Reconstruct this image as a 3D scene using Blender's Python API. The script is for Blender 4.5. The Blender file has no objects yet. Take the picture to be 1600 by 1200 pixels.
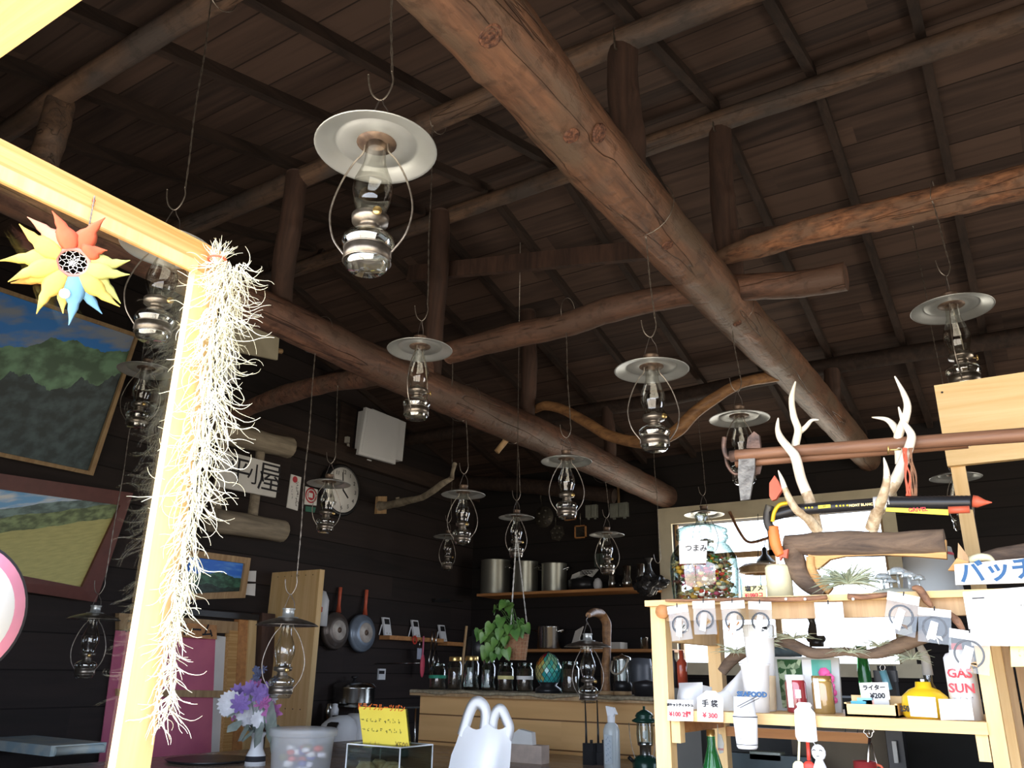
import bpy, bmesh, math, random
from mathutils import Vector, Matrix, noise
R = math.radians
PI = math.pi
random.seed(7)
SC = bpy.context.scene
COL = SC.collection

# ---------------------------------------------------------------- camera
H = 1.5                       # eye height
F = 1270.0                    # focal length in pixels of a 1600 px wide frame
yaw, pit, rol = R(-32.7), R(19.5), R(0.9)
FW = Vector((math.sin(yaw)*math.cos(pit), math.cos(yaw)*math.cos(pit), math.sin(pit)))
_rt = Vector((math.cos(yaw), -math.sin(yaw), 0)); _up = _rt.cross(FW)
RT = _rt*math.cos(rol) + _up*math.sin(rol)
UP = -_rt*math.sin(rol) + _up*math.cos(rol)
cam = bpy.data.objects.new('camera', bpy.data.cameras.new('camera')); COL.objects.link(cam)
cam.data.sensor_width = 36; cam.data.lens = 36*F/1600; cam.data.clip_start = 0.02
cam.matrix_world = Matrix(((RT.x, UP.x, -FW.x, 0), (RT.y, UP.y, -FW.y, 0), (RT.z, UP.z, -FW.z, H), (0, 0, 0, 1)))
SC.camera = cam
# ---------------------------------------------------------------- daylight
SC.view_settings.view_transform = 'Standard'; SC.view_settings.look = 'None'
SC.view_settings.gamma = 1; SC.view_settings.use_curve_mapping = False
SC.view_settings.exposure = 0.46
SC.cycles.max_bounces = 10; SC.cycles.transparent_max_bounces = 24; SC.cycles.use_denoising = True
SC.cycles.sample_clamp_indirect = 6
W = bpy.data.worlds.new('daylight'); SC.world = W; W.use_nodes = True
nt = W.node_tree; nt.nodes.clear()
wo = nt.nodes.new('ShaderNodeOutputWorld'); bg = nt.nodes.new('ShaderNodeBackground')
tc = nt.nodes.new('ShaderNodeTexCoord'); sx = nt.nodes.new('ShaderNodeSeparateXYZ'); cr = nt.nodes.new('ShaderNodeValToRGB')
nt.links.new(tc.outputs['Generated'], sx.inputs[0]); mr = nt.nodes.new('ShaderNodeMapRange')
mr.inputs[1].default_value = -1; mr.inputs[2].default_value = 1
nt.links.new(sx.outputs[2], mr.inputs[0]); nt.links.new(mr.outputs[0], cr.inputs[0])
e = cr.color_ramp.elements; e[0].position = 0.44; e[0].color = (.50, .44, .36, 1); e[1].position = 0.53; e[1].color = (.48, .55, .68, 1)
nt.links.new(cr.outputs[0], bg.inputs[0]); bg.inputs[1].default_value = 8.5
nt.links.new(bg.outputs[0], wo.inputs[0])
def portal(loc, rot, sx, sy):
    l = bpy.data.lights.new('opening_portal', 'AREA'); l.shape = 'RECTANGLE'; l.size = sx; l.size_y = sy
    o = bpy.data.objects.new('opening_portal', l); COL.objects.link(o); o.location = loc; o.rotation_euler = rot
    l.cycles.is_portal = True
portal((-.5, -.2, H-.2), (R(90), 0, 0), 6.0, 4.2)
portal((2.45, 5.3, H+.2), (0, R(90), 0), 1.5, 2.4)
portal((-1.9, 7.3, H+.75), (R(-90), 0, 0), 2.0, 1.25)

# ---------------------------------------------------------------- pixel -> world helpers
def ray(px, py): return FW + RT*((px-800)/F) - UP*((py-600)/F)
def A(px, py, x=None, y=None, z=None, d=None):
    q = ray(px, py)
    if x is not None: t = x/q.x
    elif y is not None: t = y/q.y
    elif z is not None: t = (z-H)/q.z
    else: t = d
    return Vector((q.x*t, q.y*t, q.z*t+H))
def depth(P): return (Vector(P)-Vector((0, 0, H))).dot(FW)
def px2m(n, P): return n*depth(P)/F

# ---------------------------------------------------------------- materials
def _new(name):
    m = bpy.data.materials.new(name); m.use_nodes = True; n = m.node_tree; n.nodes.clear()
    o = n.nodes.new('ShaderNodeOutputMaterial'); return m, n, o
def mat(name, c, rough=.6, metal=0, c2=None, ns=20, bump=0, spec=.5, trans=0, ior=1.45, coat=0):
    m, n, o = _new(name); b = n.nodes.new('ShaderNodeBsdfPrincipled'); n.links.new(b.outputs[0], o.inputs[0])
    b.inputs['Base Color'].default_value = (*c, 1); b.inputs['Roughness'].default_value = rough
    b.inputs['Metallic'].default_value = metal; b.inputs['Specular IOR Level'].default_value = spec
    b.inputs['Transmission Weight'].default_value = trans; b.inputs['IOR'].default_value = ior; b.inputs['Coat Weight'].default_value = coat
    tcn = n.nodes.new('ShaderNodeTexCoord'); no = n.nodes.new('ShaderNodeTexNoise'); no.inputs['Scale'].default_value = ns
    no.inputs['Detail'].default_value = 5; n.links.new(tcn.outputs['Object'], no.inputs['Vector'])
    if c2 is None: c2 = tuple(v*.85 for v in c)
    mx = n.nodes.new('ShaderNodeMix'); mx.data_type = 'RGBA'; mx.inputs[6].default_value = (*c, 1); mx.inputs[7].default_value = (*c2, 1)
    rr = n.nodes.new('ShaderNodeMapRange'); rr.inputs[1].default_value = .38; rr.inputs[2].default_value = .62
    n.links.new(no.outputs[0], rr.inputs[0]); n.links.new(rr.outputs[0], mx.inputs[0]); n.links.new(mx.outputs[2], b.inputs['Base Color'])
    if bump:
        bp = n.nodes.new('ShaderNodeBump'); bp.inputs['Strength'].default_value = bump; bp.inputs['Distance'].default_value = .01
        n.links.new(no.outputs[0], bp.inputs['Height']); n.links.new(bp.outputs[0], b.inputs['Normal'])
    return m
def wood(name, c1, c2, axis=0, sc=18, stretch=.08, rough=.6, bump=.4, patch=None, pat_s=3, spec=.35, crack=0):
    m, n, o = _new(name); b = n.nodes.new('ShaderNodeBsdfPrincipled'); n.links.new(b.outputs[0], o.inputs[0])
    b.inputs['Roughness'].default_value = rough; b.inputs['Specular IOR Level'].default_value = spec
    t = n.nodes.new('ShaderNodeTexCoord'); mp = n.nodes.new('ShaderNodeMapping'); s = [1, 1, 1]; s[axis] = stretch
    mp.inputs['Scale'].default_value = s; n.links.new(t.outputs['Object'], mp.inputs[0])
    no = n.nodes.new('ShaderNodeTexNoise'); no.inputs['Scale'].default_value = sc; no.inputs['Detail'].default_value = 8; no.inputs['Roughness'].default_value = .65
    no.inputs['Distortion'].default_value = .6
    n.links.new(mp.outputs[0], no.inputs['Vector'])
    rp = n.nodes.new('ShaderNodeValToRGB'); rp.color_ramp.elements[0].position = .35; rp.color_ramp.elements[1].position = .65
    rp.color_ramp.elements[0].color = (*c2, 1); rp.color_ramp.elements[1].color = (*c1, 1); n.links.new(no.outputs[0], rp.inputs[0])
    outc = rp.outputs[0]
    if patch:
        n2 = n.nodes.new('ShaderNodeTexNoise'); n2.inputs['Scale'].default_value = pat_s; n2.inputs['Detail'].default_value = 6
        mp2 = n.nodes.new('ShaderNodeMapping'); s2 = [1, 1, 1]; s2[axis] = .4; mp2.inputs['Scale'].default_value = s2
        n.links.new(t.outputs['Object'], mp2.inputs[0]); n.links.new(mp2.outputs[0], n2.inputs['Vector'])
        rr = n.nodes.new('ShaderNodeMapRange'); rr.inputs[1].default_value = .45; rr.inputs[2].default_value = .6
        n.links.new(n2.outputs[0], rr.inputs[0]); mx = n.nodes.new('ShaderNodeMix'); mx.data_type = 'RGBA'; mx.inputs[7].default_value = (*patch, 1)
        n.links.new(rr.outputs[0], mx.inputs[0]); n.links.new(outc, mx.inputs[6]); outc = mx.outputs[2]
    hgt = no.outputs[0]
    if crack:   # long drying cracks along the grain and flecks of old bark
        mp3 = n.nodes.new('ShaderNodeMapping'); s3 = [9, 9, 9]; s3[axis] = .55; mp3.inputs['Scale'].default_value = s3; n.links.new(t.outputs['Object'], mp3.inputs[0])
        n3 = n.nodes.new('ShaderNodeTexNoise'); n3.inputs['Scale'].default_value = 1.0; n3.inputs['Detail'].default_value = 3; n.links.new(mp3.outputs[0], n3.inputs['Vector'])
        a1 = n.nodes.new('ShaderNodeMath'); a1.operation = 'SUBTRACT'; a1.inputs[1].default_value = .5; n.links.new(n3.outputs[0], a1.inputs[0])
        a2 = n.nodes.new('ShaderNodeMath'); a2.operation = 'ABSOLUTE'; n.links.new(a1.outputs[0], a2.inputs[0])
        a3 = n.nodes.new('ShaderNodeMapRange'); a3.inputs[1].default_value = .0; a3.inputs[2].default_value = .008; n.links.new(a2.outputs[0], a3.inputs[0])
        n4 = n.nodes.new('ShaderNodeTexNoise'); n4.inputs['Scale'].default_value = 22; n4.inputs['Detail'].default_value = 7; n.links.new(t.outputs['Object'], n4.inputs['Vector'])
        a4 = n.nodes.new('ShaderNodeMapRange'); a4.inputs[1].default_value = .52; a4.inputs[2].default_value = .66; a4.inputs[3].default_value = 1; a4.inputs[4].default_value = .72; n.links.new(n4.outputs[0], a4.inputs[0])
        a5 = n.nodes.new('ShaderNodeMath'); a5.operation = 'MULTIPLY'; n.links.new(a4.outputs[0], a5.inputs[1])
        a6 = n.nodes.new('ShaderNodeMapRange'); a6.inputs[3].default_value = .45; a6.inputs[4].default_value = 1; n.links.new(a3.outputs[0], a6.inputs[0]); n.links.new(a6.outputs[0], a5.inputs[0])
        mc = n.nodes.new('ShaderNodeMix'); mc.data_type = 'RGBA'; mc.blend_type = 'MULTIPLY'; mc.inputs[0].default_value = 1; n.links.new(outc, mc.inputs[6]); n.links.new(a5.outputs[0], mc.inputs[7]); outc = mc.outputs[2]
        a7 = n.nodes.new('ShaderNodeMath'); a7.operation = 'ADD'; n.links.new(no.outputs[0], a7.inputs[0]); n.links.new(a5.outputs[0], a7.inputs[1]); hgt = a7.outputs[0]
    n.links.new(outc, b.inputs['Base Color'])
    bp = n.nodes.new('ShaderNodeBump'); bp.inputs['Strength'].default_value = bump; bp.inputs['Distance'].default_value = .006
    n.links.new(hgt, bp.inputs['Height']); n.links.new(bp.outputs[0], b.inputs['Normal'])
    return m
def planks(name, c1, c2, seam_axis, width, grain_axis, length=2.2, c3=None, rough=.75, off=0):
    """boards: seams every `width` along seam_axis, each board its own shade, grain along grain_axis"""
    m, n, o = _new(name); b = n.nodes.new('ShaderNodeBsdfPrincipled'); n.links.new(b.outputs[0], o.inputs[0])
    b.inputs['Roughness'].default_value = rough; b.inputs['Specular IOR Level'].default_value = .25
    t = n.nodes.new('ShaderNodeTexCoord'); sp = n.nodes.new('ShaderNodeSeparateXYZ'); n.links.new(t.outputs['Object'], sp.inputs[0])
    def M(op, a, bb=None, c=None):
        q = n.nodes.new('ShaderNodeMath'); q.operation = op
        for i, v in enumerate((a, bb, c)):
            if v is None: continue
            if isinstance(v, (int, float)): q.inputs[i].default_value = v
            else: n.links.new(v, q.inputs[i])
        return q.outputs[0]
    u = M('ADD', M('DIVIDE', sp.outputs[seam_axis], width), off); fl = M('FLOOR', u); fr = M('SUBTRACT', u, fl)
    w1 = n.nodes.new('ShaderNodeTexWhiteNoise'); w1.noise_dimensions = '1D'; n.links.new(fl, w1.inputs['W'])
    v = M('ADD', M('DIVIDE', sp.outputs[grain_axis], length), M('MULTIPLY', w1.outputs[0], 7.3)); fv = M('FLOOR', v)
    w2 = n.nodes.new('ShaderNodeTexWhiteNoise'); w2.noise_dimensions = '2D'; cb = n.nodes.new('ShaderNodeCombineXYZ')
    n.links.new(fl, cb.inputs[0]); n.links.new(fv, cb.inputs[1]); n.links.new(cb.outputs[0], w2.inputs['Vector'])
    mp = n.nodes.new('ShaderNodeMapping'); s = [1, 1, 1]; s[grain_axis] = .07; mp.inputs['Scale'].default_value = s; n.links.new(t.outputs['Object'], mp.inputs[0])
    add = n.nodes.new('ShaderNodeVectorMath'); add.operation = 'ADD'; n.links.new(mp.outputs[0], add.inputs[0]); n.links.new(w2.outputs['Color'], add.inputs[1])
    no = n.nodes.new('ShaderNodeTexNoise'); no.inputs['Scale'].default_value = 16; no.inputs['Detail'].default_value = 8; no.inputs['Distortion'].default_value = .8
    n.links.new(add.outputs[0], no.inputs['Vector'])
    f = M('ADD', M('MULTIPLY', w2.outputs[0], .75), M('MULTIPLY', M('SUBTRACT', no.outputs[0], .5), 1.6)); f = M('MINIMUM', M('MAXIMUM', f, 0), 1)
    mx = n.nodes.new('ShaderNodeMix'); mx.data_type = 'RGBA'; mx.inputs[6].default_value = (*c1, 1); mx.inputs[7].default_value = (*c2, 1); n.links.new(f, mx.inputs[0])
    outc = mx.outputs[2]
    seam = M('LESS_THAN', M('MINIMUM', fr, M('SUBTRACT', 1, fr)), .004/width)
    ms = n.nodes.new('ShaderNodeMix'); ms.data_type = 'RGBA'; ms.inputs[7].default_value = (*(c3 or tuple(x*.25 for x in c1)), 1)
    n.links.new(seam, ms.inputs[0]); n.links.new(outc, ms.inputs[6]); n.links.new(ms.outputs[2], b.inputs['Base Color'])
    bp = n.nodes.new('ShaderNodeBump'); bp.inputs['Strength'].default_value = .5; bp.inputs['Distance'].default_value = .004
    hh = M('SUBTRACT', no.outputs[0], M('MULTIPLY', seam, 2)); n.links.new(hh, bp.inputs['Height']); n.links.new(bp.outputs[0], b.inputs['Normal'])
    return m
def thin(name, tint=(1, 1, 1), refl=.12, edge=.75, rough=.02, etint=None):
    """clear thin-walled glass or film"""
    m, n, o = _new(name); tr = n.nodes.new('ShaderNodeBsdfTransparent'); tr.inputs[0].default_value = (*tint, 1)
    g = n.nodes.new('ShaderNodeBsdfGlossy'); g.inputs['Roughness'].default_value = rough; lw = n.nodes.new('ShaderNodeLayerWeight'); lw.inputs[0].default_value = .25
    if etint:
        mt = n.nodes.new('ShaderNodeMix'); mt.data_type = 'RGBA'; mt.inputs[6].default_value = (*tint, 1); mt.inputs[7].default_value = (*etint, 1); lw2 = n.nodes.new('ShaderNodeLayerWeight'); lw2.inputs[0].default_value = .55
        n.links.new(lw2.outputs['Facing'], mt.inputs[0]); n.links.new(mt.outputs[2], tr.inputs[0])
    mr = n.nodes.new('ShaderNodeMapRange'); mr.inputs[3].default_value = refl; mr.inputs[4].default_value = edge
    n.links.new(lw.outputs['Facing'], mr.inputs[0]); mx = n.nodes.new('ShaderNodeMixShader'); n.links.new(mr.outputs[0], mx.inputs[0])
    n.links.new(tr.outputs[0], mx.inputs[1]); n.links.new(g.outputs[0], mx.inputs[2]); n.links.new(mx.outputs[0], o.inputs[0]); return m
def film(name, c, alpha, rough=.35):
    m, n, o = _new(name); tr = n.nodes.new('ShaderNodeBsdfTransparent'); b = n.nodes.new('ShaderNodeBsdfPrincipled')
    b.inputs['Base Color'].default_value = (*c, 1); b.inputs['Roughness'].default_value = rough
    mx = n.nodes.new('ShaderNodeMixShader'); mx.inputs[0].default_value = alpha
    n.links.new(tr.outputs[0], mx.inputs[1]); n.links.new(b.outputs[0], mx.inputs[2]); n.links.new(mx.outputs[0], o.inputs[0]); return m

M = {}
M['ceil'] = planks('ceiling_boards', (.105, .066, .050), (.032, .022, .019), 1, .19, 0, 1.5, rough=.8)
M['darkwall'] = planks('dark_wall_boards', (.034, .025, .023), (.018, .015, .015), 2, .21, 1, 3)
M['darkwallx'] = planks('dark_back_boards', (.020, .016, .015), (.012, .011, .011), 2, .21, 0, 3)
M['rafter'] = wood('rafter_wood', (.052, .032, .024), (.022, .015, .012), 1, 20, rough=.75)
M['log'] = wood('log_wood', (.27, .135, .078), (.11, .058, .038), 1, 26, .12, .5, 1, (.16, .105, .07), 6, .5, crack=1)
M['log2'] = wood('log_wood_dark', (.21, .105, .068), (.07, .038, .03), 1, 24, .12, .55, 1, (.12, .075, .055), 6, crack=1)
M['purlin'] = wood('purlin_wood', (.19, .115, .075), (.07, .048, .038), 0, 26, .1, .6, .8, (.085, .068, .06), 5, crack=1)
M['xlog'] = wood('cross_log_wood', (.22, .11, .07), (.06, .036, .028), 0, 24, .12, .6, .9, (.12, .07, .05), 5, crack=1)
M['bark'] = wood('bark_log', (.44, .20, .10), (.07, .04, .03), 0, 34, .25, .85, 1, (.22, .13, .085), 16, crack=1)
M['post'] = wood('strut_wood', (.10, .055, .04), (.04, .025, .02), 2, 14, .15, .7, .6)
M['branch'] = wood('branch_wood', (.36, .19, .08), (.16, .08, .04), 0, 30, .3, .5, .6)
M['grey_wood'] = wood('weathered_wood', (.42, .36, .27), (.2, .17, .13), 1, 16, .1, .85, .8)
M['pine'] = wood('pine_wood', (.78, .56, .28), (.66, .43, .18), 2, 26, .05, .55, .15)
M['pinex'] = wood('pine_wood_x', (.78, .56, .28), (.66, .43, .18), 0, 26, .05, .55, .15)
M['piney'] = wood('pine_wood_y', (.74, .47, .20), (.50, .25, .07), 1, 95, .012, .5, .2)
M['counter'] = planks('counter_boards', (.80, .50, .22), (.66, .38, .15), 2, .155, 0, 1.1, c3=(.2, .1, .04), rough=.45)
M['tan'] = wood('tan_wood', (.55, .38, .2), (.36, .22, .11), 2, 26, .06, .6, .2)
M['orange_wood'] = wood('orange_wood', (.62, .30, .11), (.42, .19, .07), 0, 22, .08, .55, .3)
M['old_handle'] = wood('old_handle_wood', (.30, .15, .085), (.13, .065, .04), 0, 30, .06, .45, .3)
M['drift'] = wood('driftwood', (.22, .15, .10), (.07, .05, .04), 0, 26, .25, .85, 1)
M['drift_y'] = wood('driftwood_pale', (.70, .42, .17), (.50, .27, .10), 0, 26, .25, .8, .8)
M['twig'] = wood('twig_bark', (.34, .17, .09), (.15, .075, .045), 0, 50, .3, .6, .8)
M['alu'] = mat('aluminium', (.66, .69, .68), .42, .75, (.60, .63, .62), 12)
M['tin'] = mat('tin_metal', (.34, .31, .27), .35, .9, (.2, .17, .14), 40)
M['oldiron'] = mat('old_iron', (.10, .07, .06), .5, .5, (.2, .12, .09), 40, .4)
M['rust'] = mat('brown_metal', (.11, .075, .06), .5, .5, (.20, .14, .10), 50)
M['wire'] = mat('steel_wire', (.42, .38, .33), .35, .85, (.25, .22, .19), 60)
M['wire2'] = mat('dark_wire', (.16, .14, .13), .45, .8)
M['brass'] = mat('brass', (.75, .52, .20), .3, .9)
M['glass'] = thin('chimney_glass', (.97, .97, .93), .09, .6, .02, (.75, .75, .7))
M['fountglass'] = thin('fount_glass', (.93, .95, .90), .26, .85, .04)
M['pane'] = thin('window_glass', (.93, .94, .94), .03, .16)
M['jar'] = thin('jar_glass', (.88, .93, .9), .10, .6, .02, (.22, .30, .26))
M['film'] = thin('clear_film', (.93, .94, .93), .05, .4, .06)
M['solidglass'] = mat('fount_glass', (.95, .97, .93), .02, 0, (.95, .97, .93), 1, trans=1, ior=1.4)
M['steel'] = mat('steel', (.62, .63, .60), .22, 1, (.5, .5, .48), 3)
M['potsteel'] = mat('brushed_pot', (.50, .51, .44), .38, .85, (.42, .43, .37), 4)
M['iron'] = mat('cast_iron', (.05, .045, .04), .5, .4, (.09, .08, .06), 30, .3)
M['black'] = mat('black_plastic', (.018, .018, .02), .35)
M['bag_black'] = mat('black_bag', (.02, .02, .022), .25, 0, (.05, .05, .05), 12, .6)
M['white'] = mat('white_plastic', (.80, .82, .84), .4, 0, (.76, .78, .8), 3)
M['paper'] = mat('white_paper', (.86, .86, .84), .8, 0, (.82, .82, .79), 8)
M['grey_plastic'] = mat('cream_plastic', (.60, .58, .52), .45, 0, (.55, .53, .48), 4)
M['yellow'] = mat('yellow_paper', (.93, .75, .10), .7, 0, (.9, .7, .08), 5)
M['yellow2'] = mat('yellow_note', (.88, .80, .35), .8)
M['yellow_can'] = mat('yellow_paint', (.85, .58, .02), .35, .2, (.75, .46, .02), 12)
M['red'] = mat('red_paint', (.60, .05, .03), .4)
M['orange'] = mat('orange_rubber', (.80, .22, .05), .5)
M['redor'] = mat('red_rubber', (.62, .12, .06), .5)
M['pink'] = mat('pink_curtain', (.72, .20, .30), .8, 0, (.62, .15, .26), 4)
M['blue'] = mat('blue_plastic', (.12, .32, .55), .5)
M['ink'] = mat('black_ink', (.02, .02, .025), .7)
M['inkr'] = mat('red_ink', (.62, .06, .08), .7)
M['inkb'] = mat('blue_ink', (.03, .11, .26), .7)
M['inko'] = mat('orange_ink', (.80, .16, .02), .7)
M['green'] = mat('leaf_green', (.07, .19, .04), .4, 0, (.15, .30, .07), 12)
M['grass'] = mat('air_plant', (.35, .40, .28), .6, 0, (.5, .54, .4), 20)
M['greyleaf'] = mat('dusty_leaf', (.22, .28, .24), .55, 0, (.35, .40, .36), 15)
M['moss'] = mat('dried_moss', (.85, .82, .66), .7, 0, (.72, .70, .50), 20)
M['bone'] = mat('antler_bone', (.42, .30, .18), .55, 0, (.68, .56, .38), 60, .6)
M['bonetip'] = mat('antler_tip', (.88, .84, .74), .45, 0, (.8, .72, .56), 16, .2)
M['greenglass'] = mat('green_bottle', (.04, .30, .08), .06, 0, (.04, .30, .08), 1, trans=.7)
M['amber'] = mat('amber_bottle', (.35, .06, .03), .08, 0, (.25, .04, .02), 2, trans=.3)
M['coffee'] = mat('dark_contents', (.06, .035, .025), .6, 0, (.1, .06, .04), 60, .5)
M['cloth'] = mat('white_cloth', (.78, .78, .75), .9, 0, (.7, .7, .67), 10, .3)
M['plasticbag'] = film('white_bag_plastic', (.93, .95, .97), .88, .3)
M['frost'] = film('frosted_plastic', (.60, .62, .64), .38, .3)
M['wicker'] = mat('wicker', (.28, .12, .06), .6, 0, (.40, .20, .10), 80, .6)
M['greenlant'] = mat('green_enamel', (.012, .05, .035), .25, .2, (.01, .04, .03), 5)
M['creampaint'] = mat('cream_paint', (.72, .66, .48), .7, 0, (.62, .56, .40), 5)
M['greycan'] = mat('pale_grey_plastic', (.55, .56, .54), .5, 0, (.5, .52, .5), 3)
M['wax'] = mat('wax', (.86, .80, .52), .5)

# ---------------------------------------------------------------- mesh helpers
class MB:
    def __init__(s): s.v = []; s.f = []; s.sm = []; s.mi = []; s.cur = 0
    def add(s, vs, fs, smooth=False):
        o = len(s.v); s.v += [Vector(q) for q in vs]; s.f += [[i+o for i in f] for f in fs]; s.sm += [smooth]*len(fs); s.mi += [s.cur]*len(fs); return s
    def box(s, lo, hi):
        x0, y0, z0 = [min(a, b) for a, b in zip(lo, hi)]; x1, y1, z1 = [max(a, b) for a, b in zip(lo, hi)]
        return s.add([(x0,y0,z0),(x1,y0,z0),(x1,y1,z0),(x0,y1,z0),(x0,y0,z1),(x1,y0,z1),(x1,y1,z1),(x0,y1,z1)],
                     [(0,3,2,1),(4,5,6,7),(0,1,5,4),(1,2,6,5),(2,3,7,6),(3,0,4,7)])
    def prism(s, poly, ext, smooth=False):
        """poly: planar list of points, ext: extrusion vector"""
        ext = Vector(ext); a = [Vector(p) for p in poly]; k = len(a); nrm = Vector((0, 0, 0))
        for i in range(k): nrm += a[i].cross(a[(i+1) % k])
        if nrm.dot(ext) > 0: a = a[::-1]
        vs = a + [p+ext for p in a]
        return s.add(vs, [list(range(k)), list(range(2*k-1, k-1, -1))] + [(i, i+k, (i+1) % k+k, (i+1) % k)[::-1] for i in range(k)], smooth)
    def beam(s, p0, p1, w, h, up=(0, 0, 1)):
        p0 = Vector(p0); p1 = Vector(p1); t = (p1-p0).normalized(); a = t.cross(Vector(up)).normalized(); b = a.cross(t)
        q = [p0+a*w/2+b*h/2, p0-a*w/2+b*h/2, p0-a*w/2-b*h/2, p0+a*w/2-b*h/2]
        return s.prism(q, p1-p0)
    def tube(s, pts, rad, sides=8, closed=False, rough=0, seed=0, knots=(), smooth=True, caps=True):
        pts = [Vector(p) for p in pts]; n = len(pts)
        rad = [rad]*n if isinstance(rad, (int, float)) else list(rad)
        if len(rad) != n: rad = [rad[0]+(rad[-1]-rad[0])*i/(n-1) for i in range(n)]
        T = []
        for i in range(n):
            if closed: T.append((pts[(i+1) % n]-pts[i-1]).normalized())
            else: T.append((pts[min(i+1, n-1)]-pts[max(i-1, 0)]).normalized())
        ref = Vector((0, 0, 1)) if abs(T[0].z) < .9 else Vector((1, 0, 0)); u = T[0].cross(ref).normalized(); vs = []
        for i in range(n):
            u = (u-T[i]*u.dot(T[i]))
            u = u.normalized() if u.length > 1e-6 else T[i].orthogonal().normalized()
            w = T[i].cross(u)
            for k in range(sides):
                a = 2*PI*k/sides; r = rad[i]; dr = math.cos(a)*u+math.sin(a)*w
                if rough:
                    q = pts[i]+dr*r; r *= 1+rough*(noise.noise(q*6+Vector((seed, 0, 0)))+.5*noise.noise(q*19+Vector((seed, 3, 0))))
                for kp, ks, kh in knots:
                    dd = (pts[i]+dr*r-kp).length
                    if dd < ks*3: r += kh*math.exp(-(dd/ks)**2)
                vs.append(pts[i]+dr*r)
        fs = []
        for i in range(n if closed else n-1):
            j = (i+1) % n
            for k in range(sides):
                l = (k+1) % sides; fs.append((i*sides+k, j*sides+k, j*sides+l, i*sides+l)[::-1])
        s.add(vs, fs, smooth)
        if caps and not closed:
            o = len(s.v)-len(vs); s.f.append([o+k for k in range(sides)]); s.sm.append(False); s.mi.append(s.cur)
            s.f.append([o+(n-1)*sides+k for k in range(sides)][::-1]); s.sm.append(False); s.mi.append(s.cur)
        return s
    def lathe(s, prof, c=(0, 0, 0), seg=24, ax=None, smooth=True):
        """prof: (radius, height) list; revolves about z (or axis ax) through c"""
        c = Vector(c); ax = Vector(ax or (0, 0, 1)).normalized(); u = ax.orthogonal().normalized(); w = ax.cross(u); vs = []; n = len(prof)
        for r, z in prof:
            for k in range(seg):
                a = 2*PI*k/seg; vs.append(c+ax*z+(u*math.cos(a)+w*math.sin(a))*max(r, 1e-5))
        fs = [(i*seg+k, i*seg+(k+1) % seg, (i+1)*seg+(k+1) % seg, (i+1)*seg+k) for i in range(n-1) for k in range(seg)]
        return s.add(vs, fs, smooth)
    def ball(s, c, r, seg=10, sq=(1, 1, 1)):
        c = Vector(c); vs = [c+Vector((0, 0, r*sq[2]))]; rings = seg//2
        for i in range(1, rings):
            t = PI*i/rings
            for k in range(seg): vs.append(c+Vector((math.sin(t)*math.cos(2*PI*k/seg)*r*sq[0], math.sin(t)*math.sin(2*PI*k/seg)*r*sq[1], math.cos(t)*r*sq[2])))
        vs.append(c-Vector((0, 0, r*sq[2]))); fs = [(0, 1+k, 1+(k+1) % seg) for k in range(seg)]
        for i in range(rings-2): fs += [(1+i*seg+k, 1+(i+1)*seg+k, 1+(i+1)*seg+(k+1) % seg, 1+i*seg+(k+1) % seg) for k in range(seg)]
        b = 1+(rings-2)*seg; fs += [(b+k, len(vs)-1, b+(k+1) % seg) for k in range(seg)]
        return s.add(vs, fs, True)
    def strokes(s, o, r, u, lines, w, dep=.0008):
        """hand-drawn strokes: polylines in the plane (r,u) at origin o, width w"""
        nn = Vector(r).cross(Vector(u)).normalized()
        for ln in lines:
            s.tube([o+Vector(r)*a+Vector(u)*b+nn*dep for a, b in ln], w/2, 5)
        return s
def obj(name, mb, m, parent=None, origin=None):
    me = bpy.data.meshes.new(name); org = Vector(origin) if origin is not None else (Vector(parent['_o']) if parent is not None and '_o' in parent else Vector((0, 0, 0)))
    me.from_pydata([tuple(v-org) for v in mb.v], [], mb.f); me.polygons.foreach_set('use_smooth', mb.sm)
    for q in (m if isinstance(m, (list, tuple)) else [m]): me.materials.append(M[q] if isinstance(q, str) else q)
    if any(mb.mi): me.polygons.foreach_set('material_index', mb.mi)
    me.update(); o = bpy.data.objects.new(name, me); COL.objects.link(o)
    if parent is not None: o.parent = parent
    elif origin is not None: o.location = org
    return o
def thing(name, label, cat, loc, group=None):
    """an Empty at the base of a thing; its parts are given in world coordinates"""
    o = bpy.data.objects.new(name, None); COL.objects.link(o); o.location = loc; o.empty_display_size = .05
    o['label'] = label; o['category'] = cat; o['_o'] = tuple(loc)
    if group: o['group'] = group
    return o
def sub(name, mb, m, part, th):
    o = obj(name, mb, m, None, th['_o']); o.location = (0, 0, 0); o.parent = part; return o
def solo(name, mb, m, label, cat, loc=None, group=None, kind=None):
    if loc is None:
        n = len(mb.v); loc = sum(mb.v, Vector())/n; loc.z = min(v.z for v in mb.v)
    o = obj(name, mb, m, None, loc); o['label'] = label; o['category'] = cat
    o['_o'] = tuple(loc)
    if group: o['group'] = group
    if kind: o['kind'] = kind
    return o
def struct(name, mb, m, label=None, cat=None):
    o = obj(name, mb, m, None, (0, 0, 0)); o['kind'] = 'structure'
    if label: o['label'] = label; o['category'] = cat
    return o
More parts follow.
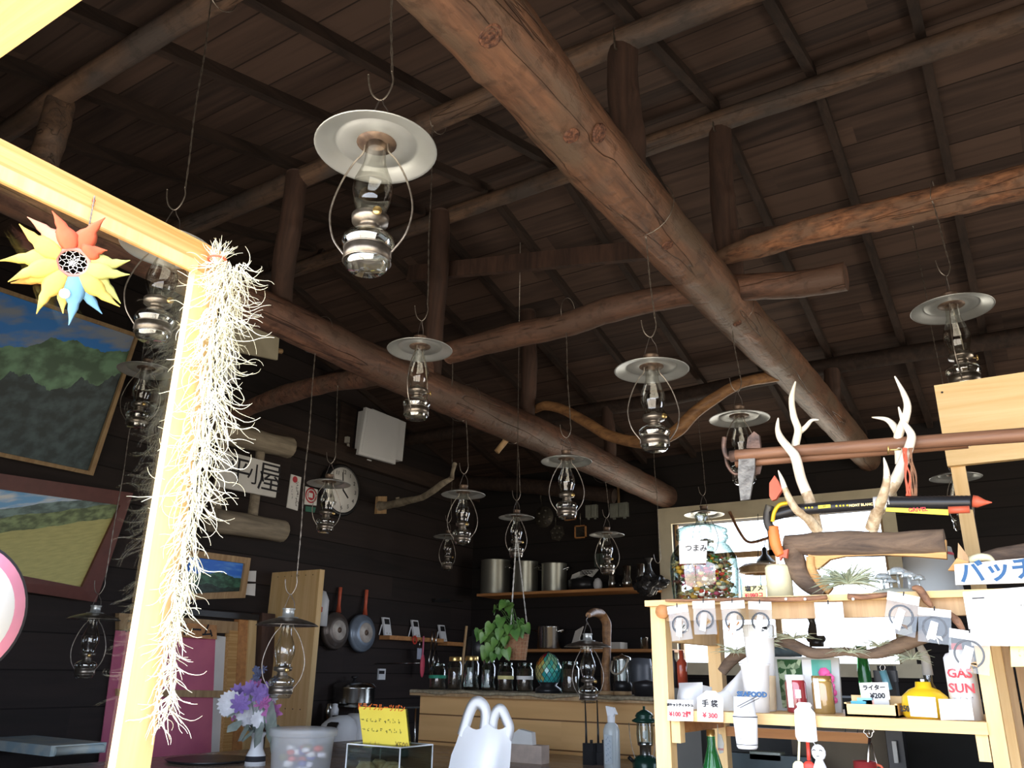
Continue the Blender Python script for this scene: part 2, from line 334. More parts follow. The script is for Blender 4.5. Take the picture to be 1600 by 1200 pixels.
def text(s, size, m, parent, o, r, u, name='lettering', bold=0, th=.0004, align='CENTER'):
    """lettering: mesh text in the plane (r,u) centred at o"""
    c = bpy.data.curves.new('t', 'FONT'); c.body = s; c.size = size; c.extrude = th; c.offset = bold; c.align_x = align; c.align_y = 'CENTER'; c.resolution_u = 2
    to = bpy.data.objects.new('t', c); me = bpy.data.meshes.new_from_object(to); bpy.data.objects.remove(to)
    r = Vector(r).normalized(); u = Vector(u); u = (u-r*u.dot(r)).normalized(); n = r.cross(u); org = Vector(parent['_o']) if '_o' in parent else Vector((0, 0, 0))
    mm = Matrix(((r.x, u.x, n.x, o[0]-org.x), (r.y, u.y, n.y, o[1]-org.y), (r.z, u.z, n.z, o[2]-org.z), (0, 0, 0, 1)))
    me.transform(mm); me.materials.clear(); me.materials.append(M[m]); ob = bpy.data.objects.new(name, me); COL.objects.link(ob); ob.parent = parent; return ob
def pathy(pts, y, dy=None): return [A(p[0], p[1], y=y+(dy[i] if dy else 0)) for i, p in enumerate(pts)]
def smoothpath(pts, n=6):
    P = [Vector(p) for p in pts]; out = []
    for i in range(len(P)-1):
        a = P[max(i-1, 0)]; b = P[i]; c = P[i+1]; d = P[min(i+2, len(P)-1)]
        for k in range(n):
            t = k/n; out.append(.5*((2*b)+(c-a)*t+(2*a-5*b+4*c-d)*t*t+(3*b-a-3*c+d)*t**3))
    out.append(P[-1]); return out
def interp(vals, n):
    m = len(vals)-1; return [vals[min(int(i*m/(n-1)), m-1)]+(vals[min(int(i*m/(n-1)), m-1)+1]-vals[min(int(i*m/(n-1)), m-1)])*(i*m/(n-1)-min(int(i*m/(n-1)), m-1)) for i in range(n)]
def copy_tree(root, loc, rz=None, scale=None):
    r = root.copy(); COL.objects.link(r); r.location = loc
    if rz is not None: r.rotation_euler = (0, 0, rz)
    if scale: r.scale = (scale,)*3
    for ch in [c for c in bpy.data.objects if c.parent == root]:
        c = ch.copy(); COL.objects.link(c); c.parent = r
        for g in [q for q in bpy.data.objects if q.parent == ch]:
            d = g.copy(); COL.objects.link(d); d.parent = c
    return r
XR = Vector((1, 0, 0)); ZU = Vector((0, 0, 1)); YB = Vector((0, 1, 0))
# ================================================================ the room
XL, XW, YB_, YF = -5.05, 2.3, 7.15, 0.45
def rz(y):   # underside of roof boards
    return H + (2.25+.27*(y-1.2) if y < 3.65 else 2.91-.27*(y-3.65))
mb = MB(); mb.prism([(XL-.4, YF-.35, rz(YF-.35)), (XW+.3, YF-.35, rz(YF-.35)), (XW+.3, 3.65, rz(3.65)), (XL-.4, 3.65, rz(3.65))], (0, 0, .06))
mb.prism([(XL-.4, 3.65, rz(3.65)), (XW+.3, 3.65, rz(3.65)), (XW+.3, YB_+.3, rz(YB_+.3)), (XL-.4, YB_+.3, rz(YB_+.3))], (0, 0, .06))
struct('ceiling', mb, 'ceil', 'dark brown board underside of the pitched roof', 'ceiling')
struct('floor', MB().box((XL-.3, YF-.3, -.1), (XW+.3, YB_+.3, 0)), wood('floor_wood', (.20, .13, .08), (.12, .08, .05)))
mb = MB(); mb.prism([(XL-.15, YF, 0), (XL-.15, YB_+.15, 0), (XL-.15, YB_+.15, rz(YB_)), (XL-.15, 3.65, rz(3.65)), (XL-.15, YF, rz(YF))], (.15, 0, 0))
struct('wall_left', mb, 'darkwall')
mb = MB(); mb.prism([(XW, YF, 0), (XW, YB_+.15, 0), (XW, YB_+.15, rz(YB_)), (XW, 3.65, rz(3.65)), (XW, YF, rz(YF))], (.15, 0, 0))
struct('wall_right', mb, 'darkwall')
# unseen opening added in the right wall to let more daylight into the room
for o_ in [o for o in bpy.data.objects if o.name == 'wall_right']: bpy.data.objects.remove(o_)
mb = MB(); mb.box((XW, YF, 0), (XW+.15, 4.1, rz(YF)-.02)); mb.box((XW, 6.5, 0), (XW+.15, YB_+.15, rz(YB_)-.02)); mb.box((XW, 4.1, 0), (XW+.15, 6.5, H-.55)); mb.box((XW, 4.1, H+.95), (XW+.15, 6.5, rz(YB_)-.02))
mb.prism([(XW, YF, rz(YF)-.03), (XW, YB_, rz(YB_)-.03), (XW, 3.65, rz(3.65))], (.15, 0, 0))
struct('wall_right', mb, 'darkwall')
# back wall with the window opening
wx0, wx1, wz0, wz1 = -2.80, -1.0, H+.10, H+1.31
mb = MB(); t = rz(YB_)+.01
mb.box((XL, YB_, 0), (wx0, YB_+.15, t)); mb.box((wx1, YB_, 0), (XW, YB_+.15, t)); mb.box((wx0, YB_, 0), (wx1, YB_+.15, wz0)); mb.box((wx0, YB_, wz1), (wx1, YB_+.15, t))
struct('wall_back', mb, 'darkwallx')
# front wall around the open serving hatch the photo is taken through
mb = MB(); LZ = H+.93
mb.box((XL, YF-.12, LZ+.09), (XW, YF, rz(YF)-.005)); mb.box((XL, YF-.12, 0), (-2.6, YF, LZ+.09)); mb.box((1.7, YF-.12, 0), (XW, YF, LZ+.09)); mb.box((-2.6, YF-.12, 0), (1.7, YF, H-.62))
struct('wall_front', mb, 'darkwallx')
struct('trim_1', MB().box((-2.6, YF-.14, LZ), (1.7, YF, LZ+.085)), 'pinex', 'pale pine lintel over the open serving hatch', 'lintel')
# window_1 in the back wall
w = thing('window_1', 'bright back window in a cream painted wooden frame', 'window', (-1.9, YB_, H)); w['kind'] = 'structure'
mb = MB(); f = .13
mb.box((wx0-f, YB_-.03, wz1), (wx1+f, YB_, wz1+f+.02)); mb.box((wx0-f, YB_-.03, wz0-.1), (wx0, YB_, wz1)); mb.box((wx1, YB_-.03, wz0-.1), (wx1+.1, YB_, wz1)); mb.box((wx0-f, YB_-.08, wz0-.1), (wx1+f, YB_, wz0))
obj('window_frame', mb, 'creampaint', w)
mb = MB(); mb.box((wx0, YB_+.05, H+.98), (wx1, YB_+.08, H+1.03)); mb.box((-1.95, YB_+.05, wz0), (-1.90, YB_+.08, wz1)); mb.box((wx0, YB_+.05, wz0), (wx0+.03, YB_+.08, wz1)); mb.box((wx1-.03, YB_+.05, wz0), (wx1, YB_+.08, wz1))
obj('sash', mb, 'tan', w)
obj('pane', MB().box((wx0, YB_+.085, wz0), (wx1, YB_+.089, wz1)), 'pane', w)

# ---- roof timbers
for k in range(-10, 5):
    x = -.05+.5*k
    if x < XL or x > XW: continue
    for side in (0, 1):
        a, b = ((YF, 3.62) if side == 0 else (3.68, YB_))
        mb = MB().beam((x, a, rz(a)-.028), (x, b, rz(b)-.028), .045, .055)
        o = struct('rafter', mb, 'rafter'); o['label'] = 'slim dark rafter running up the front slope of the boarded roof' if side == 0 else 'slim dark rafter running down the rear slope behind the ridge'
        o['category'] = 'rafter'; o['group'] = 'front slope rafters' if side == 0 else 'rear slope rafters'
def log(name, pts, rad, m, label, cat='log', sides=20, rough=.06, seed=1, knots=(), n=90, seg=None, kind='structure'):
    P = smoothpath(pts, max(2, n//(len(pts)-1))); rr = interp(rad, len(P))
    o = solo(name, MB().tube(P, rr, sides, rough=rough, seed=seed, knots=knots), m, label, cat, P[0].copy()); o['kind'] = kind
    return o
LX1, LX2 = -1.05, -2.85
Z1, Z2 = H+1.685, H+1.575
def kn(px, py, x, s, h):
    P = A(px, py, x=x+.1); return (P, s, h)
main = log('roof_beam', [(LX1-.02, YF, Z1), (LX1+.01, 1.5, Z1+.005), (LX1-.01, 2.2, Z1), (LX1, 3.6, Z1-.01), (LX1+.01, 5.0, Z1+.02), (LX1, YB_+.1, Z1+.03)], [.125, .122, .118, .112, .108, .10], 'log',
    'thick knotty tie beam log running overhead from the top centre to the back wall', 'beam', 28, .05, 3, n=160,
    knots=[(Vector((LX1-.06, 1.53, Z1-.1)), .03, .014), (Vector((LX1+.05, 2.12, Z1-.1)), .032, .014), (Vector((LX1-.03, 2.05, Z1-.11)), .028, .014), (Vector((LX1, 3.0, Z1-.11)), .03, .012), (Vector((LX1+.02, 4.2, Z1-.1)), .03, .012), (Vector((LX1-.08, 2.75, Z1-.05)), .03, .01)])
sec = log('roof_beam', [(LX2, YF, Z2+.02), (LX2, 1.6, Z2), (LX2+.01, 2.5, Z2-.01), (LX2-.01, 3.3, Z2-.01), (LX2+.02, 4.2, Z2-.01), (LX2, 5.2, Z2+.02), (LX2, YB_+.1, Z2)], [.085, .09, .092, .10, .115, .118, .11], 'log2',
    'second tie beam log crossing the middle left, parallel to the thicker one', 'beam', 26, .06, 9, n=150,
    knots=[(Vector((LX2+.08, 2.62, Z2-.03)), .035, .02), (Vector((LX2+.02, 3.45, Z2-.09)), .04, .02), (Vector((LX2+.06, 4.35, Z2-.08)), .03, .02)])
def knot(P, nrm, s):
    mb = MB(); nn = Vector(nrm).normalized()
    mb.lathe([(s, -.004), (s*.95, .002), (s*.8, .004), (s*.72, .001), (s*.55, .005), (s*.42, .002), (s*.25, .006), (0, .004)], P+nn*.003, 18, nn)
    return mb
for px, py, s in ((766, 55, .036), (893, 212, .028), (936, 208, .032), (1043, 383, .024), (1152, 505, .022)):
    # knots sit on the surface of the log where the view ray meets it
    q = ray(px, py); o_ = Vector((0, 0, H)); best = None
    for i in range(400):
        P = o_+q*(1.2+i*.012)
        r = math.hypot(P.x-LX1, P.z-Z1)
        if r < .122: best = P; break
    if best:
        nrm = Vector((best.x-LX1, 0, best.z-Z1)); obj('knot', knot(best, nrm, s), mat('knot_wood_%d' % px, (.24, .105, .06), .6, 0, (.08, .035, .025), 90, .8), main)
# purlins along the roof
def purlin(pts, rad, m, label, seed): return log('purlin', pts, rad, m, label, 'purlin', 16, .08, seed, n=80)
xs = (XL, -3.6, -2.4, -1.2, .2, XW)
purlin([(x, 1.21, H+2.03+dz) for x, dz in zip(xs, (0, -.02, .01, 0, .01, 0))], [.04, .04, .045, .05, .05], 'purlin', 'roof purlin pole nearest the front, top left of the picture', 4)
purlin([(x, 2.40, H+2.35+dz) for x, dz in zip(xs, (0, -.01, .01, .02, 0, 0))], [.055, .055, .05, .055, .055], 'purlin', 'roof purlin pole passing behind the nearest hanging lamp', 5)
purlin([(x, 3.62, H+2.77+dz) for x, dz in zip(xs, (-.03, -.02, 0, .01, .01, 0))], [.055, .05, .055, .06, .06], 'purlin', 'ridge pole at the top of the roof', 6)
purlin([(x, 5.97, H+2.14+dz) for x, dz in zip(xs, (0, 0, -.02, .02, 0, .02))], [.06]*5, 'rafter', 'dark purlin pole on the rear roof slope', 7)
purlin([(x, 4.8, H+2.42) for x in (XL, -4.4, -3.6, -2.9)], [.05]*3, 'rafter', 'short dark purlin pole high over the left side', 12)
log('cross_log', pathy([(1322, 432), (1240, 445), (1150, 450), (1060, 462), (960, 482), (882, 508), (800, 525), (700, 552)], 3.43), [.06, .062, .062, .06, .066, .066, .066, .062], 'xlog', 'cross log between the two tie beams, holding a lamp wire', 'log', 16, .08, 8)
log('cross_log', pathy([(1120, 405), (1180, 385), (1300, 352), (1455, 318), (1600, 285), (1760, 245)], 3.40, [.0, 0, 0, 0, 0, 0]), [.035, .055, .062, .066, .07, .07], 'bark', 'rough bark covered cross log at the right, split grain showing', 'log', 22, .16, 21, n=140)
log('cross_log', pathy([(668, 572), (620, 582), (560, 592), (510, 600), (440, 618), (380, 640), (310, 660)], 3.42), [.06, .06, .058, .062, .055, .06], 'log2', 'dark crooked cross log between the left wall and the second tie beam', 'log', 16, .1, 22)
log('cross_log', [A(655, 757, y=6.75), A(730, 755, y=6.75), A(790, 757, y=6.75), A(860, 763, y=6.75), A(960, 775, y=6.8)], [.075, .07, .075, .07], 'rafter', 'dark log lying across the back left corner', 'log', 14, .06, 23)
o = solo('brace_board', MB().beam(A(640, 428, y=3.72), A(1250, 367, y=3.60), .04, .105), 'post', 'flat brown brace board crossing behind both tie beams', 'board'); o['kind'] = 'structure'
# the crooked varnished branch
P = [A(836, 640, y=4.75), A(852, 634, y=4.7), A(880, 640, y=4.65), A(920, 662, y=4.55), A(950, 680, y=4.5), A(990, 690, y=4.45), A(1022, 690, y=4.4), A(1056, 675, y=4.35), A(1085, 645, y=4.35), A(1120, 620, y=4.35), A(1160, 598, y=4.4), A(1215, 588, y=4.5)]
log('crooked_branch', P, [.025, .033, .034, .034, .036, .036, .034, .038, .036, .034, .03, .03], 'branch', 'crooked varnished branch wedged between the two tie beams', 'branch', 14, .1, 30, n=120, kind='thing')
# struts
def strut(x, y, z0, z1, r, label, seed, m='post'):
    pts = [(x+.01*math.sin(i+seed), y, z0+(z1-z0)*i/5) for i in range(6)]
    kk = [(Vector((x+r, y-r*.5, z0+(z1-z0)*.55)), .03, .012)]
    log('roof_strut', pts, [r, r*1.05, r], m, label, 'strut', 14, .09, seed, knots=kk, n=40)
strut(LX2, 2.38, Z2+.07, H+2.36, .055, 'knotty round strut standing on the second tie beam, above the stringy plant', 41)
strut(LX2, 3.56, Z2+.07, H+2.76, .058, 'round strut from the second tie beam to the ridge, behind a lamp wire', 42)
strut(LX2, 4.65, Z2+.08, H+2.5, .055, 'round strut standing on the second tie beam beside the crooked branch', 43)
strut(LX2, 5.95, Z2+.08, H+2.12, .05, 'dark strut farthest back on the second tie beam', 44)
strut(LX1, 2.42, Z1+.08, H+2.36, .06, 'dark split strut with a staple, on the thick tie beam nearest the camera', 45)
strut(LX1, 3.64, Z1+.08, H+2.76, .06, 'round strut from the thick tie beam up to the ridge', 46)
strut(LX1, 5.95, Z1+.08, H+2.12, .055, 'strut behind the bark covered log, farthest back on the thick tie beam', 47)
strut(LX2-.0, 1.22, Z2+.07, H+2.02, .05, 'pale round strut in the dark top left corner', 48, 'purlin')
def staple(x, y, z, label):
    solo('iron_staple', MB().tube([(x+.0, y-.062, z+.1), (x, y-.068, z+.1), (x+.004, y-.070, z), (x+.01, y-.066, z-.01)], .004, 6), 'wire', label, 'staple')
staple(LX1-.01, 2.42, H+2.3, 'iron staple pinning the split strut to its purlin'); staple(LX1-.01, 3.64, H+2.70, 'iron staple pinning the round strut to the ridge pole')
o = solo('wooden_peg', MB().tube([A(795, 683, y=4.45), A(776, 706, y=4.4)], .02, 10), 'tan', 'short wooden peg sticking out of the second tie beam', 'peg')
# left wall beam + boards above the kitchen
o = solo('wall_beam', MB().box((XL, 3.0, H+1.72), (XL+.07, YB_, H+1.86)), 'rafter', 'dark wall beam along the left wall above the clock', 'beam'); o['kind'] = 'structure'

# ---- near window frame at the left with its glass
w = thing('window_2', 'open pine framed glass window at the left edge', 'window', (-.915, .35, H)); w['kind'] = 'structure'
obj('window_frame', MB().box((-.906, -.1, H+.505), (-.892, .640, H+.549)), 'piney', w)
obj('stile', MB().box((-.906, .596, H-.45), (-.892, .640, H+.505)), 'pine', w)
obj('glazing_strip', MB().box((-.892, -.1, H+.500), (-.888, .596, H+.516)), 'pine', w)
obj('pane', MB().box((-.902, -.1, H-.45), (-.899, .598, H+.510)), 'pane', w)
# ================================================================ hanging kerosene lamps
LR = R(32.7)
def build_lamp(style):
    t = thing('kerosene_lamp', 'x', 'lamp', (0, 0, 0)); p = lambda n, mb, m: obj(n, mb, m, t)
    if style == 'flat':
        prof = [(.036, .011), (.045, .008), (.078, .004), (.082, .008), (.087, .008), (.091, .002), (.120, -.004), (.1245, -.007), (.126, -.005), (.121, -.002), (.092, .004), (.088, .010), (.081, .010), (.077, .006), (.045, .010), (.036, .013)]
    else:
        prof = [(.036, .024), (.05, .020), (.08, .012), (.11, .002), (.122, -.006), (.126, -.007), (.122, -.004), (.11, .004), (.08, .014), (.05, .022), (.036, .026)]
    p('shade', MB().lathe(prof, (0, 0, 0), 48), 'alu' if style == 'flat' else 'tin')
    zc = .012 if style == 'flat' else .024
    p('collar', MB().lathe([(.022, zc-.006), (.041, zc-.004), (.041, zc+.003), (.024, zc+.006), (.023, zc+.03), (.026, zc+.034), (.026, zc+.038), (.020, zc+.038), (.020, zc-.006), (.022, zc-.006)], (0, 0, 0), 24), 'rust' if style == 'flat' else 'alu')
    p('chimney', MB().lathe([(.0205, .012), (.021, -.02), (.0225, -.04), (.030, -.062), (.038, -.082), (.0415, -.10), (.0405, -.118), (.034, -.138), (.030, -.152), (.031, -.164), (.034, -.172)], (0, 0, 0), 28), 'glass')
    p('burner', MB().lathe([(0, -.150), (.006, -.150), (.012, -.155), (.024, -.170), (.034, -.174), (.0365, -.166), (.0375, -.166), (.036, -.180), (.022, -.184), (.018, -.190), (.021, -.192), (.021, -.199), (0, -.199)], (0, 0, 0), 24), 'tin')
    p('wick_knob', MB().tube([(.02, -.02, -.178), (.026, -.038, -.178)], .0018, 6).lathe([(0, 0), (.009, 0), (.009, .004), (0, .004)], (.027, -.040, -.178), 12, (.3, -1, 0)), 'brass')
    p('fount', MB().lathe([(0, -.1985), (.022, -.1985), (.030, -.202), (.044, -.209), (.0515, -.219), (.0515, -.229), (.045, -.237), (.0435, -.246), (.0430, -.262), (.0415, -.278), (.036, -.284), (0, -.281)], (0, 0, 0), 32), 'fountglass')
    p('base_ring', MB().lathe([(.0450, -.240), (.0468, -.240), (.0468, -.268), (.0450, -.268), (.0450, -.240)], (0, 0, 0), 32).lathe([(.0465, -.2385), (.048, -.2395), (.0465, -.2415)], (0, 0, 0), 32).lathe([(.0465, -.266), (.048, -.2675), (.0465, -.269)], (0, 0, 0), 32), 'tin')
    for sg in (-1, 1):
        p('side_wire', MB().tube(smoothpath([(sg*x, 0, z) for x, z in ((.024, .012), (.027, -.012), (.045, -.035), (.066, -.075), (.082, -.125), (.085, -.165), (.074, -.21), (.052, -.243), (.0475, -.248), (.0475, -.262))], 5), .0021, 7), 'wire')
    p('hanger', MB().tube(smoothpath([(-.023, 0, .03), (-.022, 0, .05), (-.017, 0, .07), (-.006, 0, .105), (-.001, 0, .118), (.004, 0, .118), (.009, 0, .105), (.018, 0, .09), (.022, 0, .07), (.023, 0, .03)], 5), .0015, 6), 'wire2')
    return t
LAMPS = {'flat': build_lamp('flat'), 'cone': build_lamp('cone')}; used = set()
def lamp(px, py, w, label, x=None, y=None, d=None, style='flat', rot=0, top=None, loop=None, wire=True, tilt=(0, 0), wl=None, dark=False):
    P = A(px, py, x=x, y=y, d=d); s = px2m(w, P)/.252; s = max(.8, min(1.25, s))
    o = LAMPS[style]
    if style in used: o = copy_tree(LAMPS[style], P)
    used.add(style); o.location = P; o.scale = (s,)*3; o.rotation_euler = (tilt[0], tilt[1], LR+rot); o['label'] = label; o['group'] = 'hanging kerosene lamps'
    if '_o' in o: del o['_o']
    if not wire: return o
    hz = P.z+.118*s
    if top is None: top = hz+.8
    twist(P.x, P.y, hz, top, loop, wl or 'twisted wire holding up the %s' % label.split(',')[0].replace('kerosene ', ''), s)
    return o
def twist(x, y, hz, top, loop, label, s=1.0, hook=True):
    t = thing('hanging_wire', label, 'wire', (x, y, hz), 'twisted hanging wires'); c, sn = math.cos(LR), math.sin(LR)
    q = lambda a, b: Vector((x+a*c, y+a*sn, hz+b))
    if hook:
        mb = MB().tube(smoothpath([q(.020, .075*s), q(.024, .05), q(.018, .022), q(.003, .0), q(-.016, .012), q(-.026, .038), q(-.030, .066)], 6), .0020, 6)
        obj('hook', mb, 'wire', t); z0 = hz+.07*s; ox = .021
    else: z0 = hz; ox = 0
    n = max(12, int((top-z0)/.018)); sw = .006
    for ph in (0, PI):
        pts = [q(ox*(1-i/n)+sw*math.sin(i*.21+x*9)*(1-i/n)*(i/n)*2+.0016*math.cos(i*1.25+ph), z0-hz+(top-z0)*i/n)+Vector((.0016*math.sin(i*1.25+ph), 0, 0)) for i in range(n+1)]
        obj('strand', MB().tube(pts, .0014, 5), 'wire', t)
    if loop:
        cx, cz, rr, ax = loop; pts = []
        for i in range(25):
            a = -PI/2+2*PI*i/24
            pts.append(Vector((cx+rr*math.cos(a), y+.012*math.sin(a), cz+rr*math.sin(a))) if ax == 'x' else Vector((x+.012*math.sin(a), cx+rr*math.cos(a), cz+rr*math.sin(a))))
        obj('loop', MB().tube(pts, .0017, 5, closed=False), 'wire', t)
    return t
l1 = (LX1, Z1, .128, 'x'); l2 = (LX2, Z2, .128, 'x')
lamp(588, 230, 190, 'large near hanging kerosene lamp, clearest of all, upper centre left', x=LX1+.03, top=Z1-.12, loop=(LX1, Z1, .127, 'x'), tilt=(R(0), R(0)), rot=R(-8))
lamp(1018, 577, 116, 'hanging kerosene lamp in front of the crooked branch', x=LX1, top=Z1-.115, loop=(LX1, Z1, .121, 'x'))
lamp(1155, 653, 93, 'hanging kerosene lamp beside the iron ice axe head', x=LX1, top=Z1-.11, loop=(LX1, Z1, .117, 'x'), rot=.4)
lamp(656, 545, 102, 'hanging kerosene lamp in front of the second tie beam', y=2.36, top=H+2.30, rot=R(70), loop=(2.40, H+2.35, .058, 'y'))
lamp(885, 720, 80, 'hanging kerosene lamp above the stock pots', y=3.40, top=H+1.72, loop=(3.43, H+1.785, .072, 'y'))
lamp(262, 385, 140, 'hanging kerosene lamp partly behind the window glass', y=1.17, top=H+1.99, loop=(1.21, H+2.03, .05, 'y'), rot=.5)
lamp(514, 755, 68, 'hanging kerosene lamp in front of the round clock', y=3.38, top=H+1.64, rot=.6)
lamp(1487, 481, 119, 'hanging kerosene lamp over the yellow plank at the right', y=3.32, top=H+1.83, rot=R(50), loop=(3.40, H+1.88, .075, 'y'))
lamp(449, 975, 96, 'low hanging kerosene lamp before the tall pine board', x=LX2, top=Z2-.1, style='cone', loop=(LX2, Z2, .1, 'x'))
lamp(724, 772, 69, 'hanging kerosene lamp near the wall bracket branch', x=LX2+.02, top=Z2-.11, loop=(LX2, Z2, .122, 'x'))
lamp(807, 808, 56, 'dim hanging kerosene lamp left of the round iron pan', x=LX2+.02, top=Z2-.11, loop=(LX2, Z2, .124, 'x'), rot=.5)
lamp(948, 835, 55, 'hanging kerosene lamp with bluish shade, right of the stock pots', x=LX2, top=Z2-.11, loop=(LX2, Z2, .12, 'x'))
lamp(700, 838, 46, 'faint hanging kerosene lamp deep in the dark left corner', y=5.9, top=rz(5.9)-.005, rot=.7)
lamp(1100, 803, 62, 'hanging kerosene lamp with glowing white shade at the back window', y=5.96, top=H+2.09, rot=.2)
lamp(918, 1009, 74, 'kerosene lamp hanging from the curved driftwood stand', y=4.02, wire=False, style='cone', rot=.2)
lamp(1493, 745, 75, 'hanging kerosene lamp behind the yellow upright', y=4.9, top=rz(4.9)-.005, rot=.3)
lamp(228, 578, 84, 'hanging kerosene lamp beside the big painting, seen through the window', y=2.38, top=H+2.30, rot=.2)
lamp(147, 966, 78, 'low hanging kerosene lamp behind the window glass', y=2.4, d=None, top=H+2.30, style='cone')
twist(*[A(1028, 880, y=5.97)[i] for i in (0, 1, 2)], H+2.10, None, 'long empty wire with a hook over the black bag')
twist(*[A(706, 603, y=3.43)[i] for i in (0, 1, 2)], H+1.68, None, 'short loose wire end under the cross log', hook=False)

# ================================================================ left wall
X0 = XL+.001
def wq(px, py, off=0): return A(px, py, x=XL+off)
def wplate(pts, t=.02, off=0): return MB().prism([A(a, b, x=XL+off) for a, b in pts], (t, 0, 0))
VW = Vector((0, 1, 0))    # along the left wall, to the right in the picture
def scribble(parent, pts, r, u, size, m, name='lettering', seed=3):
    """tiny illegible brush marks, one little cluster of strokes at each point"""
    rg = random.Random(seed); mb = MB(); r = Vector(r); u = Vector(u)
    for p in pts:
        for k in range(4):
            a = Vector(p)+r*rg.uniform(-.4, .4)*size+u*rg.uniform(-.4, .4)*size
            dv = (r if k % 2 else u)*size*rg.uniform(.3, .6)+(u if k % 2 else r)*size*rg.uniform(-.15, .15)
            mb.tube([a-dv/2, a+dv/2], size*.045, 4)
    return obj(name, mb, m, parent)
# paintings
def painting_mat(name, sky1, sky2, hill, hill2, field=None):
    m, n, o = _new(name); b = n.nodes.new('ShaderNodeBsdfPrincipled'); n.links.new(b.outputs[0], o.inputs[0]); b.inputs['Roughness'].default_value = .45
    uv = n.nodes.new('ShaderNodeUVMap'); sp = n.nodes.new('ShaderNodeSeparateXYZ'); n.links.new(uv.outputs[0], sp.inputs[0])
    def MM(op, a, bb=None):
        q = n.nodes.new('ShaderNodeMath'); q.operation = op
        for i, v in enumerate((a, bb)):
            if v is None: continue
            if isinstance(v, (int, float)): q.inputs[i].default_value = v
            else: n.links.new(v, q.inputs[i])
        return q.outputs[0]
    def NZ(sc, det=6, sy=1):
        mp = n.nodes.new('ShaderNodeMapping'); mp.inputs['Scale'].default_value = (1, sy, 1); n.links.new(uv.outputs[0], mp.inputs[0])
        q = n.nodes.new('ShaderNodeTexNoise'); q.inputs['Scale'].default_value = sc; q.inputs['Detail'].default_value = det; n.links.new(mp.outputs[0], q.inputs['Vector']); return q.outputs[0]
    def MX(f, a, bb):
        q = n.nodes.new('ShaderNodeMix'); q.data_type = 'RGBA'
        if isinstance(f, (int, float)): q.inputs[0].default_value = f
        else: n.links.new(f, q.inputs[0])
        for i, v in ((6, a), (7, bb)):
            if isinstance(v, tuple): q.inputs[i].default_value = (*v, 1)
            else: n.links.new(v, q.inputs[i])
        return q.outputs[2]
    def SM(v, a, b_):
        q = n.nodes.new('ShaderNodeMapRange'); q.inputs[1].default_value = a; q.inputs[2].default_value = b_; n.links.new(v, q.inputs[0]); return q.outputs[0]
    cl = NZ(3.5, 6, 2.2); cf = n.nodes.new('ShaderNodeMapRange'); cf.inputs[1].default_value = .48; cf.inputs[2].default_value = .62; n.links.new(cl, cf.inputs[0])
    sky = MX(cf.outputs[0], sky1, sky2); y = sp.outputs[1]; x = sp.outputs[0]
    h1 = MM('LESS_THAN', y, MM('ADD', hill[3], MM('MULTIPLY', MM('SUBTRACT', NZ(2.6, 8, .01), .5), hill[4])))
    hc = MX(SM(NZ(9, 9), .42, .62), tuple(v*.5 for v in hill[:3]), tuple(v*1.25 for v in hill[:3])); c = MX(h1, sky, hc)
    h2 = MM('LESS_THAN', y, MM('ADD', hill2[3], MM('MULTIPLY', MM('SUBTRACT', NZ(3.6, 8, .01), .5), hill2[4])))
    hc2 = MX(SM(NZ(14, 9), .4, .65), tuple(v*.5 for v in hill2[:3]), tuple(v*1.3 for v in hill2[:3])); c = MX(h2, c, hc2)
    if field:
        h3 = MM('LESS_THAN', y, MM('ADD', field[3], MM('MULTIPLY', MM('SUBTRACT', NZ(4, 8, .3), .5), .12))); c = MX(h3, c, MX(NZ(12, 5, 3), field[:3], tuple(v*.55 for v in field[:3])))
    n.links.new(c, b.inputs['Base Color']); return m
def picture(label, c4, fw, fm, cm, depth_=.03, group=None):
    """c4 = world corners TL TR BR BL of the outer frame"""
    tl, tr, br, bl = [Vector(v) for v in c4]; nrm = (tr-tl).cross(tl-bl).normalized(); cen = (tl+tr+br+bl)/4
    t = thing('framed_painting', label, 'painting', cen)
    r = (tr-tl).normalized(); u = (tl-bl).normalized()
    itl, itr, ibr, ibl = tl+r*fw-u*fw, tr-r*fw-u*fw, br-r*fw+u*fw, bl+r*fw+u*fw
    mb = MB()
    for q in ([tl, tr, itr, itl], [tr, br, ibr, itr], [br, bl, ibl, ibr], [bl, tl, itl, ibl]): mb.prism(q, nrm*depth_)
    obj('picture_frame', mb, fm, t)
    cb = MB().prism([ibl, ibr, itr, itl], nrm*.008); c = obj('canvas', cb, cm, t); me = c.data; uvl = me.uv_layers.new(name='UVMap')
    for lp in me.loops:
        v = me.vertices[lp.vertex_index].co+Vector(t['_o']); uvl.data[lp.index].uv = ((v-ibl).dot(r)/(ibr-ibl).length, (v-ibl).dot(u)/(itl-ibl).length)
    return t
p_big = painting_mat('alpine_painting', (.05, .32, .95), (.36, .42, .52), (.19, .36, .22, .50, .45), (.07, .11, .12, .26, .6))
p_mid = painting_mat('meadow_painting', (.24, .56, .95), (.92, .94, .95), (.22, .32, .30, .56, .14), (.26, .34, .15, .44, .14), (.78, .72, .26, .24))
p_sml = painting_mat('peak_painting', (.03, .20, .85), (.10, .34, .9), (.05, .16, .10, .62, .6), (.02, .05, .04, .3, .4))
picture('big leaning mountain landscape painting with a thin wooden frame', [A(-160, 395, x=-4.72), A(214, 522, x=-4.72), A(142, 742, x=-4.98), A(-160, 680, x=-4.98)], .025, 'tan', p_big)
picture('framed meadow painting with a cloudy sky, under the bigger one', [A(-120, 722, x=-4.90), A(204, 770, x=-4.90), A(146, 940, x=-5.0), A(-120, 900, x=-5.0)], .09, mat('redbrown_frame', (.16, .045, .035), .4), p_mid)
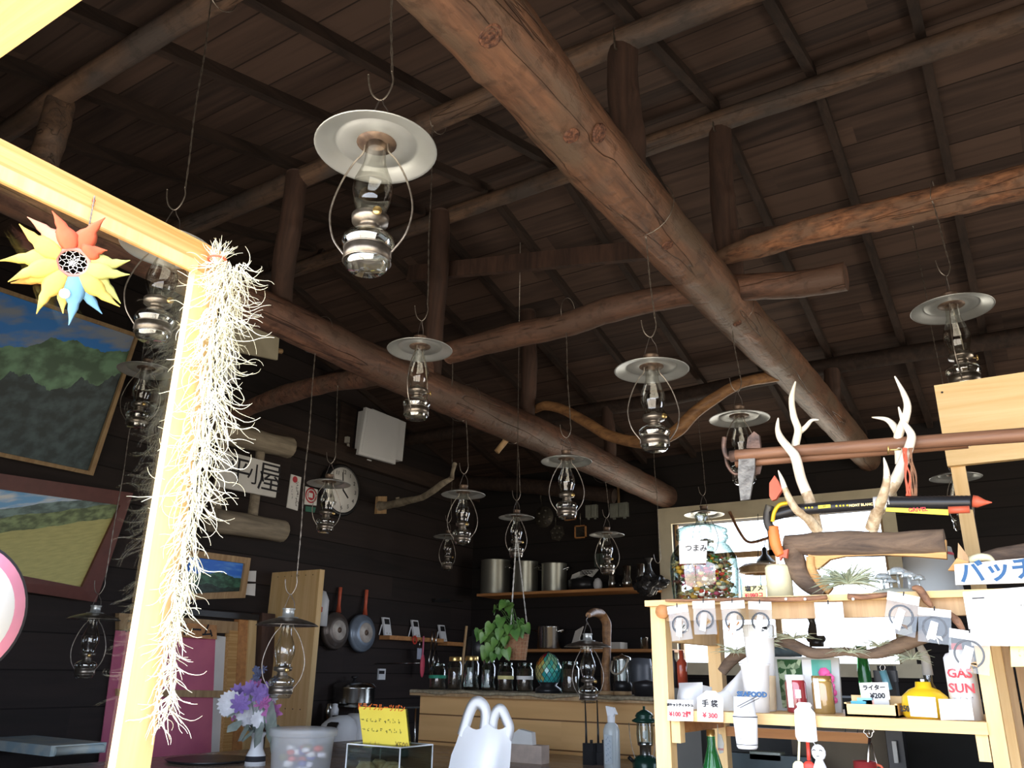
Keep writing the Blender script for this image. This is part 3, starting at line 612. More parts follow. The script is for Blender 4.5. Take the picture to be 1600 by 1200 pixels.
picture('small framed painting of a green peak beside the pine board', [wq(284, 858, .04), wq(388, 872, .04), wq(379, 934, .02), wq(270, 938, .02)], .045, 'tan', p_sml)
solo('note_card', wplate([(385, 892), (400, 892), (399, 909), (383, 908)], .004), 'paper', 'upper small white card beside the little peak painting', 'card')
solo('note_card', wplate([(383, 912), (399, 912), (398, 931), (381, 929)], .004), 'paper', 'lower small white card beside the little peak painting', 'card')
solo('paper_sheet', wplate([(340, 549), (371, 551), (369, 600), (338, 596)], .004), 'paper', 'white paper sheet high on the left wall behind the stringy plant', 'paper')
t = thing('hanging_board', 'pale cloth covered board hung below the second tie beam', 'board', A(405, 535, x=-4.6))
obj('panel', MB().prism([A(360, 505, x=-4.6), A(434, 522, x=-4.6), A(431, 563, x=-4.6), A(356, 548, x=-4.6)], (.02, 0, 0)), 'creampaint', t)
obj('rod', MB().tube([A(430, 547, x=-4.6), A(440, 549, x=-4.6)], .02, 8), 'tan', t)
# the log ladder with the name board
t = thing('ladder_sign', 'weathered log ladder with a white hand painted name board', 'sign', wq(400, 760, .1))
def lg(a, b, r, off=.08, seed=1): return MB().tube([wq(a[0]+(b[0]-a[0])*i/10, a[1]+(b[1]-a[1])*i/10, off) for i in range(11)], r, 14, rough=.1, seed=seed)
obj('upper_rung', lg((330, 672), (452, 700), .085, .12, 2), 'grey_wood', t); obj('lower_rung', lg((330, 812), (442, 830), .085, .12, 5), 'grey_wood', t)
for x0, x1 in ((345, 335), (405, 393)):
    obj('rail', lg((x0+4, 690), (x1, 822), .038, .1, x0), 'grey_wood', t)
nb = [wq(350, 705, .17), wq(435, 727, .17), wq(428, 778, .17), wq(334, 760, .17)]
obj('name_board', MB().prism(nb, (.02, 0, 0)), 'cloth', t)
rr = (nb[1]-nb[0]).normalized(); c0 = (nb[0]+nb[1]+nb[2]+nb[3])/4+Vector((.022, 0, 0)); Kb = (nb[1]-nb[0]).length
text('平', .22, 'ink', t, c0-rr*Kb*.22, rr, ZU, th=.001); text('小', .17, 'ink', t, c0+rr*Kb*.10, rr, ZU, th=.001); text('屋', .24, 'ink', t, c0+rr*Kb*.36, rr, ZU, th=.001)
solo('crescent_hook', MB().tube(smoothpath([wq(424, 675, .05), wq(432, 673, .05), wq(434, 678, .05), wq(430, 682, .05), wq(422, 680, .05)], 4), .012, 8), 'grey_plastic', 'small cream crescent hook above the log ladder', 'hook')
t = solo('wall_plaque', wplate([(454, 741), (470, 746), (464, 798), (447, 793)], .008), 'paper', 'tall narrow white plaque with printed columns', 'plaque')
scribble(t, [wq(464, 753+i*7, .010) for i in range(6)], VW, ZU, .035, 'ink'); scribble(t, [wq(456, 760+i*6, .010) for i in range(4)], VW, ZU, .02, 'ink')
text('●', .07, 'inkr', t, wq(461, 750, .01), VW, ZU)
t = thing('wall_sticker', 'white sticker with a round red emblem over a green strip', 'sticker', wq(486, 780))
obj('sheet', wplate([(477, 760), (496, 765), (494, 790), (475, 788)], .004), 'paper', t); obj('green_strip', wplate([(477, 791), (493, 793), (491, 801), (477, 799)], .005), mat('green_print', (.05, .2, .14), .6), t)
obj('emblem', MB().lathe([(0, .001), (.065, .001), (.065, .0015), (0, .0015)], wq(486, 774, .005), 24, (1, 0, 0)), 'inkr', t)
obj('emblem_mark', MB().lathe([(.042, .0), (.052, .0), (.052, .002), (.042, .002)], wq(486, 774, .007), 20, (1, 0, 0)).box(wq(486, 774, .008)-Vector((0, .03, .02)), wq(486, 774, .009)+Vector((0, .02, .02))), 'paper', t)
# clock
cc = wq(531, 766, .03); t = thing('wall_clock', 'round white faced wall clock in a dark case', 'clock', cc)
cr_ = .20
obj('case', MB().lathe([(0, -.03), (cr_*1.12, -.03), (cr_*1.14, .02), (cr_*1.04, .04), (cr_, .03), (0, .03)], cc, 36, (1, 0, 0)), 'black', t)
obj('dial', MB().lathe([(0, .032), (cr_*.98, .032), (cr_*.98, .034), (0, .034)], cc, 36, (1, 0, 0)), 'paper', t)
for i in range(12):
    a = 2*PI*i/12; text(str(12 if i == 0 else i), .05, 'ink', t, cc+Vector((.036, cr_*.78*math.sin(a), cr_*.78*math.cos(a))), VW, ZU, name='numeral')
obj('hour_hand', MB().beam(cc+Vector((.038, 0, 0)), cc+Vector((.038, .07, -.06)), .012, .004, (1, 0, 0)), 'ink', t); obj('minute_hand', MB().beam(cc+Vector((.04, 0, 0)), cc+Vector((.04, -.02, .15)), .008, .004, (1, 0, 0)), 'ink', t)
# electric box
t = thing('breaker_box', 'white electric breaker box high on the dark wall', 'box', wq(590, 690))
D = .17
obj('case', MB().prism([A(560, 643, x=XL+.02), A(613, 664, x=XL+.02), A(607, 724, x=XL+.02), A(553, 711, x=XL+.02)], (D, 0, 0)), 'white', t)
q4 = [A(568, 637, x=XL+D+.02), A(620, 656, x=XL+D+.02), A(614, 726, x=XL+D+.02), A(556, 710, x=XL+D+.02)]
obj('cover', MB().prism(q4, (.03, 0, 0)), 'white', t); cq = sum(q4, Vector())/4
obj('cover_panel', MB().prism([cq+(v-cq)*.88+Vector((.031, 0, 0)) for v in q4], (.004, 0, 0)), 'white', t)
obj('latch', MB().box(A(577, 719, x=XL+D+.05)-Vector((0, .03, .006)), A(577, 719, x=XL+D+.06)+Vector((0, .03, .006))), 'white', t)
t = thing('wall_socket', 'small cream socket with a short cable left of the breaker box', 'socket', wq(541, 690))
obj('body', MB().box(wq(536, 692), wq(547, 683, .05)), 'grey_plastic', t); obj('cable', MB().tube(smoothpath([wq(544, 694, .03), wq(545, 700, .04), wq(549, 706, .03), wq(550, 714, .02)], 5), .012, 8), 'grey_plastic', t)
solo('backing_plank', wplate([(533, 628), (556, 640), (538, 770), (520, 760)], .015), 'rafter', 'dark plank on the wall behind the cream socket', 'plank')
# bracket branch
t = thing('bracket_branch', 'forked grey branch bracket fixed to a small pine block', 'branch', wq(592, 788))
bb = [wq(587, 776), wq(601, 776), wq(600, 803), wq(585, 803)]
obj('mount', MB().prism(bb, (.03, 0, 0)), 'tan', t)
obj('branch', MB().tube(smoothpath([wq(593, 790, .03), wq(612, 788, .2), wq(640, 782, .5), wq(664, 775, .75), wq(690, 757, 1.0), wq(708, 746, 1.1)], 6), interp([.045, .035, .03, .03, .026, .02], 31), 10, rough=.25, seed=4).tube([wq(706, 748, 1.1), wq(707, 738, 1.1), wq(711, 724, 1.1)], [.02, .016, .018], 8).tube([wq(622, 787, .3), wq(621, 777, .3)], .018, 8), 'grey_wood', t)
# door with the pink curtain
t = thing('door_1', 'pine door with a pink curtain behind its glass', 'door', wq(330, 1185)); t['kind'] = 'structure'
def wp(n, pts, m, tk=.03, off=.0): obj(n, wplate(pts, tk, off), m, t)
wp('curtain', [(180, 985), (336, 996), (328, 1200), (150, 1215)], 'pink', .006, .01)
wp('curtain_bright_streak', [(336, 993), (352, 995), (341, 1200), (328, 1200)], 'paper', .006, .01)  # streak of light at the curtain edge, painted as a white strip
wp('mid_rail', [(180, 1076), (345, 1079), (344, 1090), (180, 1087)], 'tan', .03, .018)
wp('stile', [(352, 985), (366, 986), (352, 1215), (338, 1215)], 'piney', .05); wp('top_rail', [(180, 958), (366, 972), (366, 990), (180, 984)], 'tan', .045)
wp('jamb', [(366, 966), (380, 967), (368, 1215), (353, 1215)], 'orange_wood', .055); wp('door_frame', [(380, 962), (392, 963), (380, 1215), (368, 1215)], 'pine', .07)
wp('door_hood', [(240, 949), (391, 961), (390, 970), (240, 958)], 'black', .1)
wp('name_plank', [(222, 968), (337, 977), (337, 999), (220, 991)], 'orange_wood', .012, .056)
text('スタッフルーム', .098, 'ink', t, wq(334, 987, .071), VW, ZU, align='RIGHT', bold=.002)
struct('trim_2', wplate([(393, 958), (413, 960), (403, 1215), (382, 1215)], .12), 'post', 'dark post between the door and the tall pine board', 'post')
# tall pine board
PBY = 4.45
struct('trim_3', MB().box((A(417, 897, y=PBY).x, PBY, .1), (A(500, 890, y=PBY).x, PBY+.05, A(450, 893, y=PBY).z)), 'pine', 'tall pale pine board with nail dots behind the low lamp', 'board')
mb = MB()
for i in range(6): mb.ball((-4.98+i*.075, PBY, A(460, 1108, y=PBY).z), .005, 6); mb.ball((-4.98+i*.075, PBY, H+.665), .004, 6)
solo('nail_heads', mb, 'ink', 'two rows of small nail heads in the tall pine board', 'nails', kind='stuff')
# frying pans
def pan(px, py, rpx, label, m, hm, top):
    c = wq(px, py, .07); r = px2m(rpx, c); t = thing('frying_pan', label, 'pan', c, 'frying pans on the wall')
    obj('bowl', MB().lathe([(0, .03), (r*.62, .03), (r*.68, .026), (r*.9, .0), (r, -.03), (r*1.02, -.03), (r*.92, .004), (0, .02)][::-1], c, 32, (1, 0, .05)), m, t)
    obj('base_disc', MB().lathe([(0, .034), (r*.5, .034), (r*.52, .030)], c, 28, (1, 0, .05)), mat('pan_base_%d' % px, (.42, .36, .32), .6, .3, (.62, .58, .52), 14), t)
    obj('base_hub', MB().lathe([(0, .038), (r*.14, .038), (r*.15, .034)], c, 12, (1, 0, .05)), 'rust', t)
    tp = wq(*top, .03); nk = c+(tp-c).normalized()*r*.95
    obj('handle', MB().tube([nk, nk+(tp-nk)*.3, tp], [.024, .014, .016], 8), hm, t)
pan(526, 985, 29, 'dark frying pan hung base out on the left wall', mat('dark_pan', (.13, .11, .10), .35, .5, (.18, .15, .13), 8), 'redor', (532, 918))
pan(568, 989, 29, 'blue grey frying pan hung base out, right of the dark pan', mat('bluegrey_pan', (.26, .32, .40), .35, .4, (.22, .27, .34), 8), 'redor', (573, 922))
t = thing('fire_extinguisher', 'small red fire extinguisher half hidden by the pine board', 'extinguisher', wq(500, 1000, .1))
obj('body', MB().lathe([(0, 0), (.06, 0), (.06, .2), (.03, .27), (0, .28)], wq(499, 978, .065), 16), 'white', t); obj('cap', MB().ball(wq(500, 953, .065), .06, 10), 'red', t)
# little shelves with timers
def rail(x0, x1, y0, y1, label):
    a = wq(x0, y0); b = wq(x1, y1); return solo('wall_ledge', MB().box((XL, a.y, (a.z+b.z)/2-.035), (XL+.12, b.y, (a.z+b.z)/2+.0)), 'orange_wood', label, 'shelf')
rail(593, 678, 990, 1001, 'narrow wooden ledge carrying two white kitchen timers'); rail(684, 731, 1001, 1007, 'narrow wooden ledge carrying one white kitchen timer')
solo('steel_rail', MB().tube([wq(588, 1037, .02), wq(660, 1036, .02)], .006, 6), 'steel', 'thin metal strip low on the kitchen wall', 'rail')
def timer(px, py, zb, label):
    P = wq(px, py, .07); P.z = zb; t = thing('kitchen_timer', label, 'timer', P, 'white kitchen timers'); s = .045
    a = P+Vector((0, -s, 0)); b = P+Vector((0, s, 0)); up = Vector((-.04, 0, .155))
    obj('body', MB().prism([a, b, b+up, a+up], (-.02, 0, 0)), 'white', t)
    obj('display', MB().prism([a+up*.62+Vector((.001, .012, 0)), b+up*.62+Vector((.001, -.012, 0)), b+up*.92+Vector((.001, -.012, 0)), a+up*.92+Vector((.001, .012, 0))], (.002, 0, 0)), 'black', t)
    obj('prop', MB().beam(a+up*.6+Vector((-.02, -.004, 0)), P+Vector((-.055, -s-.02, .003)), .008, .008), 'white', t)
    for i in (-1, 1): obj('button', MB().box(P+up*.12+Vector((0, i*.02-.006, -.006)), P+up*.12+Vector((.005, i*.02+.006, .006))), 'grey_plastic', t)
za = (wq(593, 990).z+wq(678, 1001).z)/2; zb_ = (wq(684, 1001).z+wq(731, 1007).z)/2
timer(608, 980, za, 'first white kitchen timer, nearest the frying pans'); timer(653, 984, za, 'second white kitchen timer, above the pink spatula'); timer(695, 990, zb_, 'third white kitchen timer, on its own ledge')
t = thing('wall_thermostat', 'white control panel on the kitchen wall above the steamer pot', 'panel', wq(596, 1054, .0))
obj('body', MB().box(wq(589, 1062), wq(603, 1045, .02)), 'white', t); obj('display', MB().box(wq(592, 1053, .02), wq(601, 1048, .022)), 'black', t)
# utensils hanging at the ledges
t = thing('spatula', 'pink headed spatula hanging from the wooden ledge', 'spatula', wq(660, 1030, .14))
obj('blade', MB().ball(wq(660, 1040, .14), .055, 12, (.2, .6, 1.9)), mat('pink_rubber', (.80, .10, .16), .5), t); obj('handle', MB().tube([wq(662, 994, .14), wq(660, 1030, .14)], .008, 6), 'pink', t)
t = thing('spatula', 'pale blue spatula hanging beside the pink one', 'spatula', wq(655, 1030, .13))
obj('blade', MB().box(wq(651, 1030, .13), wq(659, 1013, .135)), mat('pale_blue', (.45, .5, .62), .5), t); obj('handle', MB().tube([wq(656, 1000, .13), wq(655, 1014, .13)], .006, 6), 'steel', t)
for i, (px, py, ln) in enumerate(((648, 1010, 18), (674, 1012, 40), (680, 1014, 34))):
    t = thing('kitchen_tool', ('small red scissors hanging from the ledge', 'long whisk hanging at the ledge end', 'steel tongs hanging right of the whisk')[i], ('scissors', 'whisk', 'tongs')[i], wq(px, py, .14))
    if i == 0:
        obj('grip', MB().tube([wq(px+3*math.cos(a*.7), py-10+6*math.sin(a*.7), .14) for a in range(9)], .008, 6, True), 'red', t); obj('blade', MB().beam(wq(px, py-4, .14), wq(px+1, py+4, .14), .015, .004), 'steel', t)
    else:
        obj('handle', MB().tube([wq(px+2, py-26, .14), wq(px, py, .14)], .009, 6), 'steel', t)
        obj('head', MB().tube([wq(px, py, .14), wq(px-4, py+ln*.5, .14), wq(px-3, py+ln*.8, .14)], .007, 6).tube([wq(px, py, .14), wq(px+5, py+ln*.5, .14), wq(px+4, py+ln*.8, .14)], .007, 6), 'steel', t)
t = thing('knife_rack', 'dim knife hung on the dark kitchen wall', 'knife', wq(698, 938, .03))
obj('grip', MB().beam(wq(678, 938, .03), wq(701, 939, .03), .04, .03), 'black', t); obj('blade', MB().beam(wq(701, 938, .03), wq(722, 940, .03), .035, .006), 'steel', t)
# ================================================================ kitchen, back wall
def shelf(x0, x1, px, py, y0, y1, label, m='tan', th=.025):
    z = A(px, py, y=y0).z; solo('wall_shelf', MB().box((x0, y0, z-th), (x1, y1, z)), m, label, 'shelf'); return z
YS = 6.8
zp = shelf(A(745, 925, y=YS).x, A(1012, 919, y=YS).x, 880, 922, YS, YB_, 'upper kitchen shelf carrying the stock pots', 'orange_wood')
zk = shelf(A(752, 1013, y=YS).x, A(1045, 1010, y=YS).x, 840, 1014, YS, YB_, 'lower kitchen shelf behind the row of jars', 'orange_wood')
def stockpot(px, w, top, label, zb, y=6.97, m='potsteel', lid=False):
    P = A(px, 900, y=y); P.z = zb; r = px2m(w/2, P); h = A(px, top, y=y).z-zb; t = thing('stock_pot', label, 'pot', P, 'stainless pots on the kitchen shelves')
    obj('body', MB().lathe([(0, 0), (r*.97, 0), (r, .01), (r, h-.008), (r*1.03, h), (r*1.0, h), (r*.97, h-.008), (r*.97, .012), (0, .012)], P, 36), m, t)
    for sg in (-1, 1): obj('handle', MB().tube([P+Vector((sg*r*.97, -.035, h*.78)), P+Vector((sg*(r+.045), -.03, h*.83)), P+Vector((sg*(r+.045), .03, h*.83)), P+Vector((sg*r*.97, .035, h*.78))], .008, 6), 'steel', t)
    return t
stockpot(774, 46, 876, 'first stock pot on the upper shelf, next to the corner', zp); stockpot(822, 38, 878, 'middle stock pot on the upper shelf', zp); stockpot(866, 40, 881, 'third stock pot on the upper shelf, beside the checked cloth', zp)
stockpot(858, 38, 979, 'dark shiny pot on the lower kitchen shelf', zk, y=6.95, m='steel')
t = thing('tea_towel', 'checked tea towel draped over a dark pan', 'towel', A(912, 905, y=6.95)); 
P = [A(888, 915, y=6.9), A(894, 898, y=6.9), A(910, 891, y=6.9), A(932, 889, y=6.95), A(922, 901, y=6.9), A(911, 896, y=6.88), A(899, 903, y=6.88), A(894, 916, y=6.88)]
obj('cloth', MB().prism(P, (0, .05, 0)), 'cloth', t)
g = MB()
for i in range(4): g.tube([A(908+i*5, 892, y=6.88), A(914+i*4, 899-i, y=6.88)], .003, 4); 
for i in range(3): g.tube([A(906, 893+i*2, y=6.878), A(930-i*3, 890+i*3, y=6.878)], .003, 4)
obj('check_lines', g, 'ink', t)
P = A(912, 905, y=7.0); P.z = zp; solo('dark_casserole', MB().lathe([(0, 0), (.14, 0), (.15, .05), (.15, .1), (.1, .12), (0, .125)], P, 24), 'black', 'dark casserole under the checked towel', 'pot')
P = A(934, 908, y=6.93); P.z = zp; solo('egg_timer', MB().lathe([(0, 0), (.03, .005), (.042, .035), (.040, .07), (.025, .10), (0, .112)], P, 20), 'white', 'white egg shaped timer on the upper kitchen shelf', 'timer')
def jug(px, w, top, label, m='steel', neck=.75, y=6.95):
    P = A(px, 905, y=y); P.z = zp; r = px2m(w/2, P); h = A(px, top, y=y).z-zp
    return solo('moka_pot' if 'coffee' in label else 'shaker', MB().lathe([(0, 0), (r, 0), (r*.98, h*.35), (r*neck, h*.5), (r*.95, h*.95), (r*.5, h), (0, h)], P, 12 if 'coffee' in label else 24), m, label, 'coffee pot' if 'coffee' in label else 'shaker')
jug(957, 14, 885, 'small steel coffee maker behind the bluish lamp'); jug(980, 17, 883, 'faceted moka coffee pot right of the bluish lamp', neck=.7); jug(1002, 14, 880, 'cocktail shaker at the end of the upper shelf', neck=.9); jug(969, 9, 898, 'slim glass cruet between the coffee pots', 'solidglass', .6)
def hung(name, px, py, label, cat, group=None): 
    P = A(px, py, y=YB_-.04); return thing(name, label, cat, P, group), P
t, P = hung('takoyaki_pan', 847, 807, 'large round iron pan with dimples on the back wall', 'pan'); r = px2m(17, P)
def dimple_pan(t, P, r, seg, nd, m='iron'):
    obj('plate', MB().lathe([(0, 0), (r*.95, 0), (r, -.015), (r, -.03), (0, -.03)], P+Vector((0, .03, 0)), seg, (0, -1, 0), seg > 10), m, t)
    mb = MB(); pts = [(0, 0)]+[(math.cos(2*PI*i/nd), math.sin(2*PI*i/nd)) for i in range(nd)]
    for a, b in pts: mb.lathe([(0, .012), (r*.1, .008), (r*.13, 0)], P+Vector((a*r*.6, .028, b*r*.6)), 10, (0, -1, 0))
    obj('dimple', mb, mat('iron_bump_%d' % int(P.x*100), (.12, .11, .09), .4, .5), t)
dimple_pan(t, P, r, 28, 5); obj('handle', MB().tube([P+Vector((0, 0, r)), P+Vector((-.02, 0, r+.08)), P+Vector((-.01, 0, r+.15))], .008, 6), 'iron', t)
t, P = hung('pancake_pan', 868, 832, 'hexagonal iron pan with seven dimples on the back wall', 'pan'); dimple_pan(t, P, px2m(13.5, P), 6, 6); obj('handle', MB().tube([P+Vector((0, 0, .07)), P+Vector((.0, 0, .15))], .006, 6), 'iron', t)
def toaster(px, py, w, h, label, m, name='sandwich_iron'):
    t, P = hung(name, px, py, label, 'sandwich iron', None); a = px2m(w/2, P); b = px2m(h/2, P)
    for sg in (-1, 1):
        mb = MB().box(P+Vector((sg*a*.5-a*.46, -.01, -b)), P+Vector((sg*a*.5+a*.46, .03, b))); mb.box(P+Vector((sg*a*.5-a*.33, -.02, -b*.75)), P+Vector((sg*a*.5+a*.33, -.01, b*.75)))
        obj('plate', mb, m, t)
    obj('hinge', MB().box(P+Vector((-a*.7, 0, -b*1.25)), P+Vector((-a*.45, .02, -b))).box(P+Vector((a*.45, 0, -b*1.25)), P+Vector((a*.7, .02, -b))), m, t)
    obj('handle', MB().tube([P+Vector((0, 0, b)), P+Vector((0, 0, b+.16))], .014, 8), 'tan' if w > 26 else 'steel', t); return t
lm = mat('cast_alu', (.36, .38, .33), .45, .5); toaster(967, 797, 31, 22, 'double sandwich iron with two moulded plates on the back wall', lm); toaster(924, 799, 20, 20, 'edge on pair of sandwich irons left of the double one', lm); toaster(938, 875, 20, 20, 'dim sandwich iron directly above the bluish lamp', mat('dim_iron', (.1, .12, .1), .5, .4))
for px, py, w, lb in ((907, 831, 20, 'small square grill net in an orange frame'), (891, 803, 20, 'orange framed grill net half hidden by a lamp')):
    t, P = hung('grill_net', px, py, lb, 'grill'); a = px2m(w/2, P); mb = MB()
    for q in (((-a, -a), (a, -a*.82)), ((-a, a*.82), (a, a)), ((-a, -a), (-a*.82, a)), ((a*.82, -a), (a, a))): mb.box(P+Vector((q[0][0], -.01, q[0][1])), P+Vector((q[1][0], .01, q[1][1])))
    obj('frame', mb, 'orange_wood', t); mb = MB()
    for i in range(-3, 4): mb.tube([P+Vector((i*a*.24, 0, -a)), P+Vector((i*a*.24, 0, a))], .003, 5); mb.tube([P+Vector((-a, 0, i*a*.24)), P+Vector((a, 0, i*a*.24))], .003, 5)
    obj('net', mb, 'iron', t); obj('hanger', MB().tube([P+Vector((0, 0, a)), P+Vector((0, 0, a+.12))], .005, 5), 'wire', t)
# black bags hanging by the window
t = thing('black_bag', 'black plastic bag slumped at the end of the upper shelf', 'bag', A(1018, 925, y=6.80))
mb = MB(); bm = bmesh.new(); bmesh.ops.create_icosphere(bm, subdivisions=4, radius=1)
for v in bm.verts:
    q = v.co.copy(); k = 1+.35*noise.noise(q*2.2)+.2*noise.noise(q*6)
    v.co = Vector((q.x*.15*k, q.y*.09*k, q.z*.09*k*(1.15 if q.x < .2 else .75)))
ctr = A(1018, 912, y=6.80); mb.add([v.co+ctr for v in bm.verts], [[v.index for v in f.verts] for f in bm.faces], False); bm.free()
obj('sack', mb, 'bag_black', t); obj('knot_top', MB().lathe([(.05, 0), (.022, .06), (.018, .1), (.04, .14)], ctr+Vector((-.02, 0, .08)), 10), 'bag_black', t)
# window hanging things (outside light behind)
WY = 7.06; P = A(1196, 878, y=WY); t = thing('pendant_lamp', 'small black pendant lamp hanging before the bright window', 'lamp', P)
obj('bell', MB().lathe([(.08, 0), (.033, .055), (.022, .065), (.022, .11), (.009, .125), (.0, .125)], P, 20), 'black', t)
obj('cord', MB().tube([P+Vector((0, 0, .12)), A(1196, 842, y=WY)], .004, 5), 'black', t)
solo('bent_branch', MB().tube(smoothpath([A(1140, 800, y=WY+.05), A(1155, 830, y=WY), A(1170, 847, y=WY), A(1196, 842, y=WY), A(1204, 838, y=WY)], 5), .013, 8, rough=.2), 'twig', 'bent twig in front of the bright window', 'branch')
P = A(1186, 897, y=6.98); t = thing('paper_lantern', 'ribbed tan paper lantern below the black pendant', 'lantern', P); obj('paper_cover', MB().lathe([(.12, 0), (.17, .015), (.155, .03), (.175, .045), (.15, .06), (.12, .08), (.04, .09), (0, .09)], P, 28), 'tan', t); obj('cord', MB().tube([P+Vector((0, 0, .09)), Vector((P.x, 7.1, H+1.33))], .003, 5), 'black', t)

# ================================================================ back counter
CY = 4.40; CT = A(840, 1084, y=CY).z
c0x, c1x = A(657, 1085, y=CY).x, A(1040, 1085, y=CY).x+1.9
struct('wall_counter', MB().box((c0x, CY, 0), (c1x, CY+.42, CT-.03)), 'counter', 'boarded pine back counter front in the middle of the picture', 'counter')
mb = MB().box((c0x-.04, CY-.06, CT-.03), (c1x, CY+.45, CT))
solo('counter_top', mb, 'tan', 'rough edged top board of the back counter carrying the jars', 'counter top')['kind'] = 'structure'
mb = MB()
pts = []
for i in range(61):
    x = c0x-.03+(c1x-1.9-c0x+.02)*i/60; pts.append(Vector((x, CY-.065, CT+.004+.012*noise.noise(Vector((x*5, 0, 0)))-.010)))
mb.tube(pts, [.010+.006*noise.noise(Vector((i*.4, 3, 1))) for i in range(61)], 8, rough=.5, seed=7)
solo('sackcloth_runner', mb.box((c0x, CY-.05, CT), (c1x-1.9, CY+.2, CT+.004)), mat('sackcloth', (.40, .34, .23), .95, 0, (.28, .23, .15), 60, .8), 'wrinkled sackcloth runner under the row of jars', 'cloth')
TZ = H-.435       # service counter top
solo('service_counter', MB().box((-3.95, .75, TZ-.05), (1.4, CY-.005, TZ)).box((-3.9, .9, 0), (1.3, .95, TZ-.05)), wood('service_top', (.34, .26, .2), (.22, .16, .12), 0, 14, .1, .25, .2), 'low glossy service counter along the bottom of the picture', 'counter')['kind'] = 'structure'
CB = CT+.0045
def masonjar(px, w, top, label, fill=.85, fm='coffee', lid='brass', y=CY+.1, tag_=None, stuff=None, grp='glass jars on the back counter'):
    P = A(px, 1070, y=y); P.z = CB; r = px2m(w/2, P); h = A(px, top, y=y).z-CB; t = thing('glass_jar', label, 'jar', P, grp)
    obj('glass', MB().lathe([(0, .003), (r*.9, .003), (r, .015), (r, h*.76), (r*.78, h*.86), (r*.78, h*.98)], P, 28), 'jar', t)
    if fill: obj('contents', MB().lathe([(0, .008), (r*.88, .008), (r*.94, .02), (r*.94, h*.76*fill), (r*.5, h*.76*fill+.005), (0, h*.76*fill)], P, 24), fm, t)
    obj('lid', MB().lathe([(r*.84, h*.86), (r*.86, h*.88), (r*.86, h*.97), (r*.8, h), (0, h)], P, 28), lid, t)
    if tag_: obj('label_strip', MB().lathe([(r*1.01, h*.42), (r*1.01, h*.54)], P, 40), tag_, t)
    if stuff:
        for k in range(2): obj('scoop', MB().tube([P+Vector((-.3*r+.3*r*k, -.4*r, h*.12)), P+Vector((.2*r-.5*r*k, -.3*r, h*.66))], .007, 6).ball(P+Vector((-.3*r+.5*r*k, -.4*r, h*.14)), r*.35, 8, (1, .5, .8)), 'white', t)
    return t
gp = mat('green_paper', (.03, .3, .18), .7)
masonjar(683, 27, 1036, 'clip top jar with a green label, first in the row', lid='jar', tag_=gp, fill=.7)
masonjar(710, 23, 1026, 'tall jar with a brass lid and dark contents, beside the green labelled jar')
masonjar(736, 25, 1025, 'wide jar with a brass lid holding white scoops', fill=.12, stuff=1)
masonjar(763, 22, 1030, 'open jar with white spoons standing in it', fill=.1, stuff=1, lid='jar')
masonjar(790, 25, 1035, 'dark filled jar with a pale yellow label, below the hanging plant', lid='jar', tag_='yellow2')
masonjar(820, 26, 1035, 'coffee filled jar left of the stained glass egg lamp', lid='jar', tag_='paper', fill=1)
masonjar(891, 29, 1033, 'coffee filled jar right of the stained glass egg lamp', lid='jar', fill=.95)
# stained glass egg lamp
P = A(857, 1075, y=CY+.08); P.z = CB; r = px2m(21, P); t = thing('stained_glass_lamp', 'egg shaped stained glass lamp on a dark base', 'lamp', P)
hB = A(857, 1066, y=CY+.08).z-CB; hT = A(857, 1018, y=CY+.08).z-CB
obj('base', MB().lathe([(0, 0), (r*1.0, 0), (r*.95, hB*.4), (r*.6, hB*.7), (r*.75, hB), (0, hB)], P, 20), 'black', t)
cols = [(.05, .42, .40), (.10, .55, .45), (.35, .70, .40), (.75, .62, .18), (.80, .28, .05), (.12, .50, .55), (.45, .42, .16), (.45, .02, .05)]
gm = [mat('stained_glass_%d' % i, c, .15, 0, tuple(v*.8 for v in c), 30, coat=.5) for i, c in enumerate(cols)]
nr, ns = 8, 16; mb = MB(); lead = MB()
def egg(i, k):
    f = i/nr; zz = hB+(hT-hB)*f; rr = r*(math.sin(PI*min(1, .22+.78*f))**.62)*(1 if f < 1 else 0)*1.02; a = 2*PI*(k+(i % 2)*.5)/ns
    return P+Vector((rr*math.cos(a), rr*math.sin(a), zz))
rg = random.Random(5)
for i in range(nr):
    for k in range(ns):
        # diamond with its waist on row i
        lo = egg(i-1, k if i % 2 == 0 else k) if i > 0 else egg(0, k+.5)
        if i % 2 == 0: c4 = [egg(i, k), egg(max(i-1, 0), k), egg(i, k+1), egg(i+1, k)] if i > 0 else [egg(0, k), egg(0, k+1), egg(1, k)]
        else: c4 = [egg(i, k), egg(i-1, k+1), egg(i, k+1), egg(min(i+1, nr), k+1)]
        am = 2*PI*(k+.5+(i % 2)*.5)/ns; front = abs(((am-R(237)+PI) % (2*PI))-PI)
        ci = 7 if (i >= nr-1 and front < .8) else (4 if (front < .5 and i in (5, 6)) else (3 if front < .65 and i in (4, 5) else (6 if front < .7 and i in (1, 2, 3) else rg.choice([0, 0, 1, 5] if i < 4 else [1, 2, 2, 0]))))
        mb.cur = ci; mb.add(c4, [list(range(len(c4)))])
        for j in range(len(c4)): lead.tube([c4[j], c4[(j+1) % len(c4)]], .0016, 4, caps=False)
obj('glass_shade', mb, gm, t); obj('lead_lines', lead, 'ink', t)
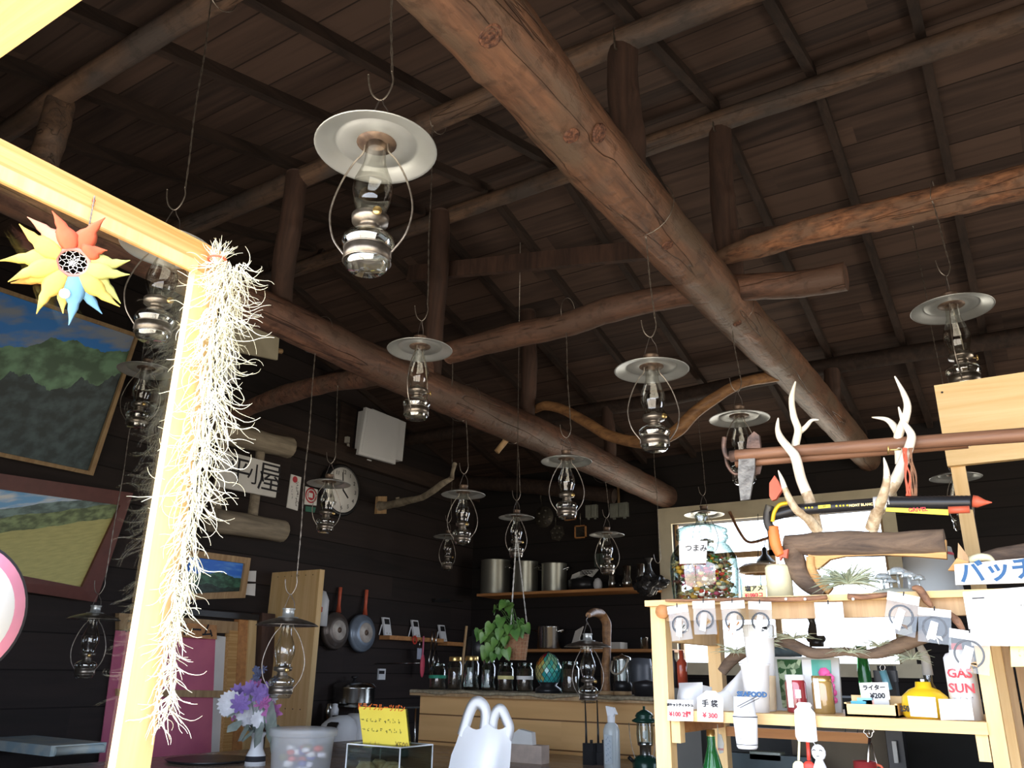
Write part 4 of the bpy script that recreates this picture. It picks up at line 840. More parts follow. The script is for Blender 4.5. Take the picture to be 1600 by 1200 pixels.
# curved driftwood lamp stand
t = thing('driftwood_stand', 'curved driftwood lamp stand like a walking cane', 'lamp stand', A(945, 1082, y=CY+.05))
yy = CY+.05; ps = [A(947, 1081, y=yy), A(946, 1050, y=yy), A(948, 1020, y=yy), A(948, 990, y=yy), A(947, 972, y=yy), A(939, 960, y=yy), A(928, 957, y=yy-.15), A(919, 961, y=yy-.33)]
obj('cane', MB().tube(smoothpath(ps, 6), interp([.026, .025, .024, .026, .026, .028, .024, .014], 43), 12, rough=.14, seed=8), 'branch', t)
obj('base', MB().lathe([(0, 0), (.045, 0), (.045, .02), (0, .02)], Vector((ps[0].x, yy, CB)), 20), 'tan', t)
obj('hook', MB().tube([A(919, 961, y=yy-.33), A(916, 968, y=4.03), A(918, 976, y=4.02)], .0025, 6), 'wire', t)
# small camping lantern with a rope handle
P = A(973, 1078, y=CY+.08); P.z = CB; t = thing('camping_lantern', 'small silver camping lantern with a rope handle on a wooden slice', 'lantern', P); q = px2m(1, P)
obj('wood_slice', MB().lathe([(0, 0), (q*14, 0), (q*14, q*6), (0, q*6)], P, 24), 'tan', t); b = P+Vector((0, 0, q*6))
obj('base', MB().lathe([(0, 0), (q*15, 0), (q*15, q*10), (q*12, q*15), (0, q*15)], b, 24), 'black', t)
obj('globe', MB().lathe([(q*11, q*15), (q*11, q*46)], b, 24), 'jar', t); obj('tube_light', MB().lathe([(0, q*15), (q*5, q*15), (q*5, q*46), (0, q*46)], b, 16), 'white', t)
for sg in (-1, 1): obj('post', MB().tube([b+Vector((sg*q*11, -q*5, q*12)), b+Vector((sg*q*11, -q*5, q*50))], q*1.2, 6), 'steel', t)
obj('top_cap', MB().lathe([(q*14, q*46), (q*14, q*50), (q*5, q*53), (0, q*56)], b, 24), 'steel', t)
obj('rope_handle', MB().tube(smoothpath([b+Vector((-q*14, -q*6, q*44)), b+Vector((-q*12, -q*14, q*30)), b+Vector((-q*2, -q*16, q*25)), b+Vector((q*9, -q*14, q*32)), b+Vector((q*14, -q*6, q*48))], 5), q*1.6, 6), 'grey_wood', t)
P = A(1000, 1075, y=CY+.33); P.z = CB; t = thing('cooking_pot', 'grey lidded camping pot with handle at the counter end', 'pot', P)
obj('body', MB().lathe([(0, 0), (.07, 0), (.075, .05), (.075, .16), (.07, .2), (0, .205)], P, 24), mat('dark_grey_enamel', (.10, .11, .13), .4), t); obj('handle', MB().tube([P+Vector((.07, 0, .15)), P+Vector((.13, 0, .15)), P+Vector((.12, 0, .03))], .009, 6), 'grey_plastic', t)
P = A(1011, 1078, y=CY+.03); P.z = CB; solo('black_pan', MB().lathe([(0, 0), (.07, 0), (.08, .05), (.085, .07), (.03, .08), (0, .085)], P, 24), 'black', 'small black lidded pan in front of the grey pot', 'pan')
P = A(1007, 1008, y=6.95); P.z = zk; solo('drinking_glass', MB().lathe([(0, 0), (.032, 0), (.038, .10)], P, 20), 'jar', 'upturned glass at the end of the lower kitchen shelf', 'glass')
# steel bowl things on lower shelf
P = A(925, 1005, y=6.9); P.z = zk; t = thing('meat_slicer', 'pale kitchen machine with a curved blade behind the driftwood stand', 'machine', P)
obj('blade', MB().prism([P+Vector((-.22, 0, .02)), P+Vector((-.17, 0, .16)), P+Vector((-.09, 0, .2)), P+Vector((-.13, 0, .1)), P+Vector((-.12, 0, .02))], (0, .02, 0)), 'grey_plastic', t); obj('tray', MB().box(P+Vector((-.12, 0, 0)), P+Vector((.28, .15, .06))), 'grey_plastic', t)
# black spatula + wooden stick behind the jars
t = thing('kitchen_tool', 'long wooden stick standing behind the jars', 'stick', A(725, 1080, y=CY+.3)); obj('shaft', MB().tube([A(718, 1083, y=CY+.3), A(729, 978, y=CY+.3)], .009, 8), 'tan', t)
t = thing('kitchen_tool', 'black round ladle standing behind the jars', 'ladle', A(738, 1080, y=CY+.33)); obj('bowl', MB().lathe([(0, 0), (.07, -.004), (.08, -.02)], A(737, 1012, y=CY+.33), 20, (0, -1, 0)), 'black', t); obj('handle', MB().tube([A(739, 984, y=CY+.33), A(737, 1083, y=CY+.33)], .007, 6), 'black', t)
# hanging pothos basket
BY = 4.1; P = A(806, 1031, y=BY); t = thing('hanging_basket', 'wicker basket of trailing heart leaved plant on cords', 'hanging plant', P); q = px2m(1, P)
obj('basket', MB().lathe([(0, 0), (q*15, 0), (q*17, q*8), (q*20, q*38), (q*19, q*38), (q*15, q*4), (0, q*4)], P, 10, smooth=False), 'wicker', t)
mb = MB()
for i in range(20):
    a = 2*PI*i/20; mb.tube([P+Vector((q*15.6*math.cos(a), q*15.6*math.sin(a), 0)), P+Vector((q*20.5*math.cos(a), q*20.5*math.sin(a), q*38))], q*.5, 4)
for i in range(8):
    f = i/7; rr_ = q*(16+4.7*f); mb.tube([P+Vector((rr_*math.cos(2*PI*k/20), rr_*math.sin(2*PI*k/20), q*38*f)) for k in range(20)], q*.45, 4, True)
obj('weave', mb, mat('weave_light', (.45, .28, .16), .7), t)
topP = A(807, 835, y=BY)
for i in range(3):
    a = 2*PI*i/3+.6; mb = MB(); p0 = P+Vector((q*19*math.cos(a), q*19*math.sin(a), q*38))
    for ph in (0, PI): mb.tube([p0.lerp(topP, j/40)+Vector((q*.7*math.cos(j*1.1+ph), q*.7*math.sin(j*1.1+ph), 0)) for j in range(41)], q*.4, 4)
    obj('cord', mb, 'cloth', t)
obj('hanging_wire', MB().tube([topP, Vector((topP.x, BY, rz(BY)-.06))], q*.6, 5), 'wire', t)
leafs = MB(); stems = MB(); rg = random.Random(11)
def heart(c, tip, nrm, s):
    d = (tip-c).normalized(); w_ = d.cross(nrm).normalized(); nn = w_.cross(d)
    pts = [(0, 0), (-.14, .28), (-.08, .46), (.15, .5), (.5, .36), (.8, .16), (1, 0), (.8, -.16), (.5, -.36), (.15, -.5), (-.08, -.46), (-.14, -.28)]
    v = [c+d*a*s+w_*b*s+nn*(abs(b)*.35-.18*a*a)*s for a, b in pts]+[c+d*.5*s-nn*.05*s]
    leafs.add(v, [(i, (i+1) % 12, 12) for i in range(12)], True)
pot = P+Vector((0, 0, q*38))
targets = [(776, 950), (790, 942), (768, 975), (757, 992), (765, 1003), (772, 1022), (782, 985), (800, 960), (812, 968), (795, 978), (775, 1000), (785, 1010), (800, 1003), (791, 1015), (760, 1012), (768, 986), (783, 965), (805, 985), (778, 973), (750, 985), (796, 948), (812, 983), (788, 996), (771, 1012)]
for tx, ty in targets+[(a+rg.uniform(-9, 9), b+rg.uniform(-9, 9)) for a, b in targets]:
    e_ = A(tx, ty, y=BY+rg.uniform(-.16, .1)); st = pot+Vector((rg.uniform(-.03, .03), rg.uniform(-.03, .03), -.01)); mid = (st+e_)/2+Vector((0, -.02, .05))
    stems.tube(smoothpath([st, mid, e_], 5), q*.5, 4); dv = (e_-mid); dv.z -= .05
    heart(e_, e_+dv.normalized()+Vector((rg.uniform(-.5, .3), rg.uniform(-.3, .3), rg.uniform(-.9, -.1))), Vector((.3, -1, .5+rg.uniform(-.4, .4))), q*rg.uniform(13, 20))
obj('leaves', leafs, 'green', t); obj('stems', stems, 'green', t)
# walkie talkies, spray bottle, lantern, napkins
for px, lb in ((921, 'walkie talkie with a long antenna, farther from the spray bottle'), (940, 'walkie talkie half hidden behind the spray bottle')):
    P = A(px, 1195, z=TZ); q = px2m(1, P); t = thing('walkie_talkie', lb, 'radio', P, 'walkie talkies')
    obj('body', MB().box(P+Vector((-q*9, -q*5, 0)), P+Vector((q*9, q*5, q*31))).box(P+Vector((-q*8, -q*7, q*3)), P+Vector((q*8, -q*5, q*18))), 'black', t)
    obj('antenna', MB().tube([P+Vector((-q*5, 0, q*31)), P+Vector((-q*5, 0, q*50)), P+Vector((-q*6, 0, q*94))], [q*2, q*1.6, q*.9], 8), 'black', t); obj('dial', MB().lathe([(0, 0), (q*2.4, 0), (q*2.4, q*5), (0, q*5)], P+Vector((q*4, 0, q*31)), 10), 'black', t)
P = A(957, 1215, z=TZ); q = px2m(1, P); t = thing('spray_bottle', 'clear spray bottle with a white trigger head', 'bottle', P)
obj('bottle', MB().lathe([(0, 0), (q*12, 0), (q*13, q*3), (q*13, q*68), (q*10, q*76), (q*5, q*80), (q*5, q*84)], P, 24), film('misty_plastic', (.62, .70, .72), .7, .2), t)
obj('trigger_head', MB().lathe([(q*6, q*80), (q*6, q*88), (q*4, q*90)], P, 16).prism([P+Vector((a*q, -q*3, b*q)) for a, b in ((-5, 88), (-8, 104), (6, 102), (11, 92), (7, 93), (5, 88))], (0, q*6, 0)), 'white', t)
obj('printed_label', MB().box(P+Vector((-q*6, -q*13.6, q*20)), P+Vector((q*7, -q*12.6, q*62))), film('label_film', (.6, .68, .72), .8), t)
scribble(t, [P+Vector((q*(-3+3.5*(i % 3)), -q*13.9, q*(24+i*2.6))) for i in range(14)], XR, ZU, q*3, 'inkb')
def mantle_lantern(px, py, s, label, full=True):
    P = A(px, py, z=TZ); q = px2m(1, P)*s; t = thing('pressure_lantern', label, 'lantern', P)
    obj('fuel_tank', MB().lathe([(0, 0), (q*19, 0), (q*21, q*6), (q*21, q*18), (q*16, q*27), (q*9, q*30), (0, q*30)], P, 28), 'greenlant', t)
    obj('collar', MB().lathe([(q*9, q*28), (q*9, q*42), (q*12, q*44), (q*12, q*48), (0, q*48)], P, 24), 'steel', t)
    obj('globe', MB().lathe([(q*12, q*46), (q*13.5, q*60), (q*12.5, q*76)], P, 28), 'jar', t)
    obj('burner_tube', MB().tube([P+Vector((q*4, 0, q*46)), P+Vector((q*4, 0, q*74))], q*1.2, 6).lathe([(0, 0), (q*4, q*3), (q*3.5, q*12), (0, q*14)], P+Vector((0, 0, q*52)), 12), 'cloth', t)
    obj('ventilator', MB().lathe([(q*13, q*76), (q*20, q*78), (q*20, q*80), (q*13, q*84), (q*15, q*86), (q*12, q*91), (q*5, q*95), (q*2, q*96), (q*2, q*101), (0, q*101)], P, 28), 'greenlant', t)
    obj('bail', MB().tube([P+Vector((q*22*math.cos(a), -q*3-q*8*math.sin(a/2), q*76-q*64*math.sin(a))) for a in [PI*i/18 for i in range(19)]], q*.6, 6), 'wire', t)
    obj('pump_knob', MB().tube([P+Vector((-q*18, -q*8, q*20)), P+Vector((-q*25, -q*10, q*26))], q*3, 8), 'black', t)
mantle_lantern(1010, 1212, 1.0, 'green pressure lantern beside the shelf post')
P = A(815, 1192, z=TZ); q = px2m(1, P); t = thing('napkin_box', 'pale cardboard box with white napkins', 'box', P)
obj('carton', MB().box(P+Vector((-q*35, 0, 0)), P+Vector((q*36, q*24, q*26))), mat('pale_card', (.62, .50, .42), .8), t)
obj('napkins', MB().prism([P+Vector((a*q, q*6, b*q)) for a, b in ((-25, 26), (-22, 40), (-10, 48), (14, 44), (16, 26))], (0, q*12, 0)), 'paper', t)
# appliances left of the counter, in the kitchen
KT = A(560, 1186, y=4.75).z
solo('kitchen_table', MB().box((-4.98, 4.55, KT-.05), (c0x-.08, 5.6, KT)).box((-4.9, 4.6, 0), (-4.84, 5.5, KT-.05)).box((c0x-.2, 4.6, 0), (c0x-.14, 5.5, KT-.05)), 'orange_wood', 'wooden kitchen table under the rice cooker', 'table')
P = A(525, 1178, y=4.76); P.z = KT; q = px2m(1, P); t = thing('rice_cooker', 'white domed rice cooker with a dark control panel', 'rice cooker', P)
mb = MB(); prof = [(0, 0), (24, 0), (27, 6), (28, 38), (24, 50), (14, 58), (0, 60)]; mb.lathe([(a*q, b*q) for a, b in prof], P, 32)
for i, v in enumerate(mb.v):
    d_ = v-P; mb.v[i] = P+Vector((d_.x*.95, d_.y*1.2, d_.z*(1+.1*d_.x/(28*q))))
obj('body', mb, 'white', t); obj('control_panel', MB().prism([P+Vector((a*q, -b*q, c*q)) for a, b, c in ((4, 26, 50), (24, 24, 50), (25, 34, 38), (8, 36, 38))], Vector((0, -.3, .6)).normalized()*q*2), 'black', t)
obj('vent', MB().lathe([(0, 0), (q*5, 0), (q*5, q*2), (0, q*2)], P+Vector((-q*4, -q*4, q*58)), 12), 'black', t)
P = A(562, 1170, y=5.04); P.z = KT; q = px2m(1, P)*.85; t = thing('water_dispenser', 'tall white electric kettle pot with a black spout', 'kettle', P)
obj('body', MB().lathe([(0, 0), (q*30, 0), (q*32, q*8), (q*30, q*62), (q*25, q*68), (0, q*68)], P, 28), 'white', t); obj('spout_panel', MB().ball(P+Vector((-q*12, -q*27, q*52)), q*12, 12, (1, .35, .55)), 'black', t)
YSH = 5.2; zs = A(560, 1103, y=YSH).z
solo('steel_shelf', MB().box((A(508, 1103, y=YSH).x, YSH, zs-.012), (A(615, 1103, y=YSH).x, YSH+.35, zs)).tube([Vector((A(514, 1103, y=YSH).x, YSH+.3, KT)), Vector((A(514, 1103, y=YSH).x, YSH+.3, zs))], .01, 6).tube([Vector((A(612, 1103, y=YSH).x, YSH+.3, KT)), Vector((A(612, 1103, y=YSH).x, YSH+.3, zs))], .01, 6), 'steel', 'thin metal shelf holding the covered steamer pot', 'shelf')
P = A(551, 1100, y=YSH+.15); P.z = zs; q = px2m(1, P); t = thing('steamer_pot', 'shiny lidded steel pot with a black knob', 'pot', P)
obj('body', MB().lathe([(0, 0), (q*33, 0), (q*34, q*4), (q*34, q*24), (q*35, q*26), (0, q*26)], P, 32), 'steel', t); obj('lid', MB().lathe([(q*35, q*26), (q*30, q*31), (q*12, q*35), (0, q*35)], P, 32), 'steel', t); obj('knob', MB().lathe([(q*2, q*34), (q*2, q*38), (q*5, q*39), (q*5, q*42), (0, q*42)], P, 16), 'black', t)
P = A(533, 1098, y=YSH+.3); P.z = zs+.0; solo('pot_lid', MB().lathe([(0, .02), (.14, .01), (.155, 0), (.155, .008), (.14, .018)], A(532, 1080, y=YSH+.32), 32, (.2, -1, .1)), 'steel', 'steel lid standing upright behind the steamer pot', 'lid')
for px, lb in ((512, 'small glass shaker with steel top, left of the pair'), (522, 'small glass shaker with a white top, right of the pair')):
    P = A(px, 1120, y=YSH-.1); P.z = A(515, 1125, y=5.1).z; solo('spice_shaker', MB().lathe([(0, 0), (.03, 0), (.032, .08), (.022, .1), (.022, .12), (0, .125)], P, 16), 'steel' if px < 520 else 'white', lb, 'shaker')
zsp = A(515, 1125, y=5.1).z; solo('spice_rack', MB().box((A(505, 1125, y=5.0).x, 5.0, zsp-.015), (A(532, 1125, y=5.0).x, 5.2, zsp)).box((A(505, 1125, y=5.0).x, 5.17, KT), (A(532, 1125, y=5.0).x, 5.2, zsp)), 'black', 'small black stand under the spice shakers', 'rack')
# ================================================================ things on the service counter
rg = random.Random(21)
P = A(398, 1196, z=TZ); q = px2m(1, P); t = thing('flower_vase', 'white vase of artificial white and purple flowers', 'vase', P)
obj('vase', MB().lathe([(0, 0), (q*16, 0), (q*15, q*14), (q*10, q*24), (q*9, q*40), (q*14, q*48), (q*13, q*48), (q*8, q*38), (0, q*20)], P, 24), 'white', t)
obj('pattern_band', MB().lathe([(q*15.6, q*6), (q*15.3, q*14)], P, 24), 'ink', t)
petm = {'white': mat('white_petal', (.85, .86, .9), .7), 'purple': mat('purple_petal', (.28, .18, .50), .7), 'pink': mat('magenta_petal', (.58, .20, .50), .7), 'blue': mat('dull_blue_petal', (.10, .12, .22), .7)}; leaf = MB(); yl = P.y
def bloom(c, rad, kind, n, cup=.35, rows=2):
    rad *= 1.45; pb = MB()
    nn = (Vector((0, 0, H))-c).normalized(); nn = (nn+Vector((rg.uniform(-.5, .5), 0, rg.uniform(-.2, .5)))).normalized(); u = nn.orthogonal().normalized(); w = nn.cross(u)
    for rw in range(rows):
        for i in range(n):
            a = 2*PI*(i+rw*.5)/n; d = (u*math.cos(a)+w*math.sin(a)); sd = nn.cross(d); L = rad*(1-.3*rw); b = c+nn*rad*.12*rw
            pts = [b+d*L*.1, b+d*L*.45+sd*L*.22+nn*L*cup*.3, b+d*L*.8+sd*L*.16+nn*L*cup*.7, b+d*L+nn*L*cup, b+d*L*.8-sd*L*.16+nn*L*cup*.7, b+d*L*.45-sd*L*.22+nn*L*cup*.3]
            pb.add(pts, [(0, 1, 2, 3), (0, 3, 4, 5)], True)
    pb.ball(c+nn*rad*.12, rad*.16, 6); obj({'blue': 'berry_spray'}.get(kind, kind+'_flower'), pb, petm[kind], t)
fl = [(375, 1100, 12, 'purple', 9), (387, 1122, 12, 'white', 16), (408, 1108, 10, 'white', 14), (416, 1078, 9, 'purple', 8), (380, 1108, 9, 'pink', 7), (362, 1098, 15, 'white', 18), (384, 1092, 13, 'white', 16), (395, 1112, 17, 'white', 18), (372, 1080, 9, 'purple', 8), (391, 1078, 10, 'purple', 8), (405, 1085, 11, 'purple', 8), (419, 1090, 12, 'white', 16), (412, 1098, 11, 'pink', 7), (424, 1112, 12, 'pink', 7), (367, 1113, 12, 'pink', 7), (399, 1071, 9, 'pink', 7), (355, 1110, 9, 'white', 14), (404, 1126, 10, 'white', 14)]
for px, py, rr_, kd, n in fl: bloom(A(px, py, y=yl+rg.uniform(-.12, .12)), q*rr_, kd, n, .45, 3)
for i in range(26):
    c = A(403+rg.uniform(-8, 10), 1062-rg.uniform(0, 18), y=yl+rg.uniform(-.05, .05)) if i < 16 else A(428+rg.uniform(-5, 6), 1066+rg.uniform(-8, 14), y=yl)
    bloom(c, q*4, 'blue', 5, .2, 1)
for px, py, dx, dy in ((378, 1125, -24, 20), (400, 1135, 8, 24), (415, 1128, 18, 14), (425, 1140, 10, 26), (385, 1132, -8, 26), (372, 1110, -18, 12), (410, 1118, 22, 4), (395, 1140, -16, 20)):
    a = A(px, py, y=yl-.05); b = A(px+dx, py+dy, y=yl-.12); d = b-a; s = d.cross(Vector((0, -1, 0))).normalized()*d.length*.38
    leaf.add([a, a+d*.3+s*.8, a+d*.65+s, b, a+d*.65-s, a+d*.3-s*.8, a+d*.5+Vector((0, -.015, 0))], [(0, 1, 6), (1, 2, 6), (2, 3, 6), (3, 4, 6), (4, 5, 6), (5, 0, 6)], True)
stm = MB()
for px, py, rr_, kd, n in fl: stm.tube([P+Vector((0, 0, q*40)), A(px, py+4, y=yl)], q*.9, 5)
obj('leaves', leaf, 'greyleaf', t); obj('stems', stm, 'greyleaf', t)
# frosted container with wrapped sweets
P = A(467, 1226, z=TZ); q = px2m(1, P); t = thing('plastic_tub', 'frosted plastic tub with a flat lid full of wrapped sweets', 'container', P)
obj('tub', MB().lathe([(0, 0), (q*40, 0), (q*44, q*4), (q*49, q*74)], P, 32), 'frost', t); obj('lid', MB().lathe([(q*49, q*70), (q*53, q*71), (q*53, q*80), (q*50, q*82), (0, q*82)], P, 32), 'frost', t)
sw = [MB() for _ in range(5)]
for i in range(60):
    a = rg.uniform(0, 2*PI); d_ = rg.uniform(0, 36)**1; c = P+Vector((q*d_*math.cos(a), q*d_*math.sin(a), q*rg.uniform(6, 56))); sw[i % 5].ball(c, q*rg.uniform(7, 10), 7, (1, 1, .6))
for i, c in enumerate(((.85, .85, .9), (.16, .16, .45), (.75, .12, .08), (.9, .88, .85), (.35, .30, .12))): obj('wrapped_sweets', sw[i], mat('sweet_%d' % i, c, .3), t)['kind'] = 'stuff'
# bread box with the yellow price sign
P = A(606, 1226, z=TZ); q = px2m(1, P); t = thing('bread_box', 'clear acrylic bread box on the counter under the yellow sign', 'box', P); w_, d_, h_ = q*54, q*40, q*58
mb = MB()
for a, b in (((-w_, -d_, 0), (-w_+.002, d_, h_)), ((w_-.002, -d_, 0), (w_, d_, h_)), ((-w_, -d_, 0), (w_, -d_+.002, h_)), ((-w_, d_-.002, 0), (w_, d_, h_)), ((-w_, -d_, h_-.002), (w_, d_, h_))): mb.box(P+Vector(a), P+Vector(b))
obj('walls', mb, 'jar', t); mb = MB()
for sx_ in (-1, 1):
    for sy_ in (-1, 1): mb.tube([P+Vector((sx_*w_, sy_*d_, 0)), P+Vector((sx_*w_, sy_*d_, h_))], .003, 6)
for sy_ in (-1, 1): mb.tube([P+Vector((-w_, sy_*d_, h_)), P+Vector((w_, sy_*d_, h_))], .003, 6); mb.tube([P+Vector((sy_*w_, -d_, h_)), P+Vector((sy_*w_, d_, h_))], .003, 6)
obj('edges', mb, 'white', t)
bmt = mat('baked_bread', (.62, .36, .15), .6, 0, (.80, .62, .36), 40, .5)
for i, (a, b) in enumerate(((-.36, -.4), (.06, .12), (.36, -.45), (-.36, .42))):
    c = P+Vector((w_*a*1.6, d_*b, .0)); ln = [c+Vector((-.055+k*.022, .01*math.sin(k), .040+.012*math.sin(k*1.2))) for k in range(6)]
    solo('bread_roll', MB().tube(ln, interp([.015, .034, .038, .038, .032, .014], 6), 12, rough=.15, seed=i), bmt, ('bread roll at the left of the clear box', 'bread roll in the middle of the clear box', 'bread roll at the right of the clear box', 'bread roll at the back of the clear box')[i], 'bread', group='bread rolls in the clear box')
sg = [A(560, 1104, y=P.y-.02), A(633, 1108, y=P.y-.02), A(639, 1166, y=P.y-.02), A(568, 1168, y=P.y-.02)]
t = thing('price_sign', 'yellow handwritten price sign standing on the bread box', 'sign', (sg[2]+sg[3])/2); obj('card', MB().prism(sg, (0, .004, 0)), 'yellow', t); obj('holder', MB().prism([v+Vector((0, .006, 0))+(v-(sg[0]+sg[2])/2)*.05 for v in sg], (0, .003, 0)), 'jar', t)
cn = (sg[0]+sg[1]+sg[2]+sg[3])/4+Vector((0, -.002, 0)); rr = (sg[1]-sg[0]).normalized(); uu = (sg[0]-sg[3]).normalized(); K = (sg[1]-sg[0]).length
text('ドライフルーツパン', K*.115, 'inko', t, cn+uu*K*.30, rr, uu, bold=.0005); text('¥500', K*.13, 'brass', t, cn+rr*K*.33-uu*K*.26, rr, uu)
for ln_, n in ((.1, 9), (-.05, 9), (-.26, 4)): scribble(t, [cn+rr*K*(-.42+.095*i)+uu*K*ln_ for i in range(n)], rr, uu, K*.06, 'ink' if n > 4 else 'brass', seed=n)
# white carrier bag
BY2 = 2.75; P = A(752, 1230, z=TZ); 
outer = [(698, 1235), (702, 1190), (712, 1160), (728, 1122), (736, 1098), (744, 1094), (754, 1095), (760, 1106), (763, 1120), (764, 1128), (770, 1112), (776, 1106), (786, 1105), (793, 1118), (801, 1136), (801, 1158), (798, 1185), (796, 1235)]
hole1 = [(746, 1100), (738, 1108), (733, 1128), (743, 1130), (752, 1112), (754, 1107)]
t = thing('carrier_bag', 'white plastic carrier bag with two handles standing open', 'bag', P)
def sheet(off, seed):
    """bag skin as a strip grid: rows of left/right limits"""
    mb = MB(); rows = [(1130, 727, 797), (1145, 718, 799), (1160, 713, 799), (1180, 705, 798), (1205, 700, 796), (1240, 697, 795)]; n = 12; vs = []
    for j, (yy_, l, r_) in enumerate(rows):
        for i in range(n+1):
            f = i/n; px = l+(r_-l)*f; bul = .09*math.sin(PI*f)*(.35+.65*j/5); yy2 = yy_+ (10*abs(math.sin(2*PI*f)) if j == 0 else 0)
            vs.append(A(px, yy2, y=BY2+off*bul+.012*noise.noise(Vector((i*.8, j*.9, seed)))))
    mb.add(vs, [(j*(n+1)+i, (j+1)*(n+1)+i, (j+1)*(n+1)+i+1, j*(n+1)+i+1) for j in range(5) for i in range(n)], True); return mb
fr = sheet(-1, 1); bk = sheet(1, 5); obj('front_skin', fr, 'plasticbag', t); obj('back_skin', bk, 'plasticbag', t)
def strap(pts, w, name='handle'):
    P_ = smoothpath([A(a, b, y=BY2) for a, b in pts], 5); mb = MB(); vs = []
    for i, p in enumerate(P_):
        tg = (P_[min(i+1, len(P_)-1)]-P_[max(i-1, 0)]).normalized(); s = tg.cross(Vector((0, 1, 0))).normalized()
        for a, b in ((-1, 0), (0, -.012), (1, 0), (0, .012)): vs.append(p+s*w/2*a+Vector((0, b, 0)))
    n = len(P_); mb.add(vs, [(i*4+k, i*4+(k+1) % 4, (i+1)*4+(k+1) % 4, (i+1)*4+k) for i in range(n-1) for k in range(4)], True); obj(name, mb, 'plasticbag', t)
q = px2m(1, P); strap([(722, 1150), (731, 1120), (739, 1102), (748, 1098), (757, 1106), (759, 1122), (756, 1146)], q*19); strap([(769, 1145), (771, 1124), (777, 1111), (784, 1110), (791, 1124), (796, 1138), (792, 1155)], q*17)
# left: folded papers on the counter seen through the glass
P0 = A(40, 1178, z=TZ); solo('paper_stack', MB().box(P0+Vector((-.55, 0, 0)), P0+Vector((.22, .3, .05))).tube([P0+Vector((.22, .02, .022)), P0+Vector((.22, .28, .022))], .022, 8), mat('blue_white_paper', (.45, .60, .68), .5, 0, (.70, .75, .70), 12), 'stack of pale blue folded papers seen through the window glass', 'papers')
solo('serving_tray', MB().lathe([(0, 0), (.18, 0), (.2, .012), (.19, .012), (0, .006)], A(325, 1190, z=TZ)+Vector((0, 0, .001)), 28), 'black', 'thin dark tray on the counter before the pink door', 'tray')
# round sticker on the window pane
c = A(-72, 955, x=-.8988); t = thing('window_sticker', 'round white sticker with a pink ring on the window glass', 'sticker', c)
obj('border', MB().lathe([(0, 0), (.070, 0), (.070, .0004), (0, .0004)], c, 48, (1, 0, 0)), 'ink', t); obj('ring', MB().lathe([(0, .0005), (.067, .0005), (.067, .001), (0, .001)], c, 48, (1, 0, 0)), mat('pink_print', (.80, .30, .42), .5), t); obj('face', MB().lathe([(0, .0011), (.056, .0011), (.056, .0016), (0, .0016)], c, 48, (1, 0, 0)), 'paper', t)
# sun shaped dream catcher
cx = Vector((-.872, .445, 0)); q0 = ray(114, 410); tt = (-.872)/q0.x; C = Vector((q0.x*tt, q0.y*tt, q0.z*tt+H)); nv = (Vector((0, 0, H))-C).normalized(); nv = (nv+Vector((0, 0, .0))).normalized(); rx = nv.cross(ZU).normalized()*-1; ux = rx.cross(nv)*1
if rx.dot(RT) < 0: rx = -rx
ux = nv.cross(rx)
if ux.z < 0: ux = -ux
q = px2m(1, C)
t = thing('dream_catcher', 'sun shaped felt dream catcher with a beaded web', 'dream catcher', C)
ring = [C+rx*q*23*math.cos(2*PI*i/32)+ux*q*21*math.sin(2*PI*i/32) for i in range(32)]
obj('hoop', MB().tube(ring, q*3.5, 8, True), mat('pink_felt', (.55, .24, .20), .8), t)
wb = MB()
for k in range(4):
    r1, n = (22, 15, 9, 5)[k], 9
    for i in range(n):
        a0 = 2*PI*(i+.5*(k % 2))/n; a1 = 2*PI*(i+1+.5*(k % 2))/n; am = (a0+a1)/2; r2 = (16, 10, 5, 2)[k]
        wb.tube([C+rx*q*r1*math.cos(a0)+ux*q*r1*.9*math.sin(a0), C+rx*q*r2*math.cos(am)+ux*q*r2*.9*math.sin(am), C+rx*q*r1*math.cos(a1)+ux*q*r1*.9*math.sin(a1)], q*.6, 4)
obj('web', wb, 'cloth', t); mb = MB()
for i in range(8): mb.ball(C+rx*q*rg.uniform(-15, 12)+ux*q*rg.uniform(-10, 12), q*1.5, 6)
obj('beads', mb, 'white', t)
pc = {'y': (.62, .44, .10), 'o': (.66, .28, .06), 'r': (.58, .11, .05), 'p': (.62, .26, .17), 'b': (.12, .27, .42), 'g': (.40, .40, .12)}
pm = {k: mat('felt_%s' % n, v, .85, 0, tuple(min(1, c*1.12) for c in v), 30, .3) for (k, v), n in zip(pc.items(), ('yellow', 'orange', 'red', 'salmon', 'blue', 'olive'))}
petals = [(78, 24, 70, 'r'), (112, 22, 66, 'r'), (136, 22, 72, 'p'), (163, 22, 72, 'y'), (186, 22, 80, 'y'), (205, 22, 76, 'y'), (223, 22, 74, 'o'), (242, 22, 78, 'y'), (262, 22, 66, 'y'), (285, 22, 80, 'b'), (300, 22, 72, 'b'), (318, 22, 76, 'y'), (337, 22, 74, 'g'), (352, 22, 66, 'g'), (8, 22, 66, 'g'), (50, 22, 42, 'r')]
